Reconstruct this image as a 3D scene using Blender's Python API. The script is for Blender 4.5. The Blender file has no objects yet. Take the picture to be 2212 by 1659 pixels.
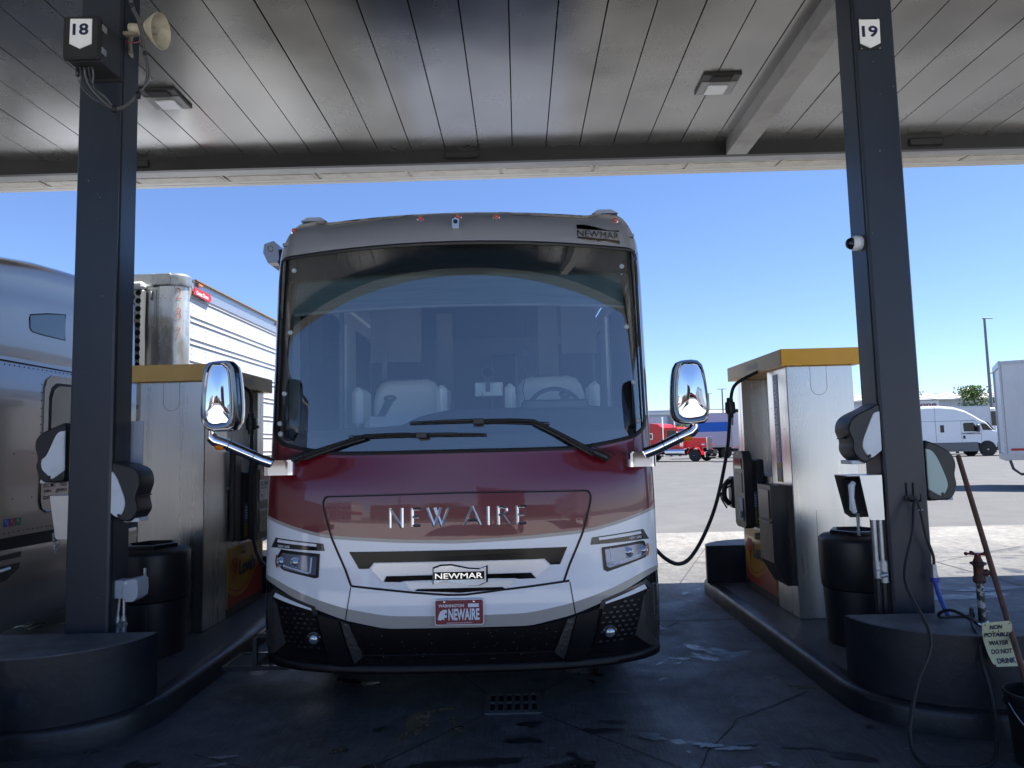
"""Fuel island scene, built object by object."""
import bpy, bmesh, math, random
from mathutils import Vector, Matrix
R=math.radians
S=bpy.context.scene
# ---------------- camera
cam=bpy.data.cameras.new('camera'); co=bpy.data.objects.new('camera',cam); S.collection.objects.link(co)
cam.sensor_fit='HORIZONTAL'; cam.sensor_width=36.0; cam.lens=1534.0/2212.0*36.0
cam.clip_start=.05; cam.clip_end=2000
_p,_r,_y=R(4.9),R(1.4),R(-0.5)
fw=Vector((math.sin(_y)*math.cos(_p),math.cos(_y)*math.cos(_p),math.sin(_p)))
r0=Vector((math.cos(_y),-math.sin(_y),0)); u0=r0.cross(fw)
rt=math.cos(_r)*r0-math.sin(_r)*u0; up=math.cos(_r)*u0+math.sin(_r)*r0
co.matrix_world=Matrix(((rt.x,up.x,-fw.x,0),(rt.y,up.y,-fw.y,0),(rt.z,up.z,-fw.z,1.72),(0,0,0,1)))
S.camera=co
# ---------------- sky and sun
W_=bpy.data.worlds.new('World'); S.world=W_; W_.use_nodes=True
nt=W_.node_tree; bg=nt.nodes['Background']
sky=nt.nodes.new('ShaderNodeTexSky'); sky.sky_type='NISHITA'; sky.sun_disc=False
sdir=Vector((0.50,0.035,1.0)).normalized()
sky.sun_elevation=math.asin(sdir.z); sky.sun_rotation=math.atan2(sdir.x,sdir.y)
sky.altitude=1200; sky.air_density=1.0; sky.dust_density=0.3; sky.ozone_density=1.5
tn=nt.nodes.new('ShaderNodeMix'); tn.data_type='RGBA'; tn.blend_type='MULTIPLY'; tn.inputs[0].default_value=1; tn.inputs[7].default_value=(.69,.785,.99,1)
nt.links.new(sky.outputs[0],tn.inputs[6]); nt.links.new(tn.outputs[2],bg.inputs[0]); bg.inputs[1].default_value=0.068
sl=bpy.data.lights.new('sun','SUN'); sl.energy=3.3; sl.angle=R(.55); sl.color=(1,.965,.9)
so=bpy.data.objects.new('sun',sl); S.collection.objects.link(so)
so.rotation_euler=sdir.to_track_quat('Z','Y').to_euler()
S.view_settings.view_transform='Standard'; S.view_settings.look='None'; S.view_settings.exposure=1.68; S.view_settings.gamma=1
S.cycles.max_bounces=8; S.cycles.glossy_bounces=5; S.cycles.transparent_max_bounces=12
S.cycles.use_denoising=True

# ---------------- mesh builder
def tri(a): return list(a)
class M:
    def __init__(s): s.v=[];s.f=[];s.sm=[];s.mi=[]
    def add(s,vs,fs,smooth=False,m=0):
        b=len(s.v); s.v+= [tuple(p) for p in vs]
        for f in fs: s.f.append([i+b for i in f]); s.sm.append(smooth); s.mi.append(m)
        return s
    def box(s,x0,x1,y0,y1,z0,z1,b=0.,m=0):
        if x0>x1:x0,x1=x1,x0
        if y0>y1:y0,y1=y1,y0
        if z0>z1:z0,z1=z1,z0
        if b<=0:
            vs=[(x,y,z) for x in(x0,x1) for y in(y0,y1) for z in(z0,z1)]
            return s.add(vs,[(0,1,3,2),(4,6,7,5),(0,4,5,1),(2,3,7,6),(0,2,6,4),(1,5,7,3)],m=m)
        vs=[];ix={}
        X=(x0,x1);Y=(y0,y1);Z=(z0,z1)
        for i in(0,1):
            for j in(0,1):
                for k in(0,1):
                    dx=b*(1-2*i);dy=b*(1-2*j);dz=b*(1-2*k)
                    ix[i,j,k,0]=len(vs);vs.append((X[i],Y[j]+dy,Z[k]+dz))
                    ix[i,j,k,1]=len(vs);vs.append((X[i]+dx,Y[j],Z[k]+dz))
                    ix[i,j,k,2]=len(vs);vs.append((X[i]+dx,Y[j]+dy,Z[k]))
        fs=[]
        for i in(0,1): fs.append([ix[i,0,0,0],ix[i,1,0,0],ix[i,1,1,0],ix[i,0,1,0]]); fs.append([ix[0,i,0,1],ix[1,i,0,1],ix[1,i,1,1],ix[0,i,1,1]]); fs.append([ix[0,0,i,2],ix[1,0,i,2],ix[1,1,i,2],ix[0,1,i,2]])
        for i in(0,1):
            for j in(0,1):
                fs.append([ix[i,j,0,0],ix[i,j,0,1],ix[i,j,1,1],ix[i,j,1,0]])
                fs.append([ix[i,0,j,0],ix[i,0,j,2],ix[i,1,j,2],ix[i,1,j,0]])
                fs.append([ix[0,i,j,1],ix[0,i,j,2],ix[1,i,j,2],ix[1,i,j,1]])
                for k in(0,1): fs.append([ix[i,j,k,0],ix[i,j,k,1],ix[i,j,k,2]])
        return s.add(vs,fs,m=m)
    def prism(s,poly,ax,a0,a1,m=0,sm=False):
        def P(u,v,a):
            return {'x':(a,u,v),'y':(u,a,v),'z':(u,v,a)}[ax]
        n=len(poly); vs=[P(u,v,a0) for u,v in poly]+[P(u,v,a1) for u,v in poly]
        s.add(vs,[tuple(range(n)),tuple(range(2*n-1,n-1,-1))],m=m)
        s.add(vs,[(i,(i+1)%n,(i+1)%n+n,i+n) for i in range(n)],smooth=sm,m=m)
        return s
    def tube(s,pts,r,n=8,closed=False,m=0,caps=True,sm=True):
        pts=[Vector(p) for p in pts]; N=len(pts)
        rr=r if isinstance(r,(list,tuple)) else [r]*N
        T=[]
        for i in range(N):
            a=pts[(i-1)%N] if (closed or i>0) else pts[i]; b=pts[(i+1)%N] if (closed or i<N-1) else pts[i]
            d=(b-a); T.append(d.normalized() if d.length>1e-9 else Vector((0,0,1)))
        up=Vector((0,0,1)) if abs(T[0].z)<.9 else Vector((1,0,0))
        nn=(up-T[0]*up.dot(T[0])).normalized(); vs=[]
        for i in range(N):
            nn=(nn-T[i]*nn.dot(T[i])); 
            if nn.length<1e-6: nn=T[i].orthogonal()
            nn.normalize(); bb=T[i].cross(nn)
            for k in range(n):
                a=2*math.pi*k/n; vs.append(pts[i]+(nn*math.cos(a)+bb*math.sin(a))*rr[i])
        fs=[]
        for i in range(N if closed else N-1):
            j=(i+1)%N
            for k in range(n): fs.append((i*n+k,i*n+(k+1)%n,j*n+(k+1)%n,j*n+k))
        s.add(vs,fs,smooth=sm,m=m)
        if caps and not closed: s.add(vs[:n],[tuple(range(n-1,-1,-1))],m=m); s.add(vs[-n:],[tuple(range(n))],m=m)
        return s
    def lathe(s,prof,c,ax='z',n=32,m=0,sm=True,close=True,a0=0,a1=2*math.pi):
        full=abs(a1-a0-2*math.pi)<1e-6; K=n if full else n+1; vs=[]
        for r,h in prof:
            for k in range(K):
                a=a0+(a1-a0)*k/n; x,y=r*math.cos(a),r*math.sin(a)
                vs.append({'z':(c[0]+x,c[1]+y,c[2]+h),'y':(c[0]+x,c[1]+h,c[2]+y),'x':(c[0]+h,c[1]+x,c[2]+y)}[ax])
        fs=[]
        for i in range(len(prof)-1):
            for k in range(n):
                k2=(k+1)%K; fs.append((i*K+k,i*K+k2,(i+1)*K+k2,(i+1)*K+k))
        s.add(vs,fs,smooth=sm,m=m)
        if close and full:
            if prof[0][0]>1e-4: s.add(vs[:K],[tuple(range(K-1,-1,-1))],m=m)
            if prof[-1][0]>1e-4: s.add(vs[-K:],[tuple(range(K))],m=m)
        return s
    def grid(s,fn,us,vs_,sm=True,m=0,flip=False):
        nu,nv=len(us),len(vs_); P=[fn(u,v) for u in us for v in vs_]
        fs=[]
        for i in range(nu-1):
            for j in range(nv-1):
                q=(i*nv+j,(i+1)*nv+j,(i+1)*nv+j+1,i*nv+j+1); fs.append(q[::-1] if flip else q)
        return s.add(P,fs,smooth=sm,m=m)
    def xf(s,mat,start=0):
        for i in range(start,len(s.v)): s.v[i]=tuple(mat@Vector(s.v[i]))
        return s
_fc={}
def font_mesh(t,off=0.0):
    k=(t,off)
    if k in _fc: return _fc[k]
    c=bpy.data.curves.new('txt','FONT'); c.body=t; c.offset=off; c.resolution_u=3; c.size=1
    o=bpy.data.objects.new('txt',c); S.collection.objects.link(o)
    dg=bpy.context.evaluated_depsgraph_get(); e=o.evaluated_get(dg); me=e.to_mesh()
    vs=[(v.co.x,v.co.y) for v in me.vertices]; fs=[tuple(p.vertices) for p in me.polygons]
    e.to_mesh_clear(); bpy.data.objects.remove(o); bpy.data.curves.remove(c)
    x0=min(v[0] for v in vs);x1=max(v[0] for v in vs);y0=min(v[1] for v in vs);y1=max(v[1] for v in vs)
    vs=[((x-x0)/(x1-x0),(y-y0)/(y1-y0)) for x,y in vs]
    _fc[k]=(vs,fs,(x1-x0)/(y1-y0)); return _fc[k]
def text(mb,t,fn,off=0.0,m=0):
    """fn(u,v) in 0..1 box -> 3d point"""
    vs,fs,_=font_mesh(t,off); mb.add([fn(u,v) for u,v in vs],fs,m=m); return mb
def textp(mb,t,p,rx,up_,w,h,off=0.0,m=0):
    p,rx,up_=Vector(p),Vector(rx).normalized(),Vector(up_).normalized()
    return text(mb,t,lambda u,v:p+rx*(u*w)+up_*(v*h),off,m)
# ---------------- materials
MT={}
def nd(t,ty,**k):
    n=t.nodes.new(ty)
    for a,b in k.items(): setattr(n,a,b)
    return n
def mat(name,col,rough=.5,metal=0.,coat=0.,var=.0,vs=6.,rvar=0.,bump=0.,bs=40.,stretch=None,emit=None,spec=.5,dirt=None,ds=3.,dth=(.45,.7),croug=.03,aniso=0):
    if name in MT: return MT[name]
    m=bpy.data.materials.new(name); m.use_nodes=True; t=m.node_tree; b=t.nodes['Principled BSDF']; MT[name]=m
    b.inputs['Base Color'].default_value=(*col,1); b.inputs['Roughness'].default_value=rough; b.inputs['Metallic'].default_value=metal
    b.inputs['Coat Weight'].default_value=coat; b.inputs['Coat Roughness'].default_value=croug; b.inputs['Specular IOR Level'].default_value=spec
    if emit: b.inputs['Emission Color'].default_value=(*emit[:3],1); b.inputs['Emission Strength'].default_value=emit[3]
    if aniso: b.inputs['Anisotropic'].default_value=aniso
    L=t.links.new
    if var or rvar or bump or dirt:
        g=nd(t,'ShaderNodeNewGeometry'); mp=nd(t,'ShaderNodeMapping'); L(g.outputs['Position'],mp.inputs[0])
        if stretch: mp.inputs['Scale'].default_value=stretch
    base=None
    if var or rvar:
        n=nd(t,'ShaderNodeTexNoise'); n.inputs['Scale'].default_value=vs; n.inputs['Detail'].default_value=6; n.inputs['Roughness'].default_value=.62; L(mp.outputs[0],n.inputs[0])
        if var:
            r=nd(t,'ShaderNodeMapRange'); r.inputs[1].default_value=.22; r.inputs[2].default_value=.78; r.inputs[3].default_value=1-var; r.inputs[4].default_value=1+var*.6
            L(n.outputs[0],r.inputs[0]); mx=nd(t,'ShaderNodeMix',data_type='RGBA',blend_type='MULTIPLY'); mx.inputs[0].default_value=1; mx.inputs[6].default_value=(*col,1)
            L(r.outputs[0],mx.inputs[7]); L(mx.outputs[2],b.inputs['Base Color']); base=mx.outputs[2]
        if rvar:
            r=nd(t,'ShaderNodeMapRange'); r.inputs[1].default_value=.2; r.inputs[2].default_value=.8; r.inputs[3].default_value=max(0,rough-rvar); r.inputs[4].default_value=min(1,rough+rvar)
            L(n.outputs[0],r.inputs[0]); L(r.outputs[0],b.inputs['Roughness'])
    if dirt:
        n=nd(t,'ShaderNodeTexNoise'); n.inputs['Scale'].default_value=ds; n.inputs['Detail'].default_value=8; n.inputs['Roughness'].default_value=.7; L(mp.outputs[0],n.inputs[0])
        r=nd(t,'ShaderNodeMapRange'); r.inputs[1].default_value=dth[0]; r.inputs[2].default_value=dth[1]; L(n.outputs[0],r.inputs[0])
        mx=nd(t,'ShaderNodeMix',data_type='RGBA'); L(r.outputs[0],mx.inputs[0]); mx.inputs[7].default_value=(*dirt,1)
        if base: L(base,mx.inputs[6])
        else: mx.inputs[6].default_value=(*col,1)
        L(mx.outputs[2],b.inputs['Base Color'])
    if bump:
        n=nd(t,'ShaderNodeTexNoise'); n.inputs['Scale'].default_value=bs; n.inputs['Detail'].default_value=5; L(mp.outputs[0],n.inputs[0])
        bb=nd(t,'ShaderNodeBump'); bb.inputs['Strength'].default_value=bump; bb.inputs['Distance'].default_value=.01; L(n.outputs[0],bb.inputs['Height']); L(bb.outputs[0],b.inputs['Normal'])
        if coat: L(bb.outputs[0],b.inputs['Coat Normal'])
    return m
def glass(name,tint,refl,rough=0.,fres=1.0):
    m=bpy.data.materials.new(name); m.use_nodes=True; t=m.node_tree; MT[name]=m
    for n in list(t.nodes):
        if n.type=='BSDF_PRINCIPLED': t.nodes.remove(n)
    out=[n for n in t.nodes if n.type=='OUTPUT_MATERIAL'][0]
    tr=nd(t,'ShaderNodeBsdfTransparent'); tr.inputs[0].default_value=(*tint,1)
    gl=nd(t,'ShaderNodeBsdfGlossy'); gl.inputs['Roughness'].default_value=rough; gl.inputs[0].default_value=(1,1,1,1)
    f=nd(t,'ShaderNodeFresnel'); f.inputs[0].default_value=1.5
    a=nd(t,'ShaderNodeMath',operation='ADD'); a.inputs[1].default_value=refl; a.use_clamp=True
    t.links.new(f.outputs[0],a.inputs[0]); mx=nd(t,'ShaderNodeMixShader'); t.links.new(a.outputs[0],mx.inputs[0])
    t.links.new(tr.outputs[0],mx.inputs[1]); t.links.new(gl.outputs[0],mx.inputs[2]); t.links.new(mx.outputs[0],out.inputs[0])
    return m
# ---------------- objects
def tag(o,label=None,cat=None,group=None,kind=None):
    if label: o['label']=label
    if cat: o['category']=cat
    if group: o['group']=group
    if kind: o['kind']=kind
    return o
ORG={}
def thing(name,loc,label,cat,group=None,rot=0.):
    o=bpy.data.objects.new(name,None); S.collection.objects.link(o); o.location=loc; o.rotation_euler=(0,0,rot); o.empty_display_size=.1
    tag(o,label,cat,group); ORG[o.name]=Vector((0,0,0)) if rot or loc==(0,0,0) else Vector(loc); return o
def obj(name,mb,ms,parent=None,local=False,fix=True):
    if not isinstance(ms,(list,tuple)): ms=[ms]
    me=bpy.data.meshes.new(name)
    off=Vector((0,0,0))
    if parent is not None and not local: off=ORG[parent.name]
    me.from_pydata([(p[0]-off.x,p[1]-off.y,p[2]-off.z) for p in mb.v],[],mb.f)
    for p,sm,mi in zip(me.polygons,mb.sm,mb.mi): p.use_smooth=sm; p.material_index=mi
    for m in ms: me.materials.append(m)
    if fix:
        bm=bmesh.new(); bm.from_mesh(me); bmesh.ops.remove_doubles(bm,verts=bm.verts,dist=1e-5); bmesh.ops.recalc_face_normals(bm,faces=bm.faces)
        for e in bm.edges:
            if len(e.link_faces)==2 and e.calc_face_angle(0)>R(38): e.smooth=False
        bm.to_mesh(me); bm.free()
    me.validate(); me.update()
    o=bpy.data.objects.new(name,me); S.collection.objects.link(o)
    if parent is not None: o.parent=parent; ORG[o.name]=off if not local else Vector((0,0,0))
    else: ORG[o.name]=Vector((0,0,0))
    return o
def copytree(r,loc=None,rot=None,label=None):
    c=r.copy(); S.collection.objects.link(c)
    if loc is not None: c.location=loc
    if rot is not None: c.rotation_euler=(0,0,rot)
    if label: c['label']=label
    for ch in [o for o in S.collection.objects if o.parent==r]:
        d=copytree(ch); d.parent=c
    return c
RX=-0.405; RW=1.30
PY=[(0.2,4.60),(.33,4.51),(.45,4.45),(.75,4.42),(1.0,4.442),(1.35,4.455),(1.70,4.494),(2.0,4.526),(3.0,4.631),(3.15,4.655),(3.27,4.71),(3.36,4.81),(3.42,4.95),(3.45,5.2)]
def lerp_tab(T,z):
    if z<=T[0][0]: return T[0][1]
    if z>=T[-1][0]: return T[-1][1]
    n=len(T)
    for i in range(n-1):
        if z<=T[i+1][0]:
            # catmull-ish monotone hermite
            x0,y0=T[i];x1,y1=T[i+1];h=x1-x0
            def sl(k):
                if k<=0: return (T[1][1]-T[0][1])/(T[1][0]-T[0][0])
                if k>=n-1: return (T[-1][1]-T[-2][1])/(T[-1][0]-T[-2][0])
                a=(T[k][1]-T[k-1][1])/(T[k][0]-T[k-1][0]);b=(T[k+1][1]-T[k][1])/(T[k+1][0]-T[k][0])
                return 0.5*(a+b) if a*b>0 else 0.
            t=(z-x0)/h;m0=sl(i)*h;m1=sl(i+1)*h
            return (2*t**3-3*t*t+1)*y0+(t**3-2*t*t+t)*m0+(-2*t**3+3*t*t)*y1+(t**3-t*t)*m1
def ztop(x):
    a=min(abs(x)/RW,1.0)
    c=0.17/RW
    d=max(0.,(a-(1-c))/c)
    return 3.405-0.01*a*a+0.03*max(0.,min(1.,(a-.72)/.05))-0.30*(1-math.sqrt(max(0.,1-d**2.4)))
def bul(x,z=1.0):
    t=min(abs(x)/RW,1.0)
    low=0.38*(1-math.sqrt(max(0.,1-t**3.0)))
    k=max(0.,(t-.88)/.12)
    high=0.265*t*t+.15*(1-math.sqrt(max(0.,1-k*k)))
    f=max(0.,min(1.,(z-1.46)/.26)); f=f*f*(3-2*f)
    return low*(1-f)+high*f
def Fs(x,z):
    """front surface: local x (from the coach centre line), z -> world y"""
    zz=z+(3.45-ztop(x))*max(0.,min(1.,(z-2.9)/.5))
    return lerp_tab(PY,zz)+bul(x,z)
G={
'cap_top':[(-1.443,3.432),(-1.419,3.527),(-1.388,3.574),(-1.333,3.602),(-1.166,3.543),(-0.967,3.514),(-0.653,3.501),(0.02,3.474),(0.38,3.481),(0.672,3.487),(1.01,3.498),(1.311,3.586),(1.356,3.537),(1.376,3.465),(1.38,3.354)],
'ws_top':[(-1.201,3.076),(-1.089,3.072),(-0.884,3.067),(-0.674,3.069),(-0.405,3.066),(-0.144,3.066),(0.057,3.063),(0.378,3.062),(0.702,3.055),(0.97,3.052),(1.258,3.076)],
'ws_bot':[(-1.203,1.795),(-1.177,1.769),(-1.095,1.747),(-0.954,1.716),(-0.797,1.691),(-0.518,1.688),(-0.269,1.69),(0.044,1.69),(0.407,1.69),(0.746,1.694),(0.971,1.719),(1.158,1.753),(1.209,1.774),(1.238,1.812)],
'ws_sides':[(-1.219,1.84),(1.261,2.349),(1.243,1.819)],
'seam_top':[(-0.788,1.424),(0.041,1.434),(0.46,1.429),(0.793,1.428),(0.842,1.42),(0.858,1.399)],
'seam_L':[(-0.806,1.422),(-0.823,1.376),(-0.813,1.334),(-0.794,1.242),(-0.771,1.163),(-0.74,1.088),(-0.695,0.977),(-0.65,0.877)],
'seam_R':[(0.853,1.398),(0.856,1.368),(0.836,1.272),(0.806,1.17),(0.779,1.075),(0.738,0.975),(0.693,0.884)],
'seam_bot':[(-0.649,0.877),(-0.46,0.857),(-0.261,0.835),(0.002,0.817),(0.297,0.842),(0.687,0.882)],
'bseam_L':[(-0.654,0.873),(-0.687,0.679)],
'bseam_R':[(0.695,0.88),(0.708,0.805),(0.723,0.675)],
'maroon':[(-1.198,1.281),(-1.077,1.239),(-0.931,1.208),(-0.794,1.184),(-0.428,1.164),(-0.327,1.152),(0.005,1.143),(0.337,1.155),(0.815,1.19),(0.806,1.188),(1.044,1.243),(1.252,1.305)],
'taupe1':[(-1.198,1.264),(-1.077,1.226),(-0.935,1.187),(-0.794,1.167),(-0.428,1.149),(-0.327,1.129),(0.005,1.12),(0.337,1.129),(0.806,1.166),(0.806,1.173),(1.043,1.224),(1.257,1.281)],
'white_bot':[(-1.19,0.923),(-1.068,0.875),(-0.868,0.798),(-0.683,0.744),(-0.397,0.696),(-0.136,0.692),(0.159,0.695),(0.458,0.7),(0.711,0.746),(0.974,0.814),(1.251,0.908)],
'taupe_bot':[(-1.172,0.857),(-0.867,0.751),(-0.693,0.678),(-0.427,0.625),(-0.127,0.62),(0.158,0.624),(0.456,0.62),(0.719,0.674),(0.899,0.72),(1.192,0.861)],
'bump_bot':[(-1.189,0.392),(-1.083,0.359),(-0.591,0.366),(-0.036,0.369),(0.614,0.352),(1.042,0.349),(1.245,0.366),(1.268,0.415)],
'intakeL':[(-1.09,0.795),(-0.894,0.74),(-0.867,0.72),(-0.804,0.467),(-1.053,0.534)],
'intakeR':[(0.925,0.733),(1.152,0.782),(1.186,0.777),(1.122,0.509),(0.834,0.45)],
'wedgeL':[(-1.165,0.817),(-1.09,0.795),(-1.053,0.534),(-1.178,0.432)],
'wedgeR':[(1.234,0.805),(1.176,0.749),(1.122,0.509),(1.233,0.405)],
'frameL':[(-1.15,0.856),(-0.876,0.761),(-0.854,0.716),(-0.89,0.74),(-1.149,0.827)],
'frameR':[(0.894,0.718),(0.911,0.756),(1.192,0.868),(1.235,0.82),(1.22,0.808),(1.182,0.844),(0.926,0.748),(0.913,0.716)],
'insL':[(-1.134,0.853),(-0.894,0.756),(-0.894,0.741),(-1.147,0.827)],
'insR':[(0.926,0.741),(0.926,0.751),(1.177,0.845),(1.193,0.816),(1.119,0.787)],
'fogL':[(-0.874,0.565),(-0.841,0.567)],
'fogR':[(0.937,0.559),(0.97,0.556)],
'bladeL':[(-0.849,0.712),(-0.709,0.674),(-0.636,0.403),(-0.727,0.401),(-0.795,0.467)],
'bladeR':[(0.745,0.673),(0.898,0.714),(0.834,0.45),(0.774,0.394),(0.665,0.398)],
'meshwL':[(-0.709,0.67),(-0.658,0.646),(-0.571,0.454),(-0.636,0.403)],
'headL':[(-1.133,1.096),(-0.856,1.071),(-0.862,0.927),(-0.89,0.926),(-1.124,0.974),(-1.149,1.002),(-1.148,1.057)],
'headR':[(0.902,1.069),(1.18,1.095),(1.206,1.095),(1.217,1.04),(1.207,0.981),(0.927,0.925),(0.908,0.937)],
'htrimL':[(-1.156,1.183),(-0.812,1.138),(-0.798,1.094),(-0.852,1.093),(-1.177,1.123)],
'htrimR':[(0.843,1.142),(1.193,1.181),(1.226,1.119),(1.181,1.121),(0.834,1.096)],
'hwhiteL':[(-1.128,1.169),(-0.855,1.138),(-0.852,1.121),(-1.131,1.153)],
'hwhiteR':[(0.888,1.138),(1.17,1.168),(1.175,1.152),(0.889,1.123)],
'hblackL':[(-1.131,1.152),(-0.852,1.119),(-0.85,1.096),(-1.155,1.123)],
'hblackR':[(0.887,1.121),(1.178,1.15),(1.19,1.116),(0.88,1.098)],
'htextL':[(-1.138,1.13),(-1.063,1.129)],
'htextR':[(1.103,1.129),(1.18,1.135)],
'g_top':[(-0.66,1.086),(0.702,1.084),(0.648,0.981),(0.581,0.984),(0.543,1.02),(-0.499,1.018),(-0.529,0.981),(-0.596,0.98)],
'g_silver':[(-0.498,1.015),(0.541,1.016),(0.575,0.98),(0.493,0.903),(0.464,0.94),(0.191,0.94),(-0.146,0.937),(-0.431,0.936),(-0.45,0.904),(-0.525,0.978)],
'g_slotL':[(-0.427,0.936),(-0.146,0.938),(-0.146,0.908),(-0.314,0.905),(-0.341,0.899),(-0.446,0.902)],
'g_slotR':[(0.189,0.94),(0.467,0.94),(0.489,0.905),(0.384,0.902),(0.358,0.909),(0.189,0.914)],
'g_silver2':[(-0.317,0.899),(0.361,0.9),(0.32,0.847),(0.298,0.857),(-0.238,0.857),(-0.277,0.847)],
'g_bot':[(-0.235,0.857),(0.284,0.858),(0.301,0.845),(0.028,0.828),(-0.254,0.844)],
'badge':[(-0.139,0.978),(-0.096,0.993),(-0.03,0.995),(0.069,0.974),(0.135,0.969),(0.181,0.984),(0.18,0.895),(0.134,0.877),(0.068,0.875),(-0.063,0.907),(-0.096,0.904),(-0.139,0.886)],
'badgeband':[(-0.136,0.959),(0.176,0.96),(0.175,0.914),(-0.136,0.911)],
'plate':[(-0.13,0.798),(0.167,0.641)],
'letters':[(-0.408,1.35),(-0.394,1.231),(-0.323,1.225),(-0.33,1.347),(-0.267,1.345),(-0.21,1.233),(-0.166,1.347),(-0.027,1.347),(0.057,1.234),(0.157,1.234),(0.2,1.347),(0.213,1.234),(0.267,1.348),(0.343,1.232),(0.386,1.346),(0.443,1.236)],
'logo':[(0.843,3.218),(1.171,3.186),(0.841,3.104),(1.171,3.099)],
'clear':[(-1.069,3.296),(-0.217,3.268),(0.03,3.268),(0.278,3.264),(1.106,3.277)],
'cam':[(0.013,3.206),(0.055,3.133)],
'podL':[(-1.17,3.542),(-1.044,3.388),(-0.968,3.308),(-0.901,3.278),(-0.826,3.27),(-0.419,3.261),(-0.258,3.305),(-0.233,3.346)],
'podR':[(0.308,3.336),(0.414,3.256),(0.646,3.249),(0.946,3.263),(1.01,3.287),(1.074,3.353),(1.155,3.521),(1.057,3.522),(1.022,3.499)],
'vL':[(-1.17,3.542),(-1.082,3.544),(-1.032,3.539),(-0.995,3.516),(-1.115,3.518)],
'wipL':[(-1.073,1.644),(-0.996,1.683),(-0.565,1.802),(-0.3,1.805),(-0.189,1.796)],
'wipLb':[(-0.675,1.796),(-0.269,1.785),(0.221,1.789)],
'wipR':[(0.97,1.623),(0.896,1.662),(0.51,1.871),(0.228,1.877),(0.134,1.879)],
'wipRb':[(-0.269,1.874),(0.045,1.878),(0.167,1.869),(0.618,1.848)],
'frit':[(-1.149,1.822),(0.045,1.799),(1.108,1.82)],
'braL':[(-1.354,1.645),(-1.075,1.659),(-1.06,1.561),(-1.344,1.557)],
'braR':[(1.091,1.66),(1.323,1.636),(1.316,1.558),(1.088,1.561)],
'tl2_prof':[(-2.794,1.656),(-2.731,1.663),(-2.631,1.641),(-2.587,1.608),(-2.568,1.558),(-2.57,1.502),(-2.591,1.453),(-2.593,1.404),(-2.578,1.354),(-2.588,1.32),(-2.626,1.271),(-2.665,1.269),(-2.708,1.284),(-2.786,1.352)],
'tl2_white':[(-2.79,1.615),(-2.756,1.612),(-2.726,1.576),(-2.662,1.42),(-2.664,1.357),(-2.705,1.284),(-2.783,1.353)],
'tl1_prof':[(-3.123,1.925),(-3.209,1.913),(-3.288,1.882),(-3.327,1.833),(-3.33,1.782),(-3.312,1.724),(-3.311,1.674),(-3.322,1.645),(-3.293,1.58),(-3.263,1.54),(-3.219,1.542),(-3.122,1.569)],
'tl1_white':[(-3.121,1.891),(-3.161,1.886),(-3.182,1.865),(-3.243,1.715),(-3.276,1.702),(-3.279,1.659),(-3.269,1.623),(-3.232,1.593),(-3.209,1.553),(-3.117,1.623)],
'tr1_prof':[(2.465,1.921),(2.412,1.917),(2.32,1.88),(2.261,1.836),(2.241,1.758),(2.274,1.689),(2.261,1.634),(2.289,1.577),(2.342,1.537),(2.365,1.551),(2.456,1.618)],
'tr1_white':[(2.456,1.887),(2.418,1.879),(2.399,1.844),(2.333,1.699),(2.324,1.643),(2.374,1.558),(2.454,1.623)],
'tr2_prof':[(2.787,1.66),(2.887,1.641),(2.963,1.594),(2.991,1.514),(2.972,1.447),(2.986,1.379),(2.97,1.323),(2.933,1.274),(2.894,1.278),(2.782,1.294)],
'tr2_white':[(2.784,1.623),(2.821,1.617),(2.857,1.574),(2.922,1.392),(2.913,1.347),(2.875,1.29),(2.784,1.35)],
'hoodR':[(2.292,1.452),(2.442,1.456),(2.433,1.158),(2.337,1.16)],
'hoodR_side':[(2.214,1.456),(2.292,1.452),(2.337,1.16),(2.284,1.167),(2.241,1.19)],
'handR':[(2.291,1.41),(2.313,1.409),(2.324,1.228),(2.308,1.209),(2.284,1.224),(2.273,1.341)],
'hoodL':[(-3.22,1.444),(-3.121,1.446),(-3.117,1.151),(-3.164,1.154),(-3.188,1.172)],
'graypanelL':[(-2.765,1.931),(-2.675,1.926),(-2.673,1.64),(-2.761,1.657)],
'outlet_box':[(-2.765,0.867),(-2.693,0.875),(-2.69,0.752),(-2.763,0.753)],
'outlet_cover':[(-2.704,0.868),(-2.616,0.89),(-2.587,0.879),(-2.585,0.756),(-2.612,0.73),(-2.701,0.741)],
'box18':[(-2.989,4.651),(-2.742,4.644),(-2.735,4.361),(-2.976,4.359)],
'sign18':[(-2.934,4.632),(-2.789,4.627),(-2.788,4.455),(-2.867,4.422),(-2.936,4.458)],
'sign19p':[(2.489,4.694),(2.646,4.689),(2.643,4.457),(2.487,4.455)],
'sign19':[(2.492,4.677),(2.637,4.675),(2.634,4.5),(2.562,4.465),(2.491,4.502)],
'cab18':[(-2.95,4.409),(-2.939,4.318),(-2.884,4.191),(-2.786,4.107),(-2.708,4.069),(-2.63,4.081),(-2.546,4.163),(-2.487,4.26),(-2.48,4.358),(-2.504,4.458),(-2.519,4.567),(-2.557,4.705),(-2.602,4.807),(-2.63,4.89)],
'cab18b':[(-3.018,4.376),(-3.025,4.295),(-2.983,4.213),(-2.895,4.156),(-2.807,4.118)],
'signNP':[(2.561,0.663),(2.715,0.672),(2.728,0.651),(2.733,0.601),(2.763,0.528),(2.797,0.433),(2.782,0.42),(2.635,0.418),(2.618,0.437),(2.597,0.514),(2.567,0.604)],
'np0':[(2.644,0.639)],
'np1':[(2.654,0.594)],
'np2':[(2.671,0.545)],
'np3':[(2.687,0.497)],
'np4':[(2.704,0.449)],
'slpR':[(6.042,3.454),(6.473,3.547),(7.008,3.635)],
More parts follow.
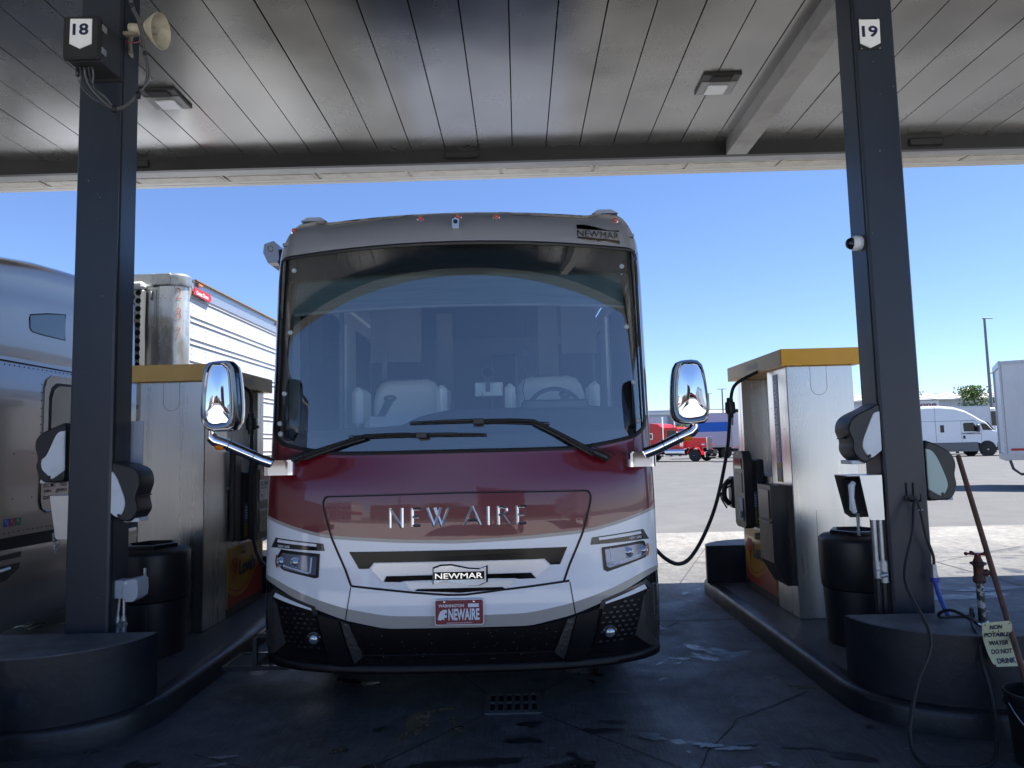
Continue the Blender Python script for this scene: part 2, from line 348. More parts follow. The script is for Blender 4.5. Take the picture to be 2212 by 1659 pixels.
'slwin':[(6.501,3.038),(6.745,3.093),(7.007,3.132),(7.008,2.873),(6.657,2.876),(6.527,2.885),(6.496,2.912),(6.489,3.013)],
'slframe':[(6.667,1.855),(6.67,2.394),(6.705,2.475),(6.773,2.501),(7.01,2.504)],
'slglass':[(6.745,1.855),(6.741,2.348),(6.787,2.417),(6.837,2.428),(7.003,2.433)],
'slseam':[(6.087,2.576),(6.429,2.574),(6.711,2.567),(7.007,2.561)],
'slbot':[(6.166,1.026),(6.846,1.013),(6.171,0.927),(6.866,0.906),(6.178,0.801),(6.393,0.881),(6.387,0.729)],
'slplate':[(6.651,1.479),(6.668,1.263),(6.715,1.215),(7.011,1.183),(6.69,1.433),(6.692,1.379),(6.695,1.324),(6.774,1.234)],
'slstick':[(6.196,1.185),(6.2,1.112),(6.276,1.112),(6.348,1.109),(6.418,1.106),(6.415,1.176)],
'rf_edge':[(9.312,4.031),(13.285,3.946),(9.268,3.837),(13.262,3.743),(9.25,3.638),(13.264,3.537),(9.253,3.542),(13.265,3.434),(9.26,3.343),(13.242,3.226),(9.263,3.241)],
}
# ---------------- shared materials
blackpaint=mat('black_paint',(.015,.018,.024),.38,var=.25,vs=5,rvar=.1,bump=.15,bs=25,dirt=(.05,.052,.055),ds=4,dth=(.55,.8))
colpaint=mat('column_paint',(.021,.027,.040),.36,var=.2,vs=2.5,rvar=.08,bump=.08,bs=12,dirt=(.05,.05,.052),ds=7,dth=(.62,.75),stretch=(1,1,.25))
blackplastic=mat('black_plastic',(.018,.019,.021),.42,var=.15,vs=9,rvar=.07)
blackrubber=mat('black_rubber',(.014,.014,.015),.55,var=.2,vs=12)
glossblack=mat('gloss_black',(.006,.006,.007),.12,coat=.35,croug=.02,spec=.35)
chrome=mat('chrome',(.9,.9,.92),.04,1.)
chromeworn=mat('worn_chrome',(.75,.76,.78),.16,1.,rvar=.08,vs=20)
steel=mat('brushed_steel',(.62,.62,.61),.29,1.,var=.08,vs=2.6,rvar=.06,stretch=(5,5,.22))
galv=mat('galvanised',(.5,.52,.54),.4,.8,var=.2,vs=18)
greyplastic=mat('grey_plastic',(.42,.46,.5),.5,var=.06)
whiteplastic=mat('white_plastic',(.72,.76,.8),.42,var=.05,vs=8,dirt=(.5,.52,.53),ds=6,dth=(.55,.85))
cream=mat('cream_plastic',(.52,.47,.36),.45,var=.12,dirt=(.3,.26,.2),ds=9)
whitesheet=mat('white_sheet',(.82,.83,.82),.5,var=.04,vs=9)
navy=mat('navy_ink',(.008,.012,.05),.5)
black=mat('black_ink',(.01,.01,.012),.6)
red=mat('red_paint_ink',(.42,.02,.02),.4)
concrete_top=mat('barrier_top_concrete',(.19,.2,.21),.7,var=.35,vs=4,dirt=(.1,.105,.11),ds=3,dth=(.4,.65),bump=.25,bs=30)
glassdark=mat('dark_glass',(.010,.012,.014),.06,spec=.4)
tyre=mat('tyre_rubber',(.02,.02,.02),.8,var=.2)
rimm=mat('aluminium_rim',(.75,.76,.78),.22,1.)
whitepaint=mat('white_truck_paint',(.74,.76,.78),.3,coat=.6,var=.05,vs=.8)
trailerwhite=mat('white_trailer_skin',(.62,.63,.64),.38,var=.07,vs=2.5,dirt=(.5,.48,.45),ds=1.3,dth=(.5,.9),stretch=(1,1,.3))
amber=mat('amber_lens',(.75,.22,.01),.15,coat=1.)
yellow=mat('yellow_paint',(.92,.45,.012),.4,coat=.1,var=.12,vs=1.5)
tan=mat('faded_tan_paint',(.42,.26,.075),.45,coat=.0,var=.1,vs=3)

# ---------------- ground
def ground_mat(name,base,dark,conc):
    m=bpy.data.materials.new(name); m.use_nodes=True; t=m.node_tree; b=t.nodes['Principled BSDF']; L=t.links.new
    g=nd(t,'ShaderNodeNewGeometry')
    def noise(sc,det=8,ro=.62,st=None,d=0.):
        n=nd(t,'ShaderNodeTexNoise'); n.inputs['Scale'].default_value=sc; n.inputs['Detail'].default_value=det; n.inputs['Roughness'].default_value=ro; n.inputs['Distortion'].default_value=d
        if st:
            mp=nd(t,'ShaderNodeMapping'); mp.inputs['Scale'].default_value=st; L(g.outputs['Position'],mp.inputs[0]); L(mp.outputs[0],n.inputs[0])
        else: L(g.outputs['Position'],n.inputs[0])
        return n.outputs[0]
    def rng(x,a,bb,c=0.,d=1.):
        r=nd(t,'ShaderNodeMapRange'); r.inputs[1].default_value=a; r.inputs[2].default_value=bb; r.inputs[3].default_value=c; r.inputs[4].default_value=d; L(x,r.inputs[0]); return r.outputs[0]
    def mix(f,a,bb,bt='MIX'):
        x=nd(t,'ShaderNodeMix',data_type='RGBA',blend_type=bt)
        if isinstance(f,float): x.inputs[0].default_value=f
        else: L(f,x.inputs[0])
        for i,q in((6,a),(7,bb)):
            if isinstance(q,tuple): x.inputs[i].default_value=(*q,1)
            else: L(q,x.inputs[i])
        return x.outputs[2]
    def mul(a,bb):
        x=nd(t,'ShaderNodeMath',operation='MULTIPLY'); L(a,x.inputs[0]); L(bb,x.inputs[1]); return x.outputs[0]
    c=mix(rng(noise(.9),.3,.7),base,tuple(q*.72 for q in base))
    c=mix(rng(noise(24 if conc else 60,4),.3,.75),c,mix(1.,c,(.8,.8,.8),'MULTIPLY'))
    if conc:
        sx=nd(t,'ShaderNodeSeparateXYZ'); L(g.outputs['Position'],sx.inputs[0])
        # years of oil and rubber on the fuelling pad, thinning out beyond it
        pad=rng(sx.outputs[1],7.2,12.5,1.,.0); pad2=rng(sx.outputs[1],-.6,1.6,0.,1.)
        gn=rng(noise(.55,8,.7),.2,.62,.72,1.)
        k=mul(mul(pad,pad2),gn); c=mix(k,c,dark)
        streak=rng(noise(1.3,8,.7,(1,.35,1),1.),.5,.72,0,.7); c=mix(streak,c,mix(1.,c,(.55,.54,.52),'MULTIPLY'))
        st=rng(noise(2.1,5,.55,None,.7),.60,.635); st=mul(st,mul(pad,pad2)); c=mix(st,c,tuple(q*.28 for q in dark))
        fs=rng(noise(1.,5,.6,(70,5,1)),.35,.7,.72,1.18); fx=nd(t,'ShaderNodeMix',data_type='RGBA',blend_type='MULTIPLY'); fx.inputs[0].default_value=1; L(c,fx.inputs[6]); L(fs,fx.inputs[7]); c=fx.outputs[2]
        mot=rng(noise(7,8,.75,None,.5),.3,.7,.62,1.3); fx=nd(t,'ShaderNodeMix',data_type='RGBA',blend_type='MULTIPLY'); fx.inputs[0].default_value=1; L(c,fx.inputs[6]); L(mot,fx.inputs[7]); c=fx.outputs[2]
        lt=rng(noise(3.7,6,.5,(1.,1.4,1),.4),.665,.69); lt=mul(lt,pad); c=mix(lt,c,(.12,.125,.135))
        rr=rng(noise(1.7,6,.6),.35,.7,.5,.78); rm=nd(t,'ShaderNodeMath',operation='SUBTRACT'); L(rr,rm.inputs[0]); L(rng(st,0,1,0,.36),rm.inputs[1]); L(rm.outputs[0],b.inputs['Roughness'])
    else:
        sp=rng(noise(140,2,.5),.55,.7); c=mix(sp,c,tuple(q*1.25 for q in base))
        b.inputs['Roughness'].default_value=.85
    L(c,b.inputs['Base Color'])
    bp=nd(t,'ShaderNodeBump'); bp.inputs['Strength'].default_value=.35 if conc else .6; bp.inputs['Distance'].default_value=.012
    L(noise(55 if conc else 90,6,.7),bp.inputs['Height']); L(bp.outputs[0],b.inputs['Normal'])
    return m
asph=ground_mat('asphalt',(.165,.163,.161),(.1,.1,.1),False)
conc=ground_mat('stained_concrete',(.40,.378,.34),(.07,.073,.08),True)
mb=M(); mb.add([(-700,-500,-.004),(700,-500,-.004),(700,900,-.004),(-700,900,-.004)],[(0,1,2,3)])
tag(obj('ground',mb,asph,fix=False),kind='structure')
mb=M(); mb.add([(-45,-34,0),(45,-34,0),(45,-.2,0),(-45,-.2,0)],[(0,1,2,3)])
tag(obj('bounce_apron',mb,mat('bounce_concrete',(.62,.60,.56),.8,var=.12,vs=.6,bump=.2,bs=50),fix=False),kind='structure')  # unseen bright slab added behind the camera to bounce light onto the coach
mb=M(); mb.add([(-30,-.2,0),(30,-.2,0),(30,13.55,0),(-30,13.55,0)],[(0,1,2,3)])
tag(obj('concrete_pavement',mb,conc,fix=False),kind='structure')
# joints and cracks
def strip_line(mb,pts,w,z=.004,jit=0.,seed=1):
    rnd=random.Random(seed); P=[]
    for (a,b) in zip(pts,pts[1:]):
        a=Vector(a);b=Vector(b); n=max(1,int((b-a).length/.12)) if jit else 1
        for i in range(n):
            q=a.lerp(b,i/n); P.append(q+Vector((rnd.uniform(-jit,jit),rnd.uniform(-jit,jit))))
    P.append(Vector(pts[-1]))
    vs=[]
    for i,q in enumerate(P):
        d=(P[min(i+1,len(P)-1)]-P[max(i-1,0)]).normalized(); nrm=Vector((-d.y,d.x))*(w*(.5 if not jit else rnd.uniform(.25,.6)))
        vs+= [(q.x+nrm.x,q.y+nrm.y,z),(q.x-nrm.x,q.y-nrm.y,z)]
    mb.add(vs,[(2*i,2*i+1,2*i+3,2*i+2) for i in range(len(P)-1)])
jm=mat('joint_filler',(.02,.02,.022),.8)
mb=M()
for y in (10.2,7.0): strip_line(mb,[(-30,y),(30,y+.0)],.014)
for x in (-12,-6.2,5.6,11.6,17.6): strip_line(mb,[(x,-.2),(x,13.5)],.014)
# joints fanning from the drain
for a,b in (((-.26,4.72),(-1.15,3.6)),((.08,4.72),(1.35,3.3)),((-.26,5.07),(-1.2,7.0)),((.08,5.08),(1.5,7.0)),((1.9,8.8),(2.9,11.5)),((5.2,9.6),(9.5,12.2))): strip_line(mb,[a,b],.008)
for i,p in enumerate([[(1.9,5.0),(1.3,4.55),(1.0,4.1),(.8,3.7)],[(1.5,8.2),(1.95,7.5)],[(3.4,9.9),(6,10.6),(8,10.3)],[(-1.9,4.2),(-1.3,3.9)]]): strip_line(mb,p,.008,jit=.012,seed=i)
tag(obj('pavement_joints',mb,jm,fix=False),kind='structure')
# wet patches
def blob(cx,cy,rx,ry,seed,z,n=110,jag=.26):
    rnd=random.Random(seed); ph=[rnd.uniform(0,6.3) for _ in range(22)]
    return [(cx+rx*k*math.cos(a),cy+ry*k*math.sin(a),z) for a,k in ((2*math.pi*i/n,1+sum(jag/(j+1)**.85*math.sin((j+2)*2*math.pi*i/n+ph[j]) for j in range(22))) for i in range(n))]
wet=mat('oil_wet_stain',(.022,.024,.028),.42,rvar=.1,vs=8,bump=.2,bs=40)
mb=M()
for k,(x,y,a,b) in enumerate([(-.66,3.83,.24,.13),(-.3,4.02,.24,.05),(-.16,3.76,.15,.08),(-.02,4.3,.08,.05),(.45,4.42,.09,.04),(.72,4.32,.08,.05),(-.9,4.5,.05,.03),(.55,4.55,.07,.03),(.02,4.55,.06,.03),(.3,4.0,.06,.04),(.65,3.95,.05,.04),(1.35,3.75,.09,.04),(1.75,4.0,.1,.05),(1.55,4.15,.09,.05),(1.25,4.2,.06,.03),(2.05,3.7,.1,.04),(.1,5.35,.05,.05),(.25,4.1,.03,.03),(.35,3.7,.05,.03),(-.45,3.55,.25,.12),(3.6,8.4,.5,.12),(4.3,7.7,.6,.12),(5.2,8.1,.5,.1)]):
    p=blob(x,y,a,b,k,.004+.0003*(k%7)); mb.add(p,[tuple(range(len(p)))])
tag(obj('oil_stains',mb,wet,fix=False),kind='stuff')
pale=mat('pale_reflection_mark',(.17,.18,.20),.35,var=.45,vs=30)  # pale colour paints the reflection off thin water on the floor
mb=M()
for k,(x,y,a,b) in enumerate([(1.02,4.18,.07,.03),(1.16,4.13,.07,.03),(1.16,3.87,.06,.03),(1.3,3.93,.04,.02),(1.5,3.6,.06,.02),(-1.72,4.15,.06,.02),(-1.7,4.05,.05,.02),(-1.32,3.98,.09,.03),(-1.5,3.95,.02,.012),(-1.42,3.88,.03,.01),(-1.3,3.83,.03,.01),(-1.55,3.85,.02,.01)]):
    p=blob(x,y,a,b,k+50,.0065+.0002*k,jag=.3); mb.add(p,[tuple(range(len(p)))])
tag(obj('water_reflections',mb,pale,fix=False),kind='stuff')

mb=M(); rnd=random.Random(77)
for i in range(260):
    x=rnd.uniform(-2.3,2.1); y=rnd.uniform(3.4,8.5); r_=rnd.uniform(.002,.006); z=.0092
    mb.add([(x+r_*math.cos(a+i)*rnd.uniform(.6,1.2),y+r_*math.sin(a+i),z) for a in (0,1.3,2.4,3.9,5.1)],[(0,1,2,3,4)])
tag(obj('floor_grit',mb,mat('grit',(.3,.3,.29),.8),fix=False),kind='stuff')

# ---------------- drain
t_=thing('floor_drain',(-.09,4.72,0),'rectangular cast iron drain grate in the floor in front of the coach','drain')
gm=mat('cast_iron',(.12,.125,.13),.45,.3,var=.3,vs=14,bump=.3,bs=60)
mb=M(); x0,x1,y0,y1=-.25,.08,4.73,5.06
mb.box(x0-.02,x0,y0-.02,y1+.02,.001,.012); mb.box(x1,x1+.02,y0-.02,y1+.02,.001,.012); mb.box(x0,x1,y0-.02,y0,.001,.012); mb.box(x0,x1,y1,y1+.02,.001,.012)
obj('frame',mb,gm,t_)
mb=M(); n=6
for i in range(n+1):
    xx=x0+(x1-x0)*i/n; mb.box(max(x0,xx-.012),min(x1,xx+.012),y0,y1,.005,.016)
mb.box(x0,x1,4.885,4.91,.0045,.0165); mb.box(x0,x1,y0,y0+.02,.0055,.0155); mb.box(x0,x1,y1-.02,y1,.0055,.0155)
obj('grate',mb,gm,t_)
mb=M(); mb.box(x0,x1,y0,y1,.0005,.0048); obj('pit',mb,mat('drain_pit',(.002,.002,.002),.9),t_)

# ---------------- islands
islm=mat('island_concrete',(.085,.09,.095),.62,var=.4,vs=3,dirt=(.2,.21,.22),ds=9,dth=(.62,.75),bump=.25,bs=30,rvar=.12)
kerbm=mat('kerb_paint',(.02,.022,.026),.4,var=.4,vs=5,dirt=(.12,.125,.13),ds=14,dth=(.62,.8),rvar=.12,bump=.2,bs=30)
def isl_outline(cx,hw,y0,y1,nose,N=14):
    P=[]
    for i in range(N+1):
        a=math.pi*i/N; P.append((cx+hw*math.cos(a+math.pi),y0+nose-nose*math.sin(a)))
    for i in range(N+1):
        a=math.pi*i/N; P.append((cx+hw*math.cos(a),y1-nose+nose*math.sin(a)))
    return P
def offs(P,cx,cy,d):
    out=[]; n=len(P)
    for i in range(n):
        a=Vector(P[i-1]);b=Vector(P[(i+1)%n]); t=(b-a).normalized(); nn=Vector((t.y,-t.x)); out.append((P[i][0]-nn.x*d,P[i][1]-nn.y*d))
    return out
def island(cx,label):
    t=thing('fuel_island',(cx,6.4,0),label,'island')
    P=isl_outline(cx,.72,4.15,8.75,.62)
    rings=[(0,0),(0,.11),(.006,.128),(.018,.142),(.035,.149),(.12,.15)]
    mb=M(); vs=[];n=len(P)
    for d,z in rings: vs+=[(x,y,z) for x,y in offs(P,0,0,d)]
    mb.add(vs,[(r*n+i,r*n+(i+1)%n,(r+1)*n+(i+1)%n,(r+1)*n+i) for r in range(len(rings)-1) for i in range(n)],smooth=True)
    obj('kerb',mb,kerbm,t)
    mb=M(); q=offs(P,0,0,.12); mb.add([(x,y,.15) for x,y in q],[tuple(range(n))]); obj('island_slab',mb,islm,t)
    return t
island(2.76,'raised black kerbed island under the pump on the coach driver side')
island(-3.07,'raised black kerbed island under the pump beside the bronze truck')
def barrier(cx,y,sgn,label,hw=.65,dep=.58,h=.555):
    t=thing('island_barrier',(cx,y,.15),label,'barrier','half round barriers on the island ends')
    N=40; P=[(cx+hw*math.cos(math.pi*i/N),y+sgn*dep*math.sin(math.pi*i/N)) for i in range(N+1)]
    mb=M(); mb.prism(P,'z',.1505,h-.004,sm=False)
    for i in range(len(mb.sm)): 
        f=mb.f[i]; mb.sm[i]=len(f)==4 and not (set(f)=={0,N,N+1,2*N+1})
    obj('shell',mb,blackpaint,t)
    mb=M(); Q=[(cx+(hw-.012)*math.cos(math.pi*i/N),y+sgn*(.004+(dep-.016)*math.sin(math.pi*i/N))) for i in range(N+1)]
    mb.prism(Q,'z',h-.01,h); obj('cap',mb,concrete_top,t)
barrier(2.75,4.80,-1,'black half round barrier behind the non potable water sign')
barrier(-3.055,4.76,-1,'black half round barrier in front of column 18')
barrier(2.68,8.0,1,'black half round barrier beyond the right pump',.65,.5)
barrier(-3.055,8.0,1,'black half round barrier beyond the left pump, mostly behind the coach',.65,.5)

# ---------------- canopy
def soot_shade_ceiling(m):
    # broad soft soot clouds left by exhaust stacks above the lanes; darkness painted in near the camera dims the windshield reflection
    t=m.node_tree; L=t.links.new; b=t.nodes['Principled BSDF']
    g=nd(t,'ShaderNodeNewGeometry'); sx=nd(t,'ShaderNodeSeparateXYZ'); L(g.outputs['Position'],sx.inputs[0])
    def math_(op,a,bb=None,c=None):
        n=nd(t,'ShaderNodeMath',operation=op)
        for i,q in enumerate((a,bb,c)):
            if q is None: continue
            if isinstance(q,(int,float)): n.inputs[i].default_value=q
            else: L(q,n.inputs[i])
        return n.outputs[0]
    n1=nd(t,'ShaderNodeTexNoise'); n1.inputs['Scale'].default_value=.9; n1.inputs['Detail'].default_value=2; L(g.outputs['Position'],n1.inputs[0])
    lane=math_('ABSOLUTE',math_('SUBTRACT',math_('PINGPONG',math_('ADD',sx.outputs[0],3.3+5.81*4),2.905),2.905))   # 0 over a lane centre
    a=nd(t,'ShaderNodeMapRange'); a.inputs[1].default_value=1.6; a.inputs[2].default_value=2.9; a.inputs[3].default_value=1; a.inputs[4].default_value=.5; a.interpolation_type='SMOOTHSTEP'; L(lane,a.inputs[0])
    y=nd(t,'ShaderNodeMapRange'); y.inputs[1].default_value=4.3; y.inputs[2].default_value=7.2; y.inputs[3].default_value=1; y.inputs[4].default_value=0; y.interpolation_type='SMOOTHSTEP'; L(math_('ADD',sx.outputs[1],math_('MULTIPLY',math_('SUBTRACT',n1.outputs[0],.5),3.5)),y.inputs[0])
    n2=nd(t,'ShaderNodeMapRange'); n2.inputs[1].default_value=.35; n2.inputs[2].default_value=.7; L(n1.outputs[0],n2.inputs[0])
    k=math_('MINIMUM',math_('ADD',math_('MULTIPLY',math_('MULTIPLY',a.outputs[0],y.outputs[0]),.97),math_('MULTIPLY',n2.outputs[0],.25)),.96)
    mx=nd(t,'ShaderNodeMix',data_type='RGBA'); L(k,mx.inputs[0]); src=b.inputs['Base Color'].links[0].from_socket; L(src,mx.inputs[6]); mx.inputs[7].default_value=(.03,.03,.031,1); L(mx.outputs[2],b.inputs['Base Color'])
ceil=mat('ceiling_panel_paint',(.43,.425,.41),.25,metal=.8,var=.10,vs=1.2,rvar=.09,croug=.2,spec=.3)
soot_shade_ceiling(ceil)
beamm=mat('dark_gutter',(.018,.018,.018),.4,var=.2,vs=2)
boxm=mat('beam_paint',(.36,.35,.33),.42,var=.15,vs=2,dirt=(.2,.19,.18),ds=2)
fasm=mat('fascia_inner',(.6,.57,.5),.5,var=.1,vs=2,dirt=(.42,.38,.32),ds=5)
t_=thing('fuel_canopy',(0,4.6,0),'large flat fuel canopy with metal plank ceiling over the lanes','canopy')
XA,XB=-12.9,13.5; YB,YF=.72,8.22
mb=M(); k=0; rnd=random.Random(4)
x=XA+.1
while x<XB-.3:
    z=5.25+rnd.uniform(-.0015,.0015)
    P=[(x+.003,z+.012),(x+.006,z),(x+.394,z),(x+.397,z+.012)]
    # subdivided so the plank sags a little
    ys=[YB+ (YF-YB)*i/10 for i in range(11)]; dz=[rnd.uniform(-.003,.003) for _ in ys]
    mb.grid(lambda u,v:(P[int(v)][0],ys[int(u)],P[int(v)][1]+dz[int(u)]),list(range(11)),list(range(4)),sm=False)
    x+=.4
obj('ceiling_planks',mb,ceil,t_,fix=False)
mb=M(); mb.box(XA,XB,YB-.4,9.0,5.28,5.36); obj('deck',mb,mat('deck_dark',(.03,.03,.03),.8),t_)
mb=M(); mb.box(XA,XB,8.2,8.26,5.09,5.285); mb.box(XA,XB,YB-.04,YB+.02,5.03,5.285)
for xx in (-8.2,-4.55,-.6,4.9,9.1): mb.box(xx-.2,xx+.2,8.17,8.2,5.13,5.22,.01)
obj('gutter',mb,beamm,t_)
mb=M(); mb.prism([(8.262,5.10),(8.56,5.15),(8.56,5.175),(8.262,5.125)],'x',XA,XB); mb.box(XA,XB,8.262,8.285,5.126,5.28); obj('edge_beam',mb,boxm,t_)
mb=M(); mb.box(XA,XB,YB-.3,YB-.042,5.03,5.07); obj('rear_edge_beam',mb,beamm,t_)
mb=M(); x=XA
while x<XB-1:
    mb.prism([(8.575,5.158),(8.82,5.175),(8.82,5.185),(8.575,5.17)],'x',x+.015,x+1.135); mb.prism([(8.61,5.154),(8.79,5.166),(8.79,5.174),(8.61,5.159)],'x',x+.05,x+1.10); x+=1.16
mb.box(XA,XB,8.562,8.9,5.19,5.21)
obj('fascia_tray',mb,fasm,t_)
mb=M(); mb.box(XA,XB,8.835,8.90,5.178,5.189); mb.box(XA,XB,8.9,9.0,5.175,6.05,.01); mb.box(XA-.1,XA,YB-.4,9.0,5.06,6.05); mb.box(XB,XB+.1,YB-.4,9.0,5.06,6.05)
obj('fascia',mb,mat('fascia_outer',(.62,.6,.55),.4,var=.08),t_)
mb=M(); mb.box(XA,XB,YB-.42,YB-.31,5.05,6.05); obj('rear_fascia',mb,beamm,t_)
mb=M(); mb.box(XA,XB,YB-.3,8.9,5.95,6.0); obj('roof_sheet',mb,galv,t_)
mb=M(); mb.box(2.54,2.785,YB,8.199,5.09,5.27,.006); obj('cross_beam',mb,boxm,t_)

def column(x0,y0,w,d,label,sgn):
    t=thing('canopy_column',(x0+w/2,y0+d/2,.15),label,'column','canopy columns')
    mb=M(); mb.box(x0,x0+w,y0,y0+d,.151,5.26,.012)
    obj('shaft',mb,colpaint,t)
    mb=M(); rc=random.Random(int(x0*100)%97)
    for i in range(9):
        zc=rc.uniform(.6,4.6); xc=rc.uniform(x0+.02,x0+w-.02); h=rc.uniform(.003,.012); k=rc.uniform(.002,.005); mb.add([(xc-k,y0-.0012,zc),(xc+k*.4,y0-.0012,zc-h*.3),(xc+k,y0-.0012,zc+h*.4),(xc,y0-.0012,zc+h)],[(0,1,2,3)])
    obj('paint_chips',mb,mat('chip_primer',(.26,.27,.28),.7),t,fix=False)
    mb=M(); xs=x0+w if sgn>0 else x0-.004
    mb.box(xs,xs+.004,y0+.035,y0+.045,.152,5.24); obj('weld_seam',mb,black,t)
    mb=M()
    mb.box(x0-.05,x0+w+.05,y0-.0 +.0,y0+d+.05,.1505,.17); obj('base_plate',mb,blackpaint,t)
    return t
colL=column(-3.045,4.78,.29,.25,'black square canopy column that carries the number 18 box',1)
colR=column(2.463,4.86,.277,.27,'black square canopy column that carries the number 19 plate',-1)

# ---------------- ceiling lights
def clight(x,y,label):
    t=thing('canopy_light',(x,y,5.25),label,'light','square canopy lights'); L=.37
    dk=mat('light_housing_dark',(.03,.028,.026),.45); lt=mat('light_housing_grey',(.34,.34,.33),.4)
    mb=M(); mb.box(x-L/2,x+L/2,y-.2,y+.2,5.222,5.249,.008); obj('housing',mb,dk,t)
    mb=M(); mb.box(x-L/2+.012,x+L/2-.012,y-.07,y+.185,5.215,5.2215,.002); obj('face_plate',mb,lt,t)
    mb=M()
    for i in range(12): mb.box(x-.1+i*.0175,x-.1+i*.0175+.008,y-.19,y-.08,5.205,5.2215)
    obj('heat_sink',mb,dk,t)
    mb=M(); mb.box(x-.1,x+.1,y-.02,y+.16,5.198,5.2145,.01); obj('lens',mb,mat('light_lens',(.8,.82,.82),.15,coat=1,bump=.5,bs=60),t)
clight(-3.44,6.76,'square canopy light on the ceiling beside column 18')
clight(2.05,6.78,'square canopy light on the ceiling beside the cross beam')
mb=M(); mb.box(-3.52,-3.38,6.12,6.42,5.235,5.249,.004); mb.box(-3.50,-3.40,6.14,6.40,5.23,5.235)
tag(obj('junction_cover',mb,boxm),'small flat junction cover on the ceiling behind column 18','cover')
# ---------------- the motorhome
coach=thing('motorhome',(RX,6.0,0),'large class A motorhome with maroon and white front, nosed up to the camera','motorhome')
maroon=mat('maroon_clearcoat',(.145,.0015,.009),.3,coat=1.,croug=.012,spec=.6,bump=.05,bs=2.2,dirt=(.18,.02,.02),ds=60,dth=(.70,.85)); maroon.node_tree.nodes['Principled BSDF'].inputs['Coat IOR'].default_value=1.5
whitec=mat('coach_white',(.88,.89,.90),.28,coat=.8,croug=.03,dirt=(.62,.61,.58),ds=9,dth=(.62,.9))
taupe=mat('taupe_stripe',(.4,.37,.33),.35,coat=.6)
capm=mat('cap_pewter_metallic',(.36,.365,.385),.32,metal=.35,coat=1.,croug=.06)
gasket=mat('window_gasket',(.02,.021,.022),.5)
def tcols(n=44,lim=1.0):
    out=[]
    for i in range(-n,n+1):
        q=abs(i)/n; t=1-(1-q)**1.9
        out.append(math.copysign(t*RW*lim,i) if i else 0.)
    return out
def itab(P):
    P=sorted(P)
    def f(x):
        if x<=P[0][0]: return P[0][1]
        for (a,b),(c,d) in zip(P,P[1:]):
            if x<=c: return b+(d-b)*(x-a)/max(1e-6,c-a)
        return P[-1][1]
    return f
def symm(P):
    a=itab(P); b=itab([(-x,z) for x,z in P]); return lambda x:.5*(a(x)+b(x))
def smoothf(f,w=.03): return lambda x: sum(f(max(-1.3,min(1.3,x+k*w)))for k in(-2,-1,0,1,2))/5
BK=15.2
def strip(mb,lo,hi,rows,off=0.,side=True,xs=None,m=0):
    xs=xs or tcols()
    def fn(i,j):
        i=int(i); 
        if side:
            if i==0: x=-RW; y=BK
            elif i==len(xs)+1: x=RW; y=BK
            else: x=xs[i-1]; y=None
        else: x=xs[i];y=None
        z=lo(x)+(hi(x)-lo(x))*j/rows
        if y is None: y=Fs(x,z)-off
        return (RX+x,y,z)
    n=len(xs)+(2 if side else 0)
    mb.grid(fn,list(range(n)),list(range(rows+1)),sm=True,m=m); return mb
c=lambda v:(lambda x:v)
f_mar=smoothf(symm([(-1.3,1.30),(-1.07,1.237),(-.93,1.205),(-.80,1.182),(-.43,1.158),(0,1.142),(.337,1.152),(.81,1.186),(1.03,1.237),(1.3,1.315)]))
f_t1=lambda x:f_mar(x)-.021
f_wb=smoothf(symm(G['white_bot']),.02)
f_tb=smoothf(symm([(-1.3,.93),(-1.17,.862)]+G['taupe_bot'][1:]),.015)
f_bb=c(.335)
f_wsb=smoothf(symm([(-1.3,1.86)]+G['ws_bot']+[(1.3,1.86)]),.02)
f_wst=smoothf(lambda x:3.075-.02*(x/1.3)**2+.03*max(0,abs(x)-1.1),.02)
mb=M(); strip(mb,f_mar,lambda x:f_wsb(x)-.03,8); obj('maroon_hood',mb,maroon,coach)
mb=M(); strip(mb,f_t1,f_mar,1); obj('upper_stripe',mb,taupe,coach)
mb=M(); strip(mb,f_wb,f_t1,8); obj('white_nose',mb,whitec,coach)
mb=M(); strip(mb,f_tb,f_wb,2); obj('lower_stripe',mb,taupe,coach)
mb=M(); strip(mb,c(.40),f_tb,6,off=-.02); strip(mb,c(.345),c(.40),2,off=-.02); obj('bumper',mb,glossblack,coach)
# bottom lip of the bumper
mb=M(); xs=tcols()
pr=[(.0,.40),(.018,.392),(.028,.375),(.028,.352),(.015,.338),(-.05,.335)]
mb.grid(lambda i,j:(RX+xs[int(i)]*(1.0),Fs(xs[int(i)],.4)+.02-pr[int(j)][0]*(1-.5*abs(xs[int(i)]/RW)**6),pr[int(j)][1]+.012*abs(xs[int(i)]/RW)**3),list(range(len(xs))),list(range(6)))
obj('bumper_lip',mb,mat('lip_black',(.004,.004,.005),.4,spec=.3),coach)
# gasket ring + frit
def ring_pts():
    # outline of the glass opening (local x, z) counter clockwise
    P=[]
    xsb=[x for x in tcols(44,.975) ]
    b=[(x,f_wsb(x)) for x in xsb if abs(x)<1.21]; t=[(x,f_wst(x)) for x in xsb if abs(x)<1.22][::-1]
    br=[(1.235,f_wsb(1.22)+.012),(1.25,f_wsb(1.23)+.04),(1.258,f_wsb(1.23)+.08)]
    tr=[(1.255,f_wst(1.2)-.05),(1.25,f_wst(1.2)-.02),(1.235,f_wst(1.2)-.005)]
    side=[(1.2575,1.95+.1*i) for i in range(11)]
    P=b+br+[q for q in side if br[-1][1]+.03<q[1]<tr[0][1]-.03]+tr+t+[(-x,z) for x,z in tr[::-1]]+[(-x,z) for x,z in side[::-1] if br[-1][1]+.03<z<tr[0][1]-.03]+[(-x,z) for x,z in br[::-1]]
    return P
RP=ring_pts()
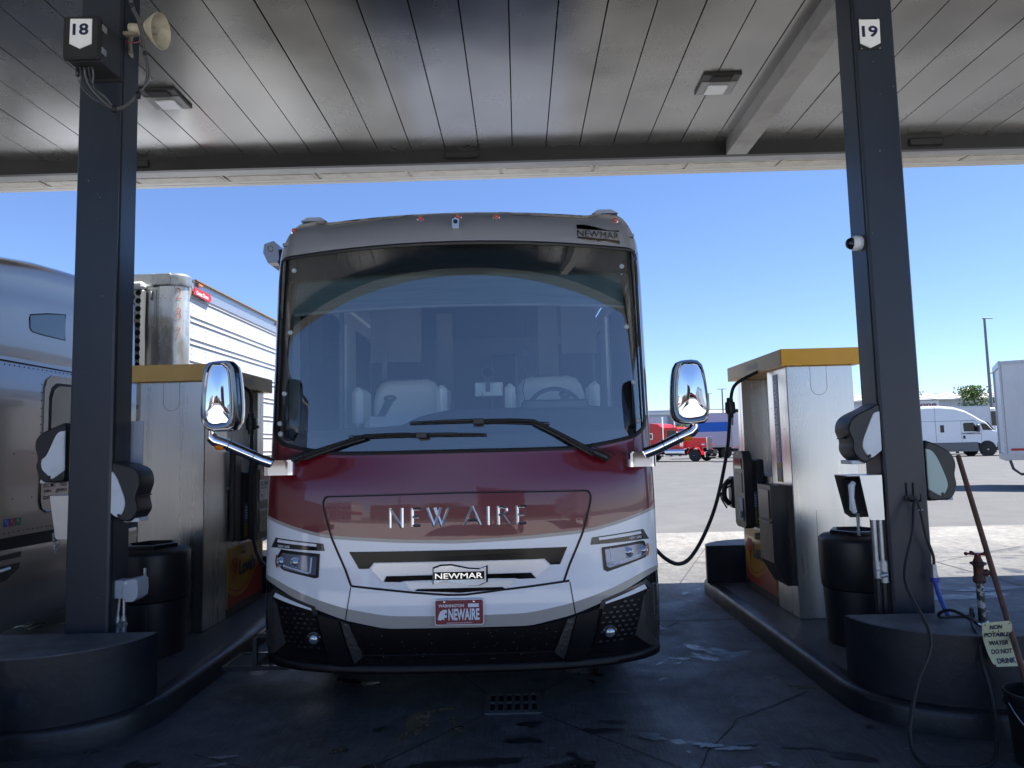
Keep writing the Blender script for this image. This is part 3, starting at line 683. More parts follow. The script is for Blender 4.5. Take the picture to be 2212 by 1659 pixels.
def inset(P,d):
    out=[];n=len(P)
    for i in range(n):
        a=Vector(P[i-1]);b=Vector(P[(i+1)%n]);t=(b-a).normalized(); out.append((P[i][0]-t.y*d,P[i][1]+t.x*d))
    return out
def ringband(mb,P,Q,o0,o1,m=0):
    n=len(P); vs=[(RX+x,Fs(x,z)-o0,z) for x,z in P]+[(RX+x,Fs(x,z)-o1,z) for x,z in Q]
    mb.add(vs,[(i,(i+1)%n,(i+1)%n+n,i+n) for i in range(n)],smooth=True,m=m)
RO=inset(RP,-.014); RI=inset(RP,.012)
mb=M(); ringband(mb,RO,RP,.0,.008); ringband(mb,RP,RI,.008,.001); obj('windshield_gasket',mb,gasket,coach)
# body fill around the glass: pillars (maroon low, white high) and the cap
hw=1.3
def pill(mb,z0,z1,sgn,n=14):
    zs=[z0+(z1-z0)*i/n for i in range(n+1)]
    xs_=[1.262,1.272,1.282,1.290,1.296,1.3]
    def fn(i,j):
        z=zs[int(i)]; 
        if j<6: x=xs_[int(j)]; return (RX+sgn*x,Fs(x,z),z)
        return (RX+sgn*1.3,5.25,z)
    mb.grid(fn,list(range(n+1)),list(range(7)))
for s_ in(-1,1):
    mb=M(); pill(mb,f_wsb(1.3)-.03,3.08,s_); obj('windshield_pillar',mb,maroon,coach)
mb=M(); strip(mb,lambda x:f_wsb(x)-.03,lambda x:f_wsb(x)-.005,1,side=False); obj('cowl',mb,maroon,coach)
def cap_lo(x): return f_wst(x)+.004
mb=M(); xs=tcols(48)
RWS=14
def capfn(i,j):
    x=xs[int(i)]; q=j/RWS; q=1-(1-q)**1.6; zt=ztop(x); z=cap_lo(x)+(zt-cap_lo(x))*q
    return (RX+x,Fs(x,z),z)
mb.grid(capfn,list(range(len(xs))),list(range(RWS+1)))
# roof going back
ys=[0,.25,.8,2,5,9.2]
mb.grid(lambda i,j:(RX+xs[int(i)],Fs(xs[int(i)],ztop(xs[int(i)]))+ys[int(j)]*(1.0),ztop(xs[int(i)])+.02*min(1,ys[int(j)]/.8)),list(range(len(xs))),list(range(6)))
obj('front_cap',mb,capm,coach)
# side walls above the belt, window openings left clear so daylight reaches the cab
mb=M()
for s_ in (-1,1):
    x=RX+s_*1.3; x2=RX+s_*1.27
    for (a,b,z0,z1) in ((5.25,BK,2.95,3.08),(5.25,5.42,1.8,2.95),(6.9,7.3,1.8,2.95),(9.4,BK,1.8,2.95),(5.42,6.9,1.8,1.86),(7.3,9.4,1.8,1.95)):
        mb.box(min(x,x2),max(x,x2),a,b,z0,z1)
mb.box(RX-1.29,RX+1.29,BK-.05,BK,.4,3.05)
obj('side_wall',mb,whitec,coach)
mb=M(); 
for s_ in(-1,1):
    x=RX+s_*1.285; mb.box(x-.003,x+.003,5.42,6.9,1.86,2.95); mb.box(x-.003,x+.003,7.3,9.4,1.95,2.95)
obj('side_window',mb,glass('side_glass',(.85,.9,.88),.02),coach)
mb=M(); mb.box(RX-1.25,RX+1.25,4.95,BK-.1,.3,.42); 
obj('chassis',mb,mat('chassis_black',(.01,.01,.01),.8),coach)
for yy in (6.2,12.2):
    for s_ in(-1,1):
        mb=M(); mb.lathe([(.28,-.14),(.49,-.13),(.51,-.09),(.51,.09),(.49,.13),(.28,.14)],(RX+s_*1.08,yy,.51),'x',28); w=obj('wheel',mb,tyre,coach)
        mb=M(); mb.lathe([(.0,.1),(.1,.11),(.12,.06),(.24,.08),(.28,.125)],(RX+s_*1.08,yy,.51),'x',24); obj('rim',mb,rimm,w)
# windshield
mb=M(); gx_=tcols(40,.975)
mb.grid(lambda i,j:(RX+gx_[int(i)],Fs(gx_[int(i)],f_wsb(gx_[int(i)])+(f_wst(gx_[int(i)])-f_wsb(gx_[int(i)]))*j/24)+.004,f_wsb(gx_[int(i)])+(f_wst(gx_[int(i)])-f_wsb(gx_[int(i)]))*j/24),list(range(len(gx_))),list(range(25)))
ws=obj('windshield',mb,glass('windshield_glass',(.86,.94,.96),.115),coach,fix=False)
# black ceramic border behind the glass
mb=M(); strip(mb,f_wsb,lambda x:1.79+.03*(abs(x)/1.3)**4,2,off=-.02,side=False,xs=gx_)
for s_ in(-1,1): mb.grid(lambda i,j:(RX+s_*(1.19+.04*i),Fs(1.19+.04*i,1.8+.1*j)+.02,1.8+.1*j),[0,1,2],list(range(13)))
obj('black_border',mb,mat('frit',(.004,.004,.005),.5),coach)
for x,z in ((-1.13,2.96),(-1.14,2.52),(-1.17,2.1),(-1.2,1.9),(-1.19,1.83),(1.14,2.93),(1.15,2.5),(1.18,2.12),(1.2,1.86)):
    mb=M(); mb.lathe([(.0,-.006),(.012,-.006),(.017,-.002),(.018,.0)],(RX+x,Fs(x,z)-.002,z),'y',12)
    obj('snap_stud',mb,mat('snap_stud_clear',(.35,.38,.38),.2,coat=1),coach)

def drape(mb,poly,off=0.,th=.02,res=.05,m=0,bev=.0,fn=Fs,ox=None):
    ox=RX if ox is None else ox
    bm=bmesh.new(); vs=[bm.verts.new((x,0,z)) for x,z in poly]; bm.faces.new(vs); bm.normal_update()
    bmesh.ops.triangulate(bm,faces=bm.faces[:])
    x0=min(p[0] for p in poly);x1=max(p[0] for p in poly);z0=min(p[1] for p in poly);z1=max(p[1] for p in poly)
    k=math.ceil(x0/res)*res
    while k<x1: bmesh.ops.bisect_plane(bm,geom=bm.verts[:]+bm.edges[:]+bm.faces[:],dist=1e-6,plane_co=(k,0,0),plane_no=(1,0,0)); k+=res
    k=math.ceil(z0/res)*res
    while k<z1: bmesh.ops.bisect_plane(bm,geom=bm.verts[:]+bm.edges[:]+bm.faces[:],dist=1e-6,plane_co=(0,0,k),plane_no=(0,0,1)); k+=res
    bm.normal_update(); bm.verts.index_update()
    V=[(ox+v.co.x,fn(v.co.x,v.co.z)-off,v.co.z) for v in bm.verts]
    F=[[v.index for v in f.verts] for f in bm.faces]
    mb.add(V,F,smooth=True,m=m)
    be=[(e.verts[0].co.copy(),e.verts[1].co.copy()) for e in bm.edges if len(e.link_faces)==1]
    for a,b in be:
        ya=fn(a.x,a.z);yb=fn(b.x,b.z)
        mb.add([(ox+a.x,ya-off,a.z),(ox+b.x,yb-off,b.z),(ox+b.x,yb-off+th,b.z),(ox+a.x,ya-off+th,a.z)],[(0,1,2,3)],m=m)
    bm.free(); return mb
def line(mb,P,w,off,m=0,closed=False):
    n=len(P); vs=[]
    for i in range(n):
        a=Vector(P[max(i-1,0)]);b=Vector(P[min(i+1,n-1)]); t=(b-a).normalized()
        for s_ in(-1,1):
            x=P[i][0]-t.y*w*.5*s_; z=P[i][1]+t.x*w*.5*s_; vs.append((RX+x,Fs(x,z)-off,z))
    mb.add(vs,[(2*i,2*i+1,2*i+3,2*i+2) for i in range(n-1)],smooth=True,m=m)
def dens(P,d=.04):
    out=[]
    for a,b in zip(P,P[1:]):
        n=max(1,int(math.hypot(b[0]-a[0],b[1]-a[1])/d))
        out+=[(a[0]+(b[0]-a[0])*i/n,a[1]+(b[1]-a[1])*i/n) for i in range(n)]
    return out+[P[-1]]
def mir(P): return [(-x,z) for x,z in P]
# panel gaps
gap=mat('panel_gap',(.004,.004,.005),.7)
sl_=[(-.81,1.425),(-.832,1.415),(-.843,1.39),(-.838,1.35),(-.81,1.255),(-.782,1.163),(-.742,1.075),(-.695,.977),(-.655,.878)]
mb=M(); line(mb,dens([(-.81,1.425),(0,1.433),(.81,1.425)]),.014,.0022); line(mb,dens(sl_),.014,.0021); line(mb,dens(mir(sl_)),.014,.0021)
line(mb,dens([(-.655,.878),(-.46,.857),(-.263,.835),(-.06,.818),(0,.817),(.06,.818),(.292,.842),(.46,.857),(.69,.88)]),.013,.0023)
line(mb,dens([(-.657,.872),(-.69,.672)]),.006,.0024); line(mb,dens([(.692,.872),(.722,.668)]),.006,.0024)
obj('hood_gap',mb,gap,coach)
mb=M(); line(mb,dens([(-.815,1.4285),(0,1.4365),(.815,1.4285)]),.003,.003); line(mb,dens([(x+.007,z) for x,z in sl_[2:]]),.003,.003); line(mb,dens([(x-.007,z) for x,z in mir(sl_)[2:]]),.003,.003)
obj('gap_edge_strip',mb,maroon,coach)  # thin maroon strip along the hood gap
# grille trims
silver=mat('satin_silver',(.56,.56,.57),.33,1.,var=.06,vs=3)
def sy(P):  # symmetrise a polygon listed left to right against its mirror image
    return P
mb=M(); drape(mb,[(-.671,1.083),(.684,1.083),(.635,.98),(.578,.98),(.54,1.016),(-.513,1.016),(-.545,.98),(-.607,.98)],.004,.02); obj('upper_grille_trim',mb,mat('trim_piano_black',(.004,.004,.005),.1,spec=.22),coach)
mb=M(); drape(mb,[(-.505,1.012),(.532,1.012),(.57,.978),(.488,.902),(.458,.941),(.184,.941),(-.151,.941),(-.436,.937),(-.456,.902),(-.532,.977)],.006,.02); drape(mb,[(-.323,.899),(.356,.899),(.315,.852),(.29,.860),(-.243,.860),(-.283,.850)],.006,.02); obj('silver_trim',mb,silver,coach)
mb=M(); drape(mb,[(-.432,.935),(-.151,.936),(-.151,.908),(-.319,.905),(-.346,.899),(-.450,.902)],.005,.02); drape(mb,[(.184,.936),(.455,.936),(.484,.903),(.379,.902),(.353,.907),(.184,.910)],.005,.02); drape(mb,[(-.24,.856),(.279,.857),(.296,.846),(.02,.829),(-.259,.845)],.005,.02); obj('grille_slot',mb,MT['trim_piano_black'],coach)
# raised crease along the white nose
mb=M(); line(mb,dens([(-1.19,.925),(-1.0,.87),(-.83,.868),(-.68,.862)]),.004,.004); obj('nose_crease',mb,whitec,coach)
# badge
B=G['badge']; bx=.016
mb=M(); drape(mb,[(.016+(x-.016)*1.06,.936+(z-.936)*1.10) for x,z in B],.012,.012,.03); obj('badge_gasket_rim',mb,MT['trim_piano_black'],coach)  # dark gasket outline under the chrome badge
mb=M(); drape(mb,B,.034,.04,.03); bd=obj('maker_badge',mb,mat('badge_chrome',(.8,.8,.82),.2,1.),coach)
mb=M(); drape(mb,[(-.138,.958),(.170,.958),(.170,.912),(-.138,.912)],.036,.004,.04); obj('badge_band',mb,glossblack,bd)
mb=M(); text(mb,'NEWMAR',lambda u,v:(RX-.130+u*.290,Fs(0,.935)-.0385,.9185+v*.033),.01); obj('badge_lettering',mb,chromeworn,bd)
# cap logo
def lg(u,v): # u 0..1 left-right, v 0..1 bottom-top
    return (.836+u*.30,3.085+v*.145)
mb=M(); top=[];bot=[]
for i in range(13):
    u=i/12; top.append((u,.98-.20*(.5-.5*math.cos(math.pi*min(1,u*1.15)))+.05*math.sin(u*6.3)))
P1=[lg(u,v) for u,v in top]+[lg(1,.70),lg(0,.745)]
P2=[lg(0,.30),lg(1,.235)]+[lg(u,.02+.20*(.5+.5*math.cos(math.pi*u))-.045*math.sin(u*6.3)) for u in [1-i/12 for i in range(13)]]
drape(mb,P1,.006,.008,.05); drape(mb,P2,.006,.008,.05); lo_=obj('cap_logo',mb,mat('logo_dark_chrome',(.16,.15,.14),.15,1.),coach)
mb=M(); text(mb,'NEWMAR',lambda u,v:(RX+lg(u,0)[0]+.0,Fs(*lg(u,.33+v*.34))-.006,lg(u,.33+v*.34-.03*u)[1]),.01); obj('logo_lettering',mb,chrome,lo_)
mb=M()
for P in (P1[13:],): line(mb,dens([P1[-1],P1[-2]]),.004,.008)
line(mb,dens(P2[:2]),.004,.008); line(mb,dens(P2[2:]),.004,.008); obj('logo_edge',mb,chrome,lo_)
# NEW AIRE
def ridge(mb,a,b,w,h=.008,base=.001):
    a=Vector(a);b=Vector(b);t=(b-a).normalized();n=Vector((-t.y,t.x))*w*.5
    pts=[a+n,a-n,b-n,b+n,a+t*0,b-t*0]
    V=[]
    for i,p in enumerate(pts): V.append((RX+p.x,Fs(p.x,p.y)-(h if i>3 else base),p.y))
    V2=[(RX+p.x,Fs(p.x,p.y)+.004,p.y) for p in pts[:4]]
    mb.add(V,[(0,4,5,3),(1,2,5,4),(0,1,4),(2,3,5)]); mb.add(V[:4]+V2,[(0,1,5,4),(1,2,6,5),(2,3,7,6),(3,0,4,7)])
z0,z1=1.231,1.344; w=.0175
def q(x,z): return (x,z)
Lt=[[(-.412,1.346,-.412,1.226),(-.412,1.342,-.336,1.226),(-.336,1.346,-.336,1.226)],
 [(-.272,z0,-.272,z1),(-.272,z1-.006,-.222,z1-.006),(-.272,1.289,-.230,1.289),(-.272,z0+.006,-.222,z0+.006)],
 [(-.178,z1,-.136,z0-.002),(-.136,z0-.002,-.095,z1),(-.131,z1,-.090,z0-.002),(-.090,z0-.002,-.047,z1)],
 [(.050,z0,.100,z1+.004),(.100,z1+.004,.150,z0),(.070,1.263,.130,1.263)],
 [(.199,z0,.199,z1)],
 [(.262,z0,.262,z1),(.262,z1-.006,.296,z1-.006),(.296,z1-.006,.312,1.330),(.312,1.330,.314,1.312),(.314,1.312,.300,1.294),(.300,1.294,.262,1.290),(.288,1.292,.330,z0)],
 [(.380,z0,.380,z1),(.380,z1-.006,.434,z1-.006),(.380,1.289,.424,1.289),(.380,z0+.006,.434,z0+.006)]]
for L_ in Lt:
    mb=M()
    for a in L_: ridge(mb,(a[0],a[1]),(a[2],a[3]),w)
    obj('nameplate_letter',mb,mat('letter_chrome',(.95,.95,.96),.28,1.),coach)
# licence plate
PY0=Fs(.013,.72)-.028
pm=mat('plate_maroon',(.21,.018,.03),.35); pw=mat('plate_white',(.74,.78,.84),.4)
def rrect(x0,x1,z0,z1,r,n=4):
    P=[]
    for cx,cz,a0 in((x1-r,z0+r,-90),(x1-r,z1-r,0),(x0+r,z1-r,90),(x0+r,z0+r,180)):
        for i in range(n+1): a=R(a0+90*i/n); P.append((cx+r*math.cos(a),cz+r*math.sin(a)))
    return P
px0,px1,pz0,pz1=RX-.135,RX+.163,.644,.797
mb=M(); mb.prism(rrect(px0,px1,pz0,pz1,.014),'y',PY0,PY0+.006); pl_=obj('licence_plate',mb,pw,coach)
mb=M(); mb.prism(rrect(px0+.005,px1-.005,pz0+.005,pz1-.005,.011),'y',PY0-.0012,PY0-.0003); obj('plate_face',mb,pm,pl_)
W_p=px1-px0;H_p=pz1-pz0
def pt_(u,v): return Vector((px0+u*W_p,PY0-.0028,pz0+v*H_p))
mb=M(); textp(mb,'NEWAIRE',pt_(.28,.19),(1,0,0),(0,0,1),W_p*.63,H_p*.45,.035)
textp(mb,'WASHINGTON',pt_(.08,.70),(1,0,0),(0,0,1),W_p*.52,H_p*.115,.03)
textp(mb,'WASHINGTON STATE UNIVERSITY',pt_(.24,.065),(1,0,0),(0,0,1),W_p*.52,H_p*.05,.01)
mb.prism([(px0+a*W_p,pz0+b*H_p) for a,b in((.68,.69),(.90,.69),(.90,.83),(.68,.83))],'y',PY0-.0028,PY0-.0013)
obj('plate_lettering',mb,pw,pl_)
mb=M(); mb.prism([(px0+a*W_p,pz0+b*H_p) for a,b in((.06,.22),(.12,.19),(.16,.24),(.20,.2),(.19,.3),(.24,.3),(.25,.42),(.22,.38),(.2,.45),(.26,.55),(.24,.6),(.17,.6),(.11,.52),(.08,.38))],'y',PY0-.0028,PY0-.0013)
mb.prism([(px0+a*W_p,pz0+b*H_p) for a,b in((.22,.46),(.25,.46),(.25,.5),(.235,.52))],'y',PY0-.0026,PY0-.0013); obj('plate_emblem',mb,pw,pl_)
mb=M()
for u in(.2,.8): mb.lathe([(.0,-.006),(.006,-.004),(.007,0)],(px0+u*W_p,PY0-.002,pz0+.9*H_p),'y',10)
for (a,b) in((.72,.79),(.83,.9)): pass
obj('plate_screw',mb,chrome,pl_)
# bumper corner detail, mirrored left and right
dk=mat('dark_satin_trim',(.045,.047,.05),.3,.6,coat=.5); mesh_=mat('grille_mesh_black',(.003,.003,.004),.35,spec=.25)
refl=mat('smoked_chrome',(.42,.37,.32),.15,1.)
for s_ in(-1,1):
    mm=lambda P:[(s_*abs(x),z) for x,z in P]
    # corner wedge
    mb=M(); drape(mb,mm([(1.215,.815),(1.165,.745),(1.10,.512),(1.20,.43),(1.285,.385),(1.29,.80)]),.012-.02,.03,.03); obj('bumper_corner',mb,mat('corner_gloss_black',(.22,.20,.185),.12,.8,coat=1.,croug=.03),coach)
    mb=M(); drape(mb,mm([(1.185,.795),(1.165,.745),(1.10,.512),(.825,.455),(.895,.70),(.925,.735)]),-.012,.01,.05); obj('side_grille',mb,mesh_,coach)
    # honeycomb slots standing proud of the mesh
    mb=M(); rnd=random.Random(3)
    for r in range(9):
        z=.50+r*.029
        for c_ in range(6):
            x=.875+c_*.044+(r%2)*.022+ (z-.5)*.14
            lim=.70+(x-.9)*.33
            if z>lim-.012 or x>1.10+(z-.5)*.12 or z<.475+(x-.85)*.14: continue
            if math.hypot(x-.935,z-.552)<.045: continue
            wd=.013
            P=[(x-wd,z-.004),(x-wd*.6,z-.0075),(x+wd*.7,z-.007),(x+wd,z-.003),(x+wd*.6,z+.004),(x-wd*.5,z+.004)]
            drape(mb,mm(P) if s_>0 else mm(P)[::-1],-.008,.006,.2)
    obj('grille_slots',mb,refl,coach)
    # fog lamp
    fx,fz=s_*.935 if s_>0 else -.90,.552
    mb=M(); mb.lathe([(.045,.01),(.045,-.006),(.037,-.008),(.034,.0)],(RX+fx,Fs(fx,fz)+.004,fz),'y',28); fl=obj('fog_lamp',mb,glossblack,coach)
    mb=M(); mb.lathe([(.0,-.016),(.012,-.0155),(.024,-.011),(.033,-.002),(.034,.006)],(RX+fx,Fs(fx,fz)+.002,fz),'y',24); obj('lamp_lens',mb,mat('fog_lens',(.45,.5,.55),.08,.8,coat=1.,var=.4,vs=60),fl)
    # bracket frame and white insert
    mb=M(); drape(mb,mm([(.868,.700),(.887,.752),(1.19,.848),(1.235,.80),(1.215,.782),(1.178,.822),(.912,.742),(.898,.703)]),.006,.02,.05); obj('bumper_bracket',mb,dk,coach)
    mb=M(); drape(mb,mm([(.905,.742),(1.172,.822),(1.192,.792),(.912,.728)]),.003,.01,.05); obj('white_insert',mb,whitec,coach)
    # diagonal blade and inner mesh wedge
    mb=M(); drape(mb,mm([(.73,.675),(.868,.706),(.805,.452),(.75,.392),(.648,.392)]),.022,.05,.05); obj('bumper_blade',mb,mat('blade_satin_black',(.007,.007,.008),.3,spec=.35),coach)
    mb=M(); drape(mb,mm([(.722,.668),(.672,.652),(.585,.452),(.645,.398)]),.004,.02,.05); obj('blade_mesh',mb,mat('blade_mesh_facets',(.06,.058,.055),.3,.4,bump=1.,bs=45),coach)
    # headlamp
    if s_<0: HP=[(-1.14,1.090),(-.862,1.070),(-.868,.926),(-.893,.922),(-1.12,.962),(-1.158,.988),(-1.165,1.05)]
    else: HP=[(.900,1.068),(1.165,1.090),(1.19,1.086),(1.205,1.035),(1.195,.985),(.930,.920),(.908,.934)]
    cx=sum(p[0] for p in HP)/len(HP);cz=sum(p[1] for p in HP)/len(HP)
    mb=M(); drape(mb,HP,.006,.02,.04); hl=obj('headlight',mb,mat('lamp_bezel',(.006,.006,.008),.2,spec=.35),coach)
    IP=[(cx+(x-cx)*.88,cz+(z-cz)*.76) for x,z in HP]
    mb=M(); drape(mb,IP,.0075,.004,.04); obj('lens',mb,mat('lamp_lens_blue',(.12,.155,.25),.16,.55,coat=1.,var=.35,vs=10),hl)
    for kx,kr in ((.105,.030),(-.0,.034)):
        mb=M(); X=cx+s_*kx; Z=cz+.012; mb.lathe([(kr,.004),(kr,-.006),(kr*.86,-.007),(kr*.8,-.001),(kr*.5,-.006),(0,-.011)],(RX+X,Fs(X,Z)-.009,Z),'y',24)
        obj('projector',mb,mat('projector_glass',(.30,.33,.4),.06,.7,coat=1.),hl)
    mb=M(); drape(mb,[(cx-s_*.118,cz+.045),(cx-s_*.108,cz+.046),(cx-s_*.100,cz-.045),(cx-s_*.110,cz-.05)],.0095,.002,.2)
    drape(mb,[(cx-s_*.100,cz-.046),(cx-s_*.096,cz-.054),(cx+s_*.09,cz-.014),(cx+s_*.09,cz-.006)],.0095,.002,.05); obj('light_strip',mb,mat('light_strip_white',(.6,.65,.72),.2),hl)
    mb=M(); X=cx+s_*.135; drape(mb,[(X,cz+.055),(X+s_*.014,cz+.05),(X+s_*.02,cz+.01),(X+s_*.008,cz-.03),(X-s_*.002,cz-.02),(X+s_*.008,cz+.01)],.0095,.002,.2); obj('marker_lens',mb,amber if s_>0 else mat('dull_marker',(.22,.06,.02),.2,coat=1),hl)
    # trim above the lamp
    mb=M(); drape(mb,mm([(.84,1.133),(1.185,1.162),(1.225,1.095),(1.19,1.098),(.83,1.088)]),.004,.01,.05); obj('lamp_trim',mb,dk,coach)
    mb=M(); drape(mb,mm([(.884,1.130),(1.165,1.152),(1.172,1.134),(.886,1.114)]),.0055,.004,.05); obj('trim_white_strip',mb,whitec,coach)
    mb=M(); drape(mb,mm([(.886,1.1125),(1.173,1.1325),(1.185,1.101),(.876,1.091)]),.0055,.004,.05); tb=obj('trim_black_strip',mb,glossblack,coach)
    mb=M(); 
    if s_<0: text(mb,'NEW AIRE',lambda u,v:(RX-1.163+u*.09,Fs(-1.163+u*.09,1.11)-.0075,1.1035+v*.015-.001+u*(-.002)),.02)
    else: text(mb,'NEW AIRE',lambda u,v:(RX+1.085+u*.085,Fs(1.085+u*.085,1.11)-.0075,1.106+v*.015+u*.003),.02)
    obj('trim_lettering',mb,pw,tb)
# central lower grille
mb=M(); drape(mb,[(-.70,.655),(-.43,.612),(-.12,.608),(.15,.608),(.45,.608),(.72,.655),(.63,.452),(-.56,.452)],-.014,.01,.06); obj('lower_grille',mb,mesh_,coach)
mb=M(); rnd=random.Random(7)
for i in range(80):
    x=rnd.uniform(-.62,.62); z=.40+.2*rnd.random()**.8+.0; r_=rnd.uniform(.0008,.0022)
    mb.lathe([(0,-.0015),(r_,0)],(RX+x,Fs(x,z)+.0135,z),'y',6)
obj('bug_specks',mb,mat('bug_specks',(.4,.4,.38),.7),coach)
mb=M(); line(mb,dens([(-.60,.455),(.63,.455)]),.006,-.012); line(mb,dens([(-.61,.39),(-.60,.46)]),.005,-.012); line(mb,dens([(.64,.39),(.63,.46)]),.005,-.012); obj('lower_grille_edge',mb,dk,coach)
# clearance lamps, camera, shoulder pods
for x,z in ((-1.17,3.285),(-.236,3.283),(.024,3.288),(.285,3.283),(1.12,3.29)):
    mb=M(); mb.lathe([(.0,-.022),(.01,-.02),(.016,-.012),(.018,0)],(RX+x,Fs(x,z)-.002,z),'y',14); cl_=obj('clearance_light',mb,mat('clearance_red',(.55,.07,.02),.2,coat=1),coach)
    mb=M(); mb.lathe([(.018,-.006),(.024,-.004),(.026,.003)],(RX+x,Fs(x,z-.004)-.002,z-.004),'y',14,a0=math.pi,a1=2*math.pi,close=False); obj('bezel',mb,chrome,cl_)
cz=3.208
mb=M(); mb.prism(rrect(RX-.012,RX+.036,cz-.035,cz+.035,.012),'y',Fs(.012,cz)-.045,Fs(.012,cz)+.03); ca=obj('roof_camera',mb,mat('camera_shell',(.5,.5,.48),.25,.7),coach)
mb=M(); mb.lathe([(0,-.004),(.014,-.003),(.016,.002)],(RX+.012,Fs(.012,cz)-.046,cz+.012),'y',16); obj('lens',mb,glossblack,ca)
for s_ in(-1,1):
    mb=M(); drape(mb,[(s_*x,z) for x,z in ((.30,3.355),(.42,3.305),(.7,3.30),(.92,3.305),(1.0,3.33),(1.06,3.375),(1.0,3.395),(.6,3.395))],.004,.01,.05); obj('cap_recess_shade',mb,mat('recess_shade_dark',(.07,.062,.058),.3,.4,coat=1.,croug=.08),coach)  # slightly raised dark panel paints the shading of the cap recess
    mb=M(); mb.prism([(RX+s_*.98,3.40),(RX+s_*1.02,3.428),(RX+s_*1.12,3.428),(RX+s_*1.17,3.40)],'y',5.1,5.5); obj('roof_shoulder',mb,capm,coach)
mb=M(); mb.box(RX-.78,RX-.62,8.2,9.2,3.44,3.78,.04); obj('roof_vent',mb,whiteplastic,coach)
# awning end on the kerb side
mb=M(); AP=[(-2.014,3.30),(-2.006,3.37),(-1.93,3.395),(-1.895,3.365),(-1.885,3.25),(-1.90,3.215),(-1.975,3.215)]
mb.prism(AP,'y',5.55,5.66); aw=obj('awning',mb,mat('awning_casting',(.33,.33,.34),.3,.6),coach)
mb=M(); mb.prism([(x*.985-.028,z*.985+.047) for x,z in AP],'y',5.66,10.8); obj('awning_tube',mb,greyplastic,aw)
mb=M(); mb.box(-1.905,RX-1.30,5.6,5.9,3.2,3.34,.01); mb.box(-1.88,RX-1.30,5.6,9.5,3.19,3.22); obj('awning_bracket',mb,blackplastic,aw)
mb=M()
for k in range(3):
    pts=[(-1.955+.018*math.cos(a)*(1+.2*k),5.548,3.335+.018*math.sin(a)*(1+.2*k)) for a in [2.1*k+i*.35 for i in range(6)]]; mb.tube(pts,.0025,5)
obj('awning_emblem',mb,blackplastic,aw)
mb=M(); mb.box(RX-1.36,RX-1.30,5.45,5.5,2.56,2.575); obj('drip_rail_tip',mb,chrome,coach)
# chrome strips beside the windshield
mb=M()
for s_ in(-1,1):
    mb.tube([(RX+s_*1.262,Fs(1.262,z)-.004,z) for z in [1.9+.1*i for i in range(12)]],.0035,6)
obj('pillar_trim',mb,chrome,coach)
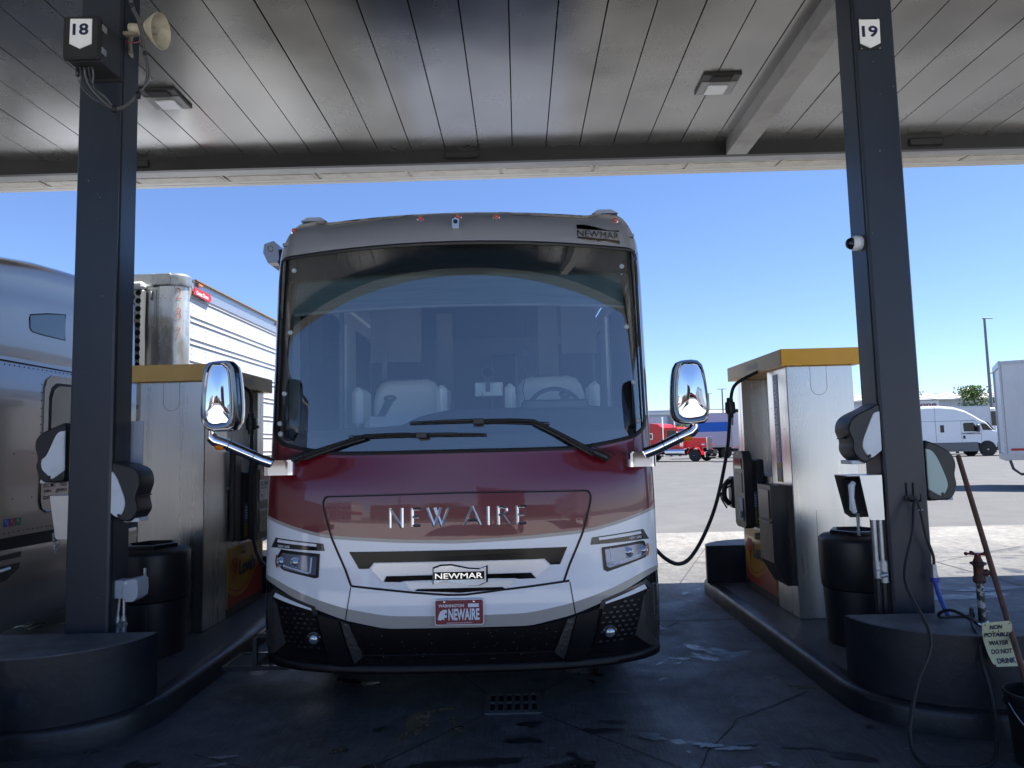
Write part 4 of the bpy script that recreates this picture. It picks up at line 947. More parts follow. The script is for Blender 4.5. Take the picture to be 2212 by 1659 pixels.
# mirrors
def mirror(s_,P,Gp,tilt):
    y0=4.45; n0=40
    def resamp(P,n=n0):
        # closed smooth resample
        P=[Vector(p) for p in P]; k=len(P); Q=[]
        for i in range(k):
            a,b,c_,d=P[i-1],P[i],P[(i+1)%k],P[(i+2)%k]
            for q in range(6):
                u=q/6; Q.append(.5*((2*b)+(-a+c_)*u+(2*a-5*b+4*c_-d)*u*u+(-a+3*b-3*c_+d)*u**3))
        L=[0]
        for i in range(len(Q)): L.append(L[-1]+(Q[(i+1)%len(Q)]-Q[i]).length)
        out=[];j=0
        for i in range(n):
            t=L[-1]*i/n
            while L[j+1]<t: j+=1
            f=(t-L[j])/max(1e-9,L[j+1]-L[j]); q=Q[j].lerp(Q[(j+1)%len(Q)],f); out.append((q.x,q.y))
        return out
    cx=sum(p[0] for p in P)/len(P); zc=sum(p[1] for p in P)/len(P)
    gx0=sum(p[0] for p in Gp)/len(Gp); gz0=sum(p[1] for p in Gp)/len(Gp)
    def star(P,c0,n=n0):
        R_=resamp(P,240); out=[]
        for i in range(n):
            a=2*math.pi*i/n; b_=min(R_,key=lambda p:abs((math.atan2(p[1]-c0[1],p[0]-c0[0])-a+math.pi)%(2*math.pi)-math.pi)); out.append(b_)
        return out
    O=star(P,(cx,zc)); I=star(Gp,(gx0,gz0)); n=n0
    def sc(k,dx=0.): return [(cx+(x-cx)*k+dx,zc+(z-zc)*k) for x,z in O]
    def mixr(f): return [(o[0]+(i_[0]-o[0])*f,o[1]+(i_[1]-o[1])*f) for o,i_ in zip(O,I)]
    rings=[(sc(.70),y0+.19),(sc(.90),y0+.15),(sc(.985),y0+.09),(O,y0+.04),(O,y0+.012),(mixr(.25),y0-.010),(mixr(.7),y0-.012),(mixr(.97),y0-.006),(mixr(1.0),y0+.004)]
    vs=[]
    for Q,y in rings: vs+=[(x,y,z) for x,z in Q]
    T=Matrix.Translation((cx,y0,zc))@Matrix.Rotation(R(tilt),4,'Z')@Matrix.Translation((-cx,-y0,-zc))
    mb=M(); mb.add(vs,[(r*n+i,r*n+(i+1)%n,(r+1)*n+(i+1)%n,(r+1)*n+i) for r in range(len(rings)-1) for i in range(n)],smooth=True)
    mb.add(vs[:n],[tuple(range(n))]); mb.xf(T)
    mr=obj('wing_mirror',mb,mat('mirror_dark_chrome',(.22,.22,.235),.08,1.),coach)
    mb=M(); V=[(gx0,y0-.012,gz0)]
    for k in(.35,.7,1.): V+=[(gx0+(x-gx0)*k,y0-.012+.014*k*k,gz0+(z-gz0)*k) for x,z in I]
    F=[(0,1+i,1+(i+1)%n) for i in range(n)]
    for r in range(2): F+=[(1+r*n+i,1+(r+1)*n+i,1+(r+1)*n+(i+1)%n,1+r*n+(i+1)%n) for i in range(n)]
    mb.add(V,F,smooth=True); mb.xf(T)
    obj('mirror_glass',mb,mat('mirror_glass',(.86,.88,.9),.0,1.),mr)
    if s_<0: A=[(-1.955,4.50,1.875),(-1.955,4.50,1.815),(-1.93,4.50,1.79),(-1.86,4.51,1.765),(-1.66,4.56,1.665),(-1.60,4.58,1.64)]
    else: A=[(1.105,4.50,1.85),(1.105,4.50,1.80),(1.085,4.50,1.775),(1.02,4.51,1.745),(.88,4.56,1.675),(.80,4.58,1.645)]
    mb=M(); mb.tube([A[0],A[1]],.022,14); mb.tube(A[1:],[.036,.035,.034,.034,.036],14); arm=obj('mirror_arm',mb,chrome,coach)
    mb=M(); k=.3; a=Vector(A[3]);b=Vector(A[4]); d=(b-a).normalized(); 
    mb.tube([a+d*.012,a+d*.016],.0375,14); mb.tube([b-d*.05,b-d*.046],.0375,14); obj('arm_collar',mb,black,arm)
    X=A[2]; mb=M(); mb.lathe([(0,-.02),(.02,-.018),(.034,-.006),(.036,.004)],(X[0]+.03*-s_,X[1],X[2]-.038),'z',16); obj('turn_signal',mb,amber,arm)
    bx_=RX-1.24 if s_<0 else RX+1.24
    mb=M(); q0,q1=(-1.665,-1.455) if s_<0 else (.685,.875)
    mb.prism(rrect(q0,q1,4.56,4.86,.05,5),'z',1.562,1.648); mb.prism(rrect(q0+.01,q1-.01,4.57,4.85,.05,5),'z',1.648,1.658)
    obj('arm_base',mb,chrome,arm)
mirror(-1,[(-1.968,2.284),(-1.885,2.298),(-1.805,2.29),(-1.778,2.231),(-1.760,2.04),(-1.762,1.92),(-1.788,1.856),(-1.87,1.848),(-1.948,1.855),(-1.988,1.892),(-2.003,1.94),(-2.001,2.10),(-1.985,2.25)],[(-1.943,2.258),(-1.895,2.268),(-1.852,2.256),(-1.833,2.16),(-1.825,1.93),(-1.87,1.905),(-1.935,1.900),(-1.972,1.95),(-1.971,2.11)],5)
mirror(1,[(.985,2.20),(1.04,2.226),(1.138,2.22),(1.172,2.14),(1.188,1.93),(1.172,1.838),(1.10,1.822),(1.003,1.828),(.963,1.858),(.952,1.92),(.962,2.10)],[(1.025,2.185),(1.08,2.198),(1.135,2.185),(1.168,2.07),(1.172,1.90),(1.10,1.865),(1.02,1.872),(.998,1.93),(1.002,2.06)],-5)
# wipers
def wiper(A,Bl,name='wiper_arm'):
    def P(x,z,o): return (RX+x,Fs(x,z)-o,z)
    mb=M(); mb.tube([P(A[0][0],A[0][1],.045),P(A[1][0],A[1][1],.06)],[.024,.02],10)
    pts=[P(A[1][0],A[1][1],.058)]+[P(x,z,.05) for x,z in A[2:]]
    mb.tube(pts,[.017]+[.011]*(len(pts)-1),8); 
    pts2=[P(A[1][0],A[1][1]-.02,.03)]+[P(x,z-.018,.03) for x,z in A[2:4]]
    mb.tube(pts2,[.016]+[.008]*(len(pts2)-1),6)
    mb.tube([P(A[0][0],A[0][1]-.01,.02),P(A[0][0],A[0][1],.045)],.02,8)
    ar=obj('wiper_arm',mb,blackplastic,coach)
    e=A[-1]; mb=M()
    mb.box(RX+e[0]-.035,RX+e[0]+.035,Fs(*e)-.07,Fs(*e)-.02,e[1]-.022,e[1]+.014,.004); obj('blade_clip',mb,blackplastic,ar)
    mb=M(); L=dens(Bl,.08); n=len(L)
    mb.tube([P(x,z-.008,.012) for x,z in L],.005,6); mb.tube([P(x,z+.004,.028) for x,z in L],[.003+.006*min(1,min(i,n-1-i)/3) for i in range(n)],6)
    for i in range(1,n-1): x,z=L[i]; mb.tube([P(x,z-.008,.012),P(x,z+.004,.03)],.006,5)
    obj('wiper_blade',mb,blackrubber,ar)
wiper([(-1.085,1.645),(-.985,1.685),(-.70,1.768),(-.575,1.800),(-.45,1.803),(-.32,1.803),(-.21,1.797)],[(-.69,1.797),(-.21,1.797),(.20,1.791)])
wiper([(.955,1.625),(.87,1.665),(.65,1.79),(.50,1.868),(.36,1.876),(.22,1.877),(.15,1.876)],[(-.29,1.876),(.15,1.878),(.60,1.852)])
mb=M(); mb.tube([(RX+x,Fs(x,z)-.03,z) for x,z in((.86,1.70),(.93,1.68),(1.0,1.655),(1.02,1.64),(.99,1.63),(.97,1.63))],.004,6); mb.tube([(RX+x,Fs(x,z)-.03,z) for x,z in((-.98,1.71),(-1.05,1.70),(-1.11,1.68),(-1.12,1.66),(-1.09,1.65))],.004,6); obj('washer_hose',mb,blackrubber,coach)
# fuel door and steps
mb=M(); mb.box(RX+1.30,RX+1.37,5.6,5.75,.80,.90,.015); obj('side_marker',mb,galv,coach)
mb=M()
X0,X1=-2.21,-1.72
for (a,b,y,z) in ((X0,X1,5.3,.15),(X0+.25,X1,5.32,.375)):
    mb.box(a,b,y,y+.03,z-.02,z+.012,.003); mb.box(a,b,y+.34,y+.37,z-.02,z+.012,.003); mb.box(a,a+.03,y+.031,y+.339,z-.02,z+.012); mb.box(b-.03,b,y+.031,y+.339,z-.02,z+.012)
mb.box(-1.98,-1.95,5.29,5.32,.165,.36); mb.box(-1.98,-1.95,5.63,5.66,.165,.36)
for y in (5.335,5.64): mb.tube([(-1.95,y,.17),(-1.72,y,.36)],.014,4)
mb.box(-1.74,-1.72,5.3,5.7,.15,.42)
st=obj('entry_step',mb,mat('step_black',(.03,.03,.032),.35,coat=.3),coach)
for (a,b,y,z) in ((X0+.031,X1-.031,5.331,.158),(X0+.281,X1-.031,5.351,.383)):
    mb=M(); mb.box(a,b,y,y+.305,z-.012,z-.002)
    obj('tread',mb,mat('tread_grip',(.06,.06,.06),.8,bump=.6,bs=150),st)
# ---- interior
wallm=mat('interior_wall',(.20,.21,.215),.6); wood=mat('interior_cabinet',(.05,.045,.04),.4); dashm=mat('dash_grey',(.11,.125,.14),.55); leather=mat('seat_leather',(.88,.88,.85),.45,bump=.08,bs=60)
mb=M(); mb.box(-1.62,.82,4.95,9.5,1.02,1.06); mb.box(-1.64,.84,4.9,9.5,3.16,3.18); mb.box(-1.62,.82,9.4,9.45,1.06,3.16); obj('interior_shell',mb,wallm,coach)
mb=M()
for (a,b,y,z0_,z1_) in ((-1.60,-1.05,7.6,1.1,2.72),(.25,.80,7.3,1.1,2.75),(-.35,.0,9.2,1.1,2.9)): mb.box(a,b,y,y+.5,z0_,z1_,.03)
obj('cabinet',mb,wood,coach)
mb=M(); 
for x,w_,y in((-.86,.17,7.5),(.22,.20,7.2),(-1.33,.05,6.9),(-1.52,.03,6.0)): mb.box(x,x+w_,y,y+.05,1.3,3.14)
mb.box(-1.45,-.95,6.95,7.0,2.56,3.14); mb.box(.45,.8,7.1,7.15,2.62,3.14)
obj('interior_trim',mb,wallm,coach)
mb=M(); mb.box(-.42,-.1,6.5,7.1,3.13,3.155); obj('interior_lamp',mb,mat('lamp_panel',(.75,.76,.75),.4),coach)
# roller shade
shm=mat('roller_shade',(.12,.165,.17),.7,var=.3,vs=14,stretch=(.12,1,5))
mb=M(); mb.grid(lambda i,j:(-1.56+2.31*i/30,Fs(abs(-1.15+2.3*i/30),2.66+.03*j)+.10+.004*math.sin(i*.9),2.665+.0155*j),list(range(31)),list(range(17))); obj('roller_shade',mb,shm,coach)
mb=M(); mb.grid(lambda i,j:(-1.66+2.51*i/30,Fs(min(1.28,abs(-1.25+2.5*i/30)),2.9+.02*j)+.07,2.895+.03*j),list(range(31)),list(range(7))); obj('windshield_valance',mb,MT['frit'],coach)
mb=M(); mb.tube([(-1.55+2.3*i/20,Fs(abs(-1.14+2.28*i/20),2.66)+.10,2.66) for i in range(21)],.012,6); obj('shade_bar',mb,mat('shade_bar_grey',(.2,.22,.22),.5),coach)
# seats
def seat(cx,y,armgap):
    zt=2.335; t_=M()
    P=[(-.31,1.45),(-.31,2.16),(-.285,2.25),(-.24,2.31),(-.17,2.335),(.17,2.335),(.24,2.31),(.285,2.25),(.31,2.16),(.31,1.45)]
    P=[(cx+x,z) for x,z in P]; mx=cx
    def sc(k,kz=None): return [(mx+(x-mx)*k,1.9+(z-1.9)*k) for x,z in P]
    rings=[(sc(.86),y-.035),(sc(.94),y-.02),(P,y+.03),(P,y+.12),(sc(.93),y+.17)]
    n=len(P);vs=[]
    for Q,yy in rings: vs+=[(x,yy+(z-1.5)*.12,z) for x,z in Q]
    t_.add(vs,[(r*n+i,r*n+(i+1)%n,(r+1)*n+(i+1)%n,(r+1)*n+i) for r in range(4) for i in range(n)],smooth=True); t_.add(vs[:n],[tuple(range(n))]); t_.add(vs[-n:],[tuple(range(n))])
    so_=obj('cab_seat',t_,leather,coach)
    for s_ in(-1,1):
        mb=M(); mb.box(cx+s_*.355-.045,cx+s_*.355+.045,y-.38,y+.02,1.9,2.235,.035); obj('armrest',mb,leather,so_)
    mb=M(); mb.box(cx-.28,cx+.28,y-.5,y-.02,1.45,1.98,.06); obj('seat_cushion',mb,leather,so_)
    bxs=cx+(.13 if cx>-.5 else -.15)
    mb=M(); mb.tube([(bxs+.045*math.cos(a),y+.03,2.16+.018*math.sin(a)) for a in [i*.4 for i in range(16)]],.012,6,closed=True); mb.prism([(bxs-.04,2.15),(bxs+.04,2.15),(bxs+(-.1 if cx<-.5 else .02),1.9),(bxs+(-.16 if cx<-.5 else -.04),1.9)],'y',y+.02,y+.03); obj('seat_belt',mb,dashm,so_)
seat(-1.0,6.3,0); seat(.285,6.3,0)
# dash
mb=M(); xs_=[-1.6,-1.3,-1.0,-.88,-.75,-.55,-.3,0,.05,.5,.55,.75,.82]; zs_=[1.86,1.87,1.88,1.89,1.95,1.99,1.995,2.0,2.02,2.02,2.0,1.985,1.90]
mb.grid(lambda i,j:(xs_[int(i)],[Fs(xs_[int(i)]-RX,1.8)+.06,5.1,5.35,5.55,5.56][int(j)],[1.74,1.84,zs_[int(i)],zs_[int(i)]-.02,1.2][int(j)]),list(range(13)),list(range(5)))
da=obj('dashboard',mb,dashm,coach)
mb=M(); mb.box(.02,.52,5.25,5.5,1.97,2.05,.02); obj('instrument_hood',mb,mat('dash_dark',(.06,.07,.08),.5),da)
mb=M(); cw=(.285,5.62,1.96); mb.tube([(cw[0]+.215*math.cos(a),cw[1]+.05*math.sin(a),cw[2]+.2*math.sin(a)) for a in [i*math.pi/16 for i in range(32)]],.017,8,closed=True); mb.tube([(cw[0]-.2,cw[1],cw[2]),(cw[0]+.2,cw[1],cw[2])],.015,6); obj('steering_wheel',mb,mat('wheel_leather',(.05,.055,.06),.5),coach)
mb=M(); mb.tube([(-.215+.042*math.cos(a),5.0,2.235+.042*math.sin(a)) for a in [i*math.pi/12 for i in range(24)]],.007,6,closed=True); mb.lathe([(0,0),(.038,0)],(-.215,5.003,2.235),'y',20); mb.box(-.23,-.2,5.01,5.02,2.1,2.2); mb.tube([(-.26,5.02,2.1),(-.24,5.03,2.02),(-.21,5.05,1.97),(-.22,5.06,1.88)],.002,4); obj('dash_camera',mb,blackplastic,coach)
mb=M(); mb.box(-.31,-.11,5.04,5.06,2.07,2.17,.006); obj('toll_card_holder',mb,mat('card_clear',(.35,.4,.42),.3),coach)
mb=M(); mb.tube([(.06,4.95,2.62),(.055,4.96,2.4),(.065,4.96,2.25),(.03,4.97,2.1),(.05,4.98,2.0),(-.02,5.0,1.95)],.0025,4); mb.box(.045,.075,4.94,4.96,2.33,2.38,.004); obj('charging_cord',mb,blackplastic,coach)
mb=M(); mb.prism([(-.47,1.80),(-.47,1.86),(-.455,1.885),(-.43,1.895),(-.41,1.885),(-.395,1.86),(-.395,1.80)],'y',4.60,4.604); obj('toll_tag',mb,black,coach)
mb=M(); mb.prism([(-.40,1.702),(-.40,1.742),(-.33,1.742),(-.27,1.73),(-.23,1.702)],'y',4.515,4.518); obj('mirrored_trailer_patch',mb,black,coach)  # black patch paints the mirrored trailer top at the foot of the glass
# ---------------- things on the columns
def towel(name,label,prof,white,y0,y1,sgn,logo=False,panel=None):
    t=thing(name,(prof[0][0],y0,prof[0][1]-.2),label,'dispenser','paper towel dispensers on the columns')
    mb=M(); P=[tuple(p) for p in prof]
    cx=sum(p[0] for p in P)/len(P);cz=sum(p[1] for p in P)/len(P)
    # smooth the profile with a closed Catmull pass on the bulging side
    Q=[];n=len(P)
    for i in range(n):
        a,b,c_,d=[Vector(P[(i+k)%n]) for k in(-1,0,1,2)]
        flat=abs(P[i][0]-P[(i+1)%n][0])<.012 and abs(P[i][0]-P[0][0])<.03 and abs(P[(i+1)%n][0]-P[0][0])<.03
        for k in range(1 if flat else 5):
            u=k/5; q=.5*((2*b)+(-a+c_)*u+(2*a-5*b+4*c_-d)*u*u+(-a+3*b-3*c_+d)*u**3); Q.append((q.x,q.y))
    wx=P[0][0]
    for _ in range(6):
        k_=len(Q); Q=[Q[i] if abs(Q[i][0]-wx)<.02 else ((Q[i-1][0]+2*Q[i][0]+Q[(i+1)%k_][0])/4,(Q[i-1][1]+2*Q[i][1]+Q[(i+1)%k_][1])/4) for i in range(k_)]
    n=len(Q); vs=[]
    rings=[(.93,y0),(.985,y0+.006),(1.,y0+.02),(1.,y1-.02),(.985,y1-.006),(.93,y1)]
    for k,y in rings: vs+=[(cx+(x-cx)*k,y,cz+(z-cz)*k) for x,z in Q]
    mb.add(vs,[(r*n+i,r*n+(i+1)%n,(r+1)*n+(i+1)%n,(r+1)*n+i) for r in range(5) for i in range(n)],smooth=True); mb.add(vs[:n],[tuple(range(n))]); mb.add(vs[-n:],[tuple(range(n))])
    obj('housing',mb,blackplastic,t)
    Wp=[]
    for i in range(len(white)):
        a,b_=white[i],white[(i+1)%len(white)]; Wp+=[(a[0]+(b_[0]-a[0])*k/6,a[1]+(b_[1]-a[1])*k/6) for k in range(6)]
    for _ in range(7):
        k_=len(Wp); Wp=[Wp[i] if abs(Wp[i][0]-wx)<.02 else ((Wp[i-1][0]+2*Wp[i][0]+Wp[(i+1)%k_][0])/4,(Wp[i-1][1]+2*Wp[i][1]+Wp[(i+1)%k_][1])/4) for i in range(k_)]
    white=Wp
    mb=M(); wc=(sum(p[0] for p in white)/len(white),sum(p[1] for p in white)/len(white))
    mb.prism([(wc[0]+(x-wc[0])*.97,wc[1]+(z-wc[1])*.97) for x,z in white],'y',y0-.008,y0-.003); mb.prism(white,'y',y0-.003,y0+.002)
    obj('side_panel',mb,panel or whiteplastic,t)
    b=min(white,key=lambda p:p[1]); mb=M(); mb.lathe([(0,-.012),(.009,-.011),(.012,-.004),(.012,0)],(b[0]+sgn*.008,y0-.001,b[1]+.012),'y',14); obj('pivot_knob',mb,blackplastic,t)
    e=max(P,key=lambda p:sgn*p[0]); zmid=sum(p[1] for p in P)/len(P)
    mb=M(); mb.box(e[0]-sgn*.03,e[0]+sgn*.02,(y0+y1)/2-.03,(y0+y1)/2+.03,zmid-.015,zmid-.007,.002); obj('lever',mb,blackplastic,t)
    zb=min(p[1] for p in P); mb=M(); mb.box(b[0]+sgn*.02,e[0]-sgn*.02,y0+.03,y1-.03,zb-.006,zb+.02,.005); obj('paper_slot',mb,whiteplastic,t)
    if logo: 
        mb=M(); textp(mb,'S',(e[0]-.022,y0+.045,zb+.085),(0.35,1,0),(0,0,1),.012,.016,.05); obj('logo',mb,whiteplastic,t)
    return t
towel('towel_dispenser','black wavy towel dispenser low on the lane side of column 18',G['tl2_prof'],G['tl2_white'],4.80,5.0,1,True)
towel('towel_dispenser','black towel dispenser on the truck side of column 18, higher than its twin',G['tl1_prof'],G['tl1_white'],4.86,5.04,-1)
towel('towel_dispenser','black towel dispenser on the lane side of column 19 above the phone',G['tr1_prof'],G['tr1_white'],4.87,5.1,-1)
towel('towel_dispenser','black towel dispenser with greenish side panel on the far side of column 19',G['tr2_prof'],G['tr2_white'],4.93,5.12,1,False,mat('pale_green_panel',(.50,.62,.56),.45,var=.05))
# phones
alu=mat('hood_aluminium',(.72,.72,.7),.38,.85,var=.1,vs=7)
def coil(mb,a,b,r,turns,w=.003,sag=0):
    a=Vector(a);b=Vector(b);n=turns*8; P=[]
    for i in range(n+1):
        t=i/n; p=a.lerp(b,t)+Vector((0,0,-sag*math.sin(math.pi*t))); an=t*turns*2*math.pi
        P.append(p+Vector((r*math.cos(an),r*math.sin(an),0)))
    mb.tube(P,w,5)
def phone(label,x0,x1,y,z0,z1,sgn,hand=True):
    if not hand: w_side=-.005
    t=thing('intercom_phone',((x0+x1)/2,y,z0),label,'phone','hooded intercom phones')
    mb=M(); mb.prism([(x0 if sgn<0 else x0,z1),(x1,z1),(x1,z0),(x0+(.045 if sgn<0 else .0)+.012,z0),(x0+(.045 if sgn<0 else 0),z0+.015)],'y',y,y+.004)
    w=-.085 if hand else -.002; xo=x0
    mb.prism([(xo+w,z1),(x1,z1),(x1,z1+.003),(xo+w,z1+.003)],'y',y,y+.20)
    obj('hood',mb,alu,t)
    mb=M(); mb.prism([(xo+w,z1-.001),(x1,z1-.001),(x1,z0),(xo+.01+.02*(not hand),z0),(xo-.03+.05*(not hand),z0+.03)],'y',y+.196,y+.2); mb.box(xo-.02+.05*(not hand),x1,y+.10,y+.195,z0+.05,z1-.03,.006); obj('back_box',mb,blackplastic,t)
    if hand:
     mb=M(); zs=[z0+.05,z0+.07,z0+.15,z0+.23,z0+.25]; mb.tube([(xo-.02,y+.06,zs[0]),(xo-.035,y+.055,zs[1]),(xo-.045,y+.04,zs[2]),(xo-.035,y+.055,zs[3]),(xo-.015,y+.06,zs[4])],[.016,.022,.016,.022,.016],8); obj('handset',mb,whiteplastic,t)
    mb=M(); coil(mb,(xo-.005,y+.06,z0+.04),(xo+.002,y+.07,z0-.11),.009,12); coil(mb,(xo+.002,y+.07,z0-.11),(xo+.02,y+.1,z0+.03),.007,11); obj('coiled_cord',mb,galv,t)
    return t
phone('white intercom phone in a metal hood with conduit below it on column 19',2.292,2.44,4.86,1.157,1.454,-1)
p2=phone('metal phone hood on the truck side of column 18 with its coiled cord hanging',-3.215,-3.06,4.86,1.155,1.446,-1,False)
def elist(name,label,cat): return thing(name,(0,0,0),label,cat)
# conduit on column 19
t=thing('conduit_pair',(2.40,4.93,.15),'two metal conduits with a valve body below the phone on column 19','conduit')
for xx in(2.385,2.428):
    mb=M(); mb.tube([(xx,4.9,.88),(xx,4.9,1.155)],.016,12); obj('conduit',mb,galv,t)
    mb=M(); mb.tube([(xx,4.9,.16),(xx,4.9,.76)],.019,12); obj('conduit_sleeve',mb,blackpaint,t)
mb=M(); mb.tube([(2.428,4.895,.74),(2.428,4.895,.875)],.028,14); mb.tube([(2.428,4.895,.862),(2.428,4.895,.885)],.023,12); mb.tube([(2.385,4.895,.80),(2.385,4.895,.88)],.022,12); mb.tube([(2.43,4.87,.795),(2.37,4.85,.79)],.018,10); mb.tube([(2.37,4.86,.775),(2.37,4.86,.825)],.022,10); obj('valve_body',mb,galv,t)
# outlet on column 18
t=thing('outlet_box',(-2.70,4.83,.52),'light grey weatherproof outlet with two conduits at the foot of column 18','outlet')
mb=M(); mb.box(-2.765,-2.69,4.86,4.95,.752,.872,.004); obj('box',mb,greyplastic,t)
mb=M(); mb.box(-2.69,-2.655,4.84,4.97,.747,.872,.004); mb.prism([(-2.668,.735),(-2.62,.735),(-2.59,.76),(-2.585,.80),(-2.588,.868),(-2.605,.885),(-2.668,.876)],'y',4.835,4.975); obj('cover',mb,greyplastic,t)
mb=M(); mb.lathe([(0,-.006),(.008,-.005),(.01,0)],(-2.668,4.834,.86),'y',12); obj('hinge_pin',mb,whiteplastic,t)
for xx,dx in((-2.742,.010),(-2.712,0)):
    mb=M(); mb.tube([(xx,4.9,.75),(xx-dx,4.9,.63)],.010,10); mb.tube([(xx-dx,4.9,.63),(xx-dx,4.9,.615)],.015,10); mb.tube([(xx-dx,4.9,.615),(xx-dx,4.9,.16)],.019,12); obj('conduit',mb,galv,t)
mb=M(); mb.tube([(-2.735,4.88,.575),(-2.715,4.865,.57)],.018,10); mb.tube([(-2.705,4.88,.585),(-2.68,4.865,.58)],.018,10); mb.tube([(-2.62,4.99,.86),(-2.62,4.99,.93)],.01,6); obj('elbow',mb,galv,t)
# light panel beyond column 18
mb=M(); mb.box(-2.775,-2.685,5.05,5.06,1.62,1.955,.001)
tag(obj('sign_panel',mb,mat('panel_back_grey',(.42,.47,.55),.45)),'plain light grey panel on the back of column 18 above the towel dispenser','panel')
# box 18
t=thing('control_box',(-2.87,4.5,4.36),'black control box with the number 18 plate high on the column','control box')
mb=M(); mb.box(-2.989,-2.742,4.50,4.545,4.357,4.655,.012); obj('lid',mb,blackplastic,t)
mb=M(); mb.box(-2.98,-2.75,4.546,4.78,4.362,4.65,.008); obj('case',mb,mat('box_case',(.03,.032,.035),.5),t)
for z in(4.43,4.59):
    mb=M(); mb.box(-2.745,-2.735,4.53,4.58,z-.022,z+.022,.002); obj('latch',mb,galv,t)
mb=M(); mb.box(-2.99,-2.73,4.765,4.779,4.335,4.36,.002); mb.box(-2.99,-2.73,4.765,4.779,4.652,4.675,.002); obj('mount_bracket',mb,blackplastic,t)
mb=M(); P=G['sign18']; mb.prism(P,'y',4.494,4.4995); pl8=obj('number_plate',mb,whitesheet,t)
mb=M(); textp(mb,'18',(-2.916,4.4925,4.515),(1,0,0),(0,0,1),.107,.082,.03); obj('numeral',mb,navy,pl8)
for x in(-2.95,-2.92,-2.895,-2.87,-2.845):
    pass
t=thing('cable_bundle',(-2.7,4.7,4.2),'bundle of grey cables looping from the number 18 box up past the horn','cable')
cg=mat('cable_grey',(.11,.115,.12),.45); cb=mat('cable_black',(.03,.031,.033),.5)
C0=[(x,4.62,z) for x,z in G['cab18']]
def spl(P,n=6):
    P=[Vector(p) for p in P]; out=[]
    for i in range(len(P)-1):
        a=P[max(i-1,0)];b=P[i];c_=P[i+1];d=P[min(i+2,len(P)-1)]
        for k in range(n):
            u=k/n; out.append(.5*((2*b)+(-a+c_)*u+(2*a-5*b+4*c_-d)*u*u+(-a+3*b-3*c_+d)*u**3))
    return out+[P[-1]]
for i,(sx,dx,r_) in enumerate(((-2.925,0,.0065),(-2.897,.004,.0065),(-2.868,.009,.006),(-2.842,.013,.0055))):
    P=[(sx,4.60,4.355),(sx+.002,4.61,4.30),(sx+(.03 if i<3 else .0),4.62,4.22-.0*i),(-2.80+.012*i,4.63,4.118+.010*i)]+[(x+(.006*i-.009)*(1 if z>4.2 else 0),4.64,z+.007*(i-1)*(1 if z<4.2 else 0)) for x,_,z in C0[4:]]
    P[-1]=(P[-1][0],4.6,5.0)
    mb=M(); mb.tube(spl(P,5),r_,7); obj('cable',mb,cg if i%2 else cb,t)
mb=M(); mb.tube(spl([(-2.955,4.62,4.30)]+[(x+.06,4.64,z) for x,z in G['cab18b'][1:3]]+[(-2.86,4.64,4.15),(-2.80,4.635,4.115)],5),.003,6); obj('thin_cable',mb,cg,t)
mb=M(); mb.tube([(-2.955,4.62,4.355),(-2.955,4.62,4.30)],.013,8); 
for x in(-2.925,-2.897,-2.868,-2.842): mb.tube([(x,4.6,4.357),(x,4.6,4.335)],.009,8)
obj('cable_gland',mb,blackplastic,t)
mb=M(); 
for k in(4,6,9,12): 
    x,y,z=C0[k]; mb.tube([(x-.012,4.64,z-.004),(x+.012,4.64,z+.004)] if k in(9,12) else [(x-.002,4.64,z-.02),(x+.002,4.64,z+.022)],.017,8)
obj('cable_tie',mb,black,t)
# horn speaker
t=thing('horn_speaker',(-2.68,4.75,4.60),'beige horn loudspeaker on the side of column 18','loudspeaker')
d=Vector((.96,-.06,-.16)).normalized(); rot=d.to_track_quat('Z','Y').to_matrix().to_4x4()
T=Matrix.Translation((-2.655,4.72,4.695))@rot
mb=M(); mb.lathe([(0,-.005),(.034,0),(.036,.02),(.036,.08),(.04,.085),(.055,.12),(.085,.165),(.11,.2),(.118,.215),(.122,.225),(.118,.228),(.1,.2),(.07,.15),(.04,.11),(.0,.10)],(0,0,0),'z',32); mb.xf(T); obj('horn_bell',mb,cream,t)
mb=M(); mb.lathe([(0,.10),(.028,.105),(.03,.18),(.022,.2),(0,.203)],(0,0,0),'z',20); mb.xf(T); obj('horn_core',mb,cream,t)
mb=M(); mb.lathe([(0,0),(.032,.0),(.034,.008),(.02,.015),(0,.016)],(-2.754,4.9,4.62),'x',16); mb.tube([(-2.74,4.88,4.62),(-2.69,4.78,4.63),(-2.64,4.72,4.655)],.013,8); mb.box(-2.70,-2.60,4.70,4.74,4.64,4.665,.004); obj('bracket',mb,mat('horn_bracket',(.3,.27,.2),.5,.3,var=.3,vs=40),t)
mb=M(); mb.tube(spl([(-2.70,4.74,4.62),(-2.66,4.73,4.595),(-2.60,4.73,4.60),(-2.57,4.73,4.63)]),.0025,5); obj('wire',mb,red,t)
# number 19
t=thing('number_sign',(2.566,4.85,4.46),'white pointed number 19 plate high on the front of the column','sign')
mb=M(); mb.prism(G['sign19p'],'y',4.852,4.858); obj('back_plate',mb,blackplastic,t)
mb=M(); mb.prism(G['sign19'],'y',4.846,4.8515); pl9=obj('number_plate',mb,whitesheet,t)
mb=M(); textp(mb,'19',(2.507,4.8445,4.545),(1,0,-.01),(0,0,1),.112,.085,.03); obj('numeral',mb,navy,pl9)
mb=M()
for x,z in((2.50,4.685),(2.63,4.682),(2.50,4.465),(2.63,4.465)): mb.lathe([(0,-.004),(.004,-.003),(.005,0)],(x,4.852,z),'y',8)
obj('screw',mb,galv,t)
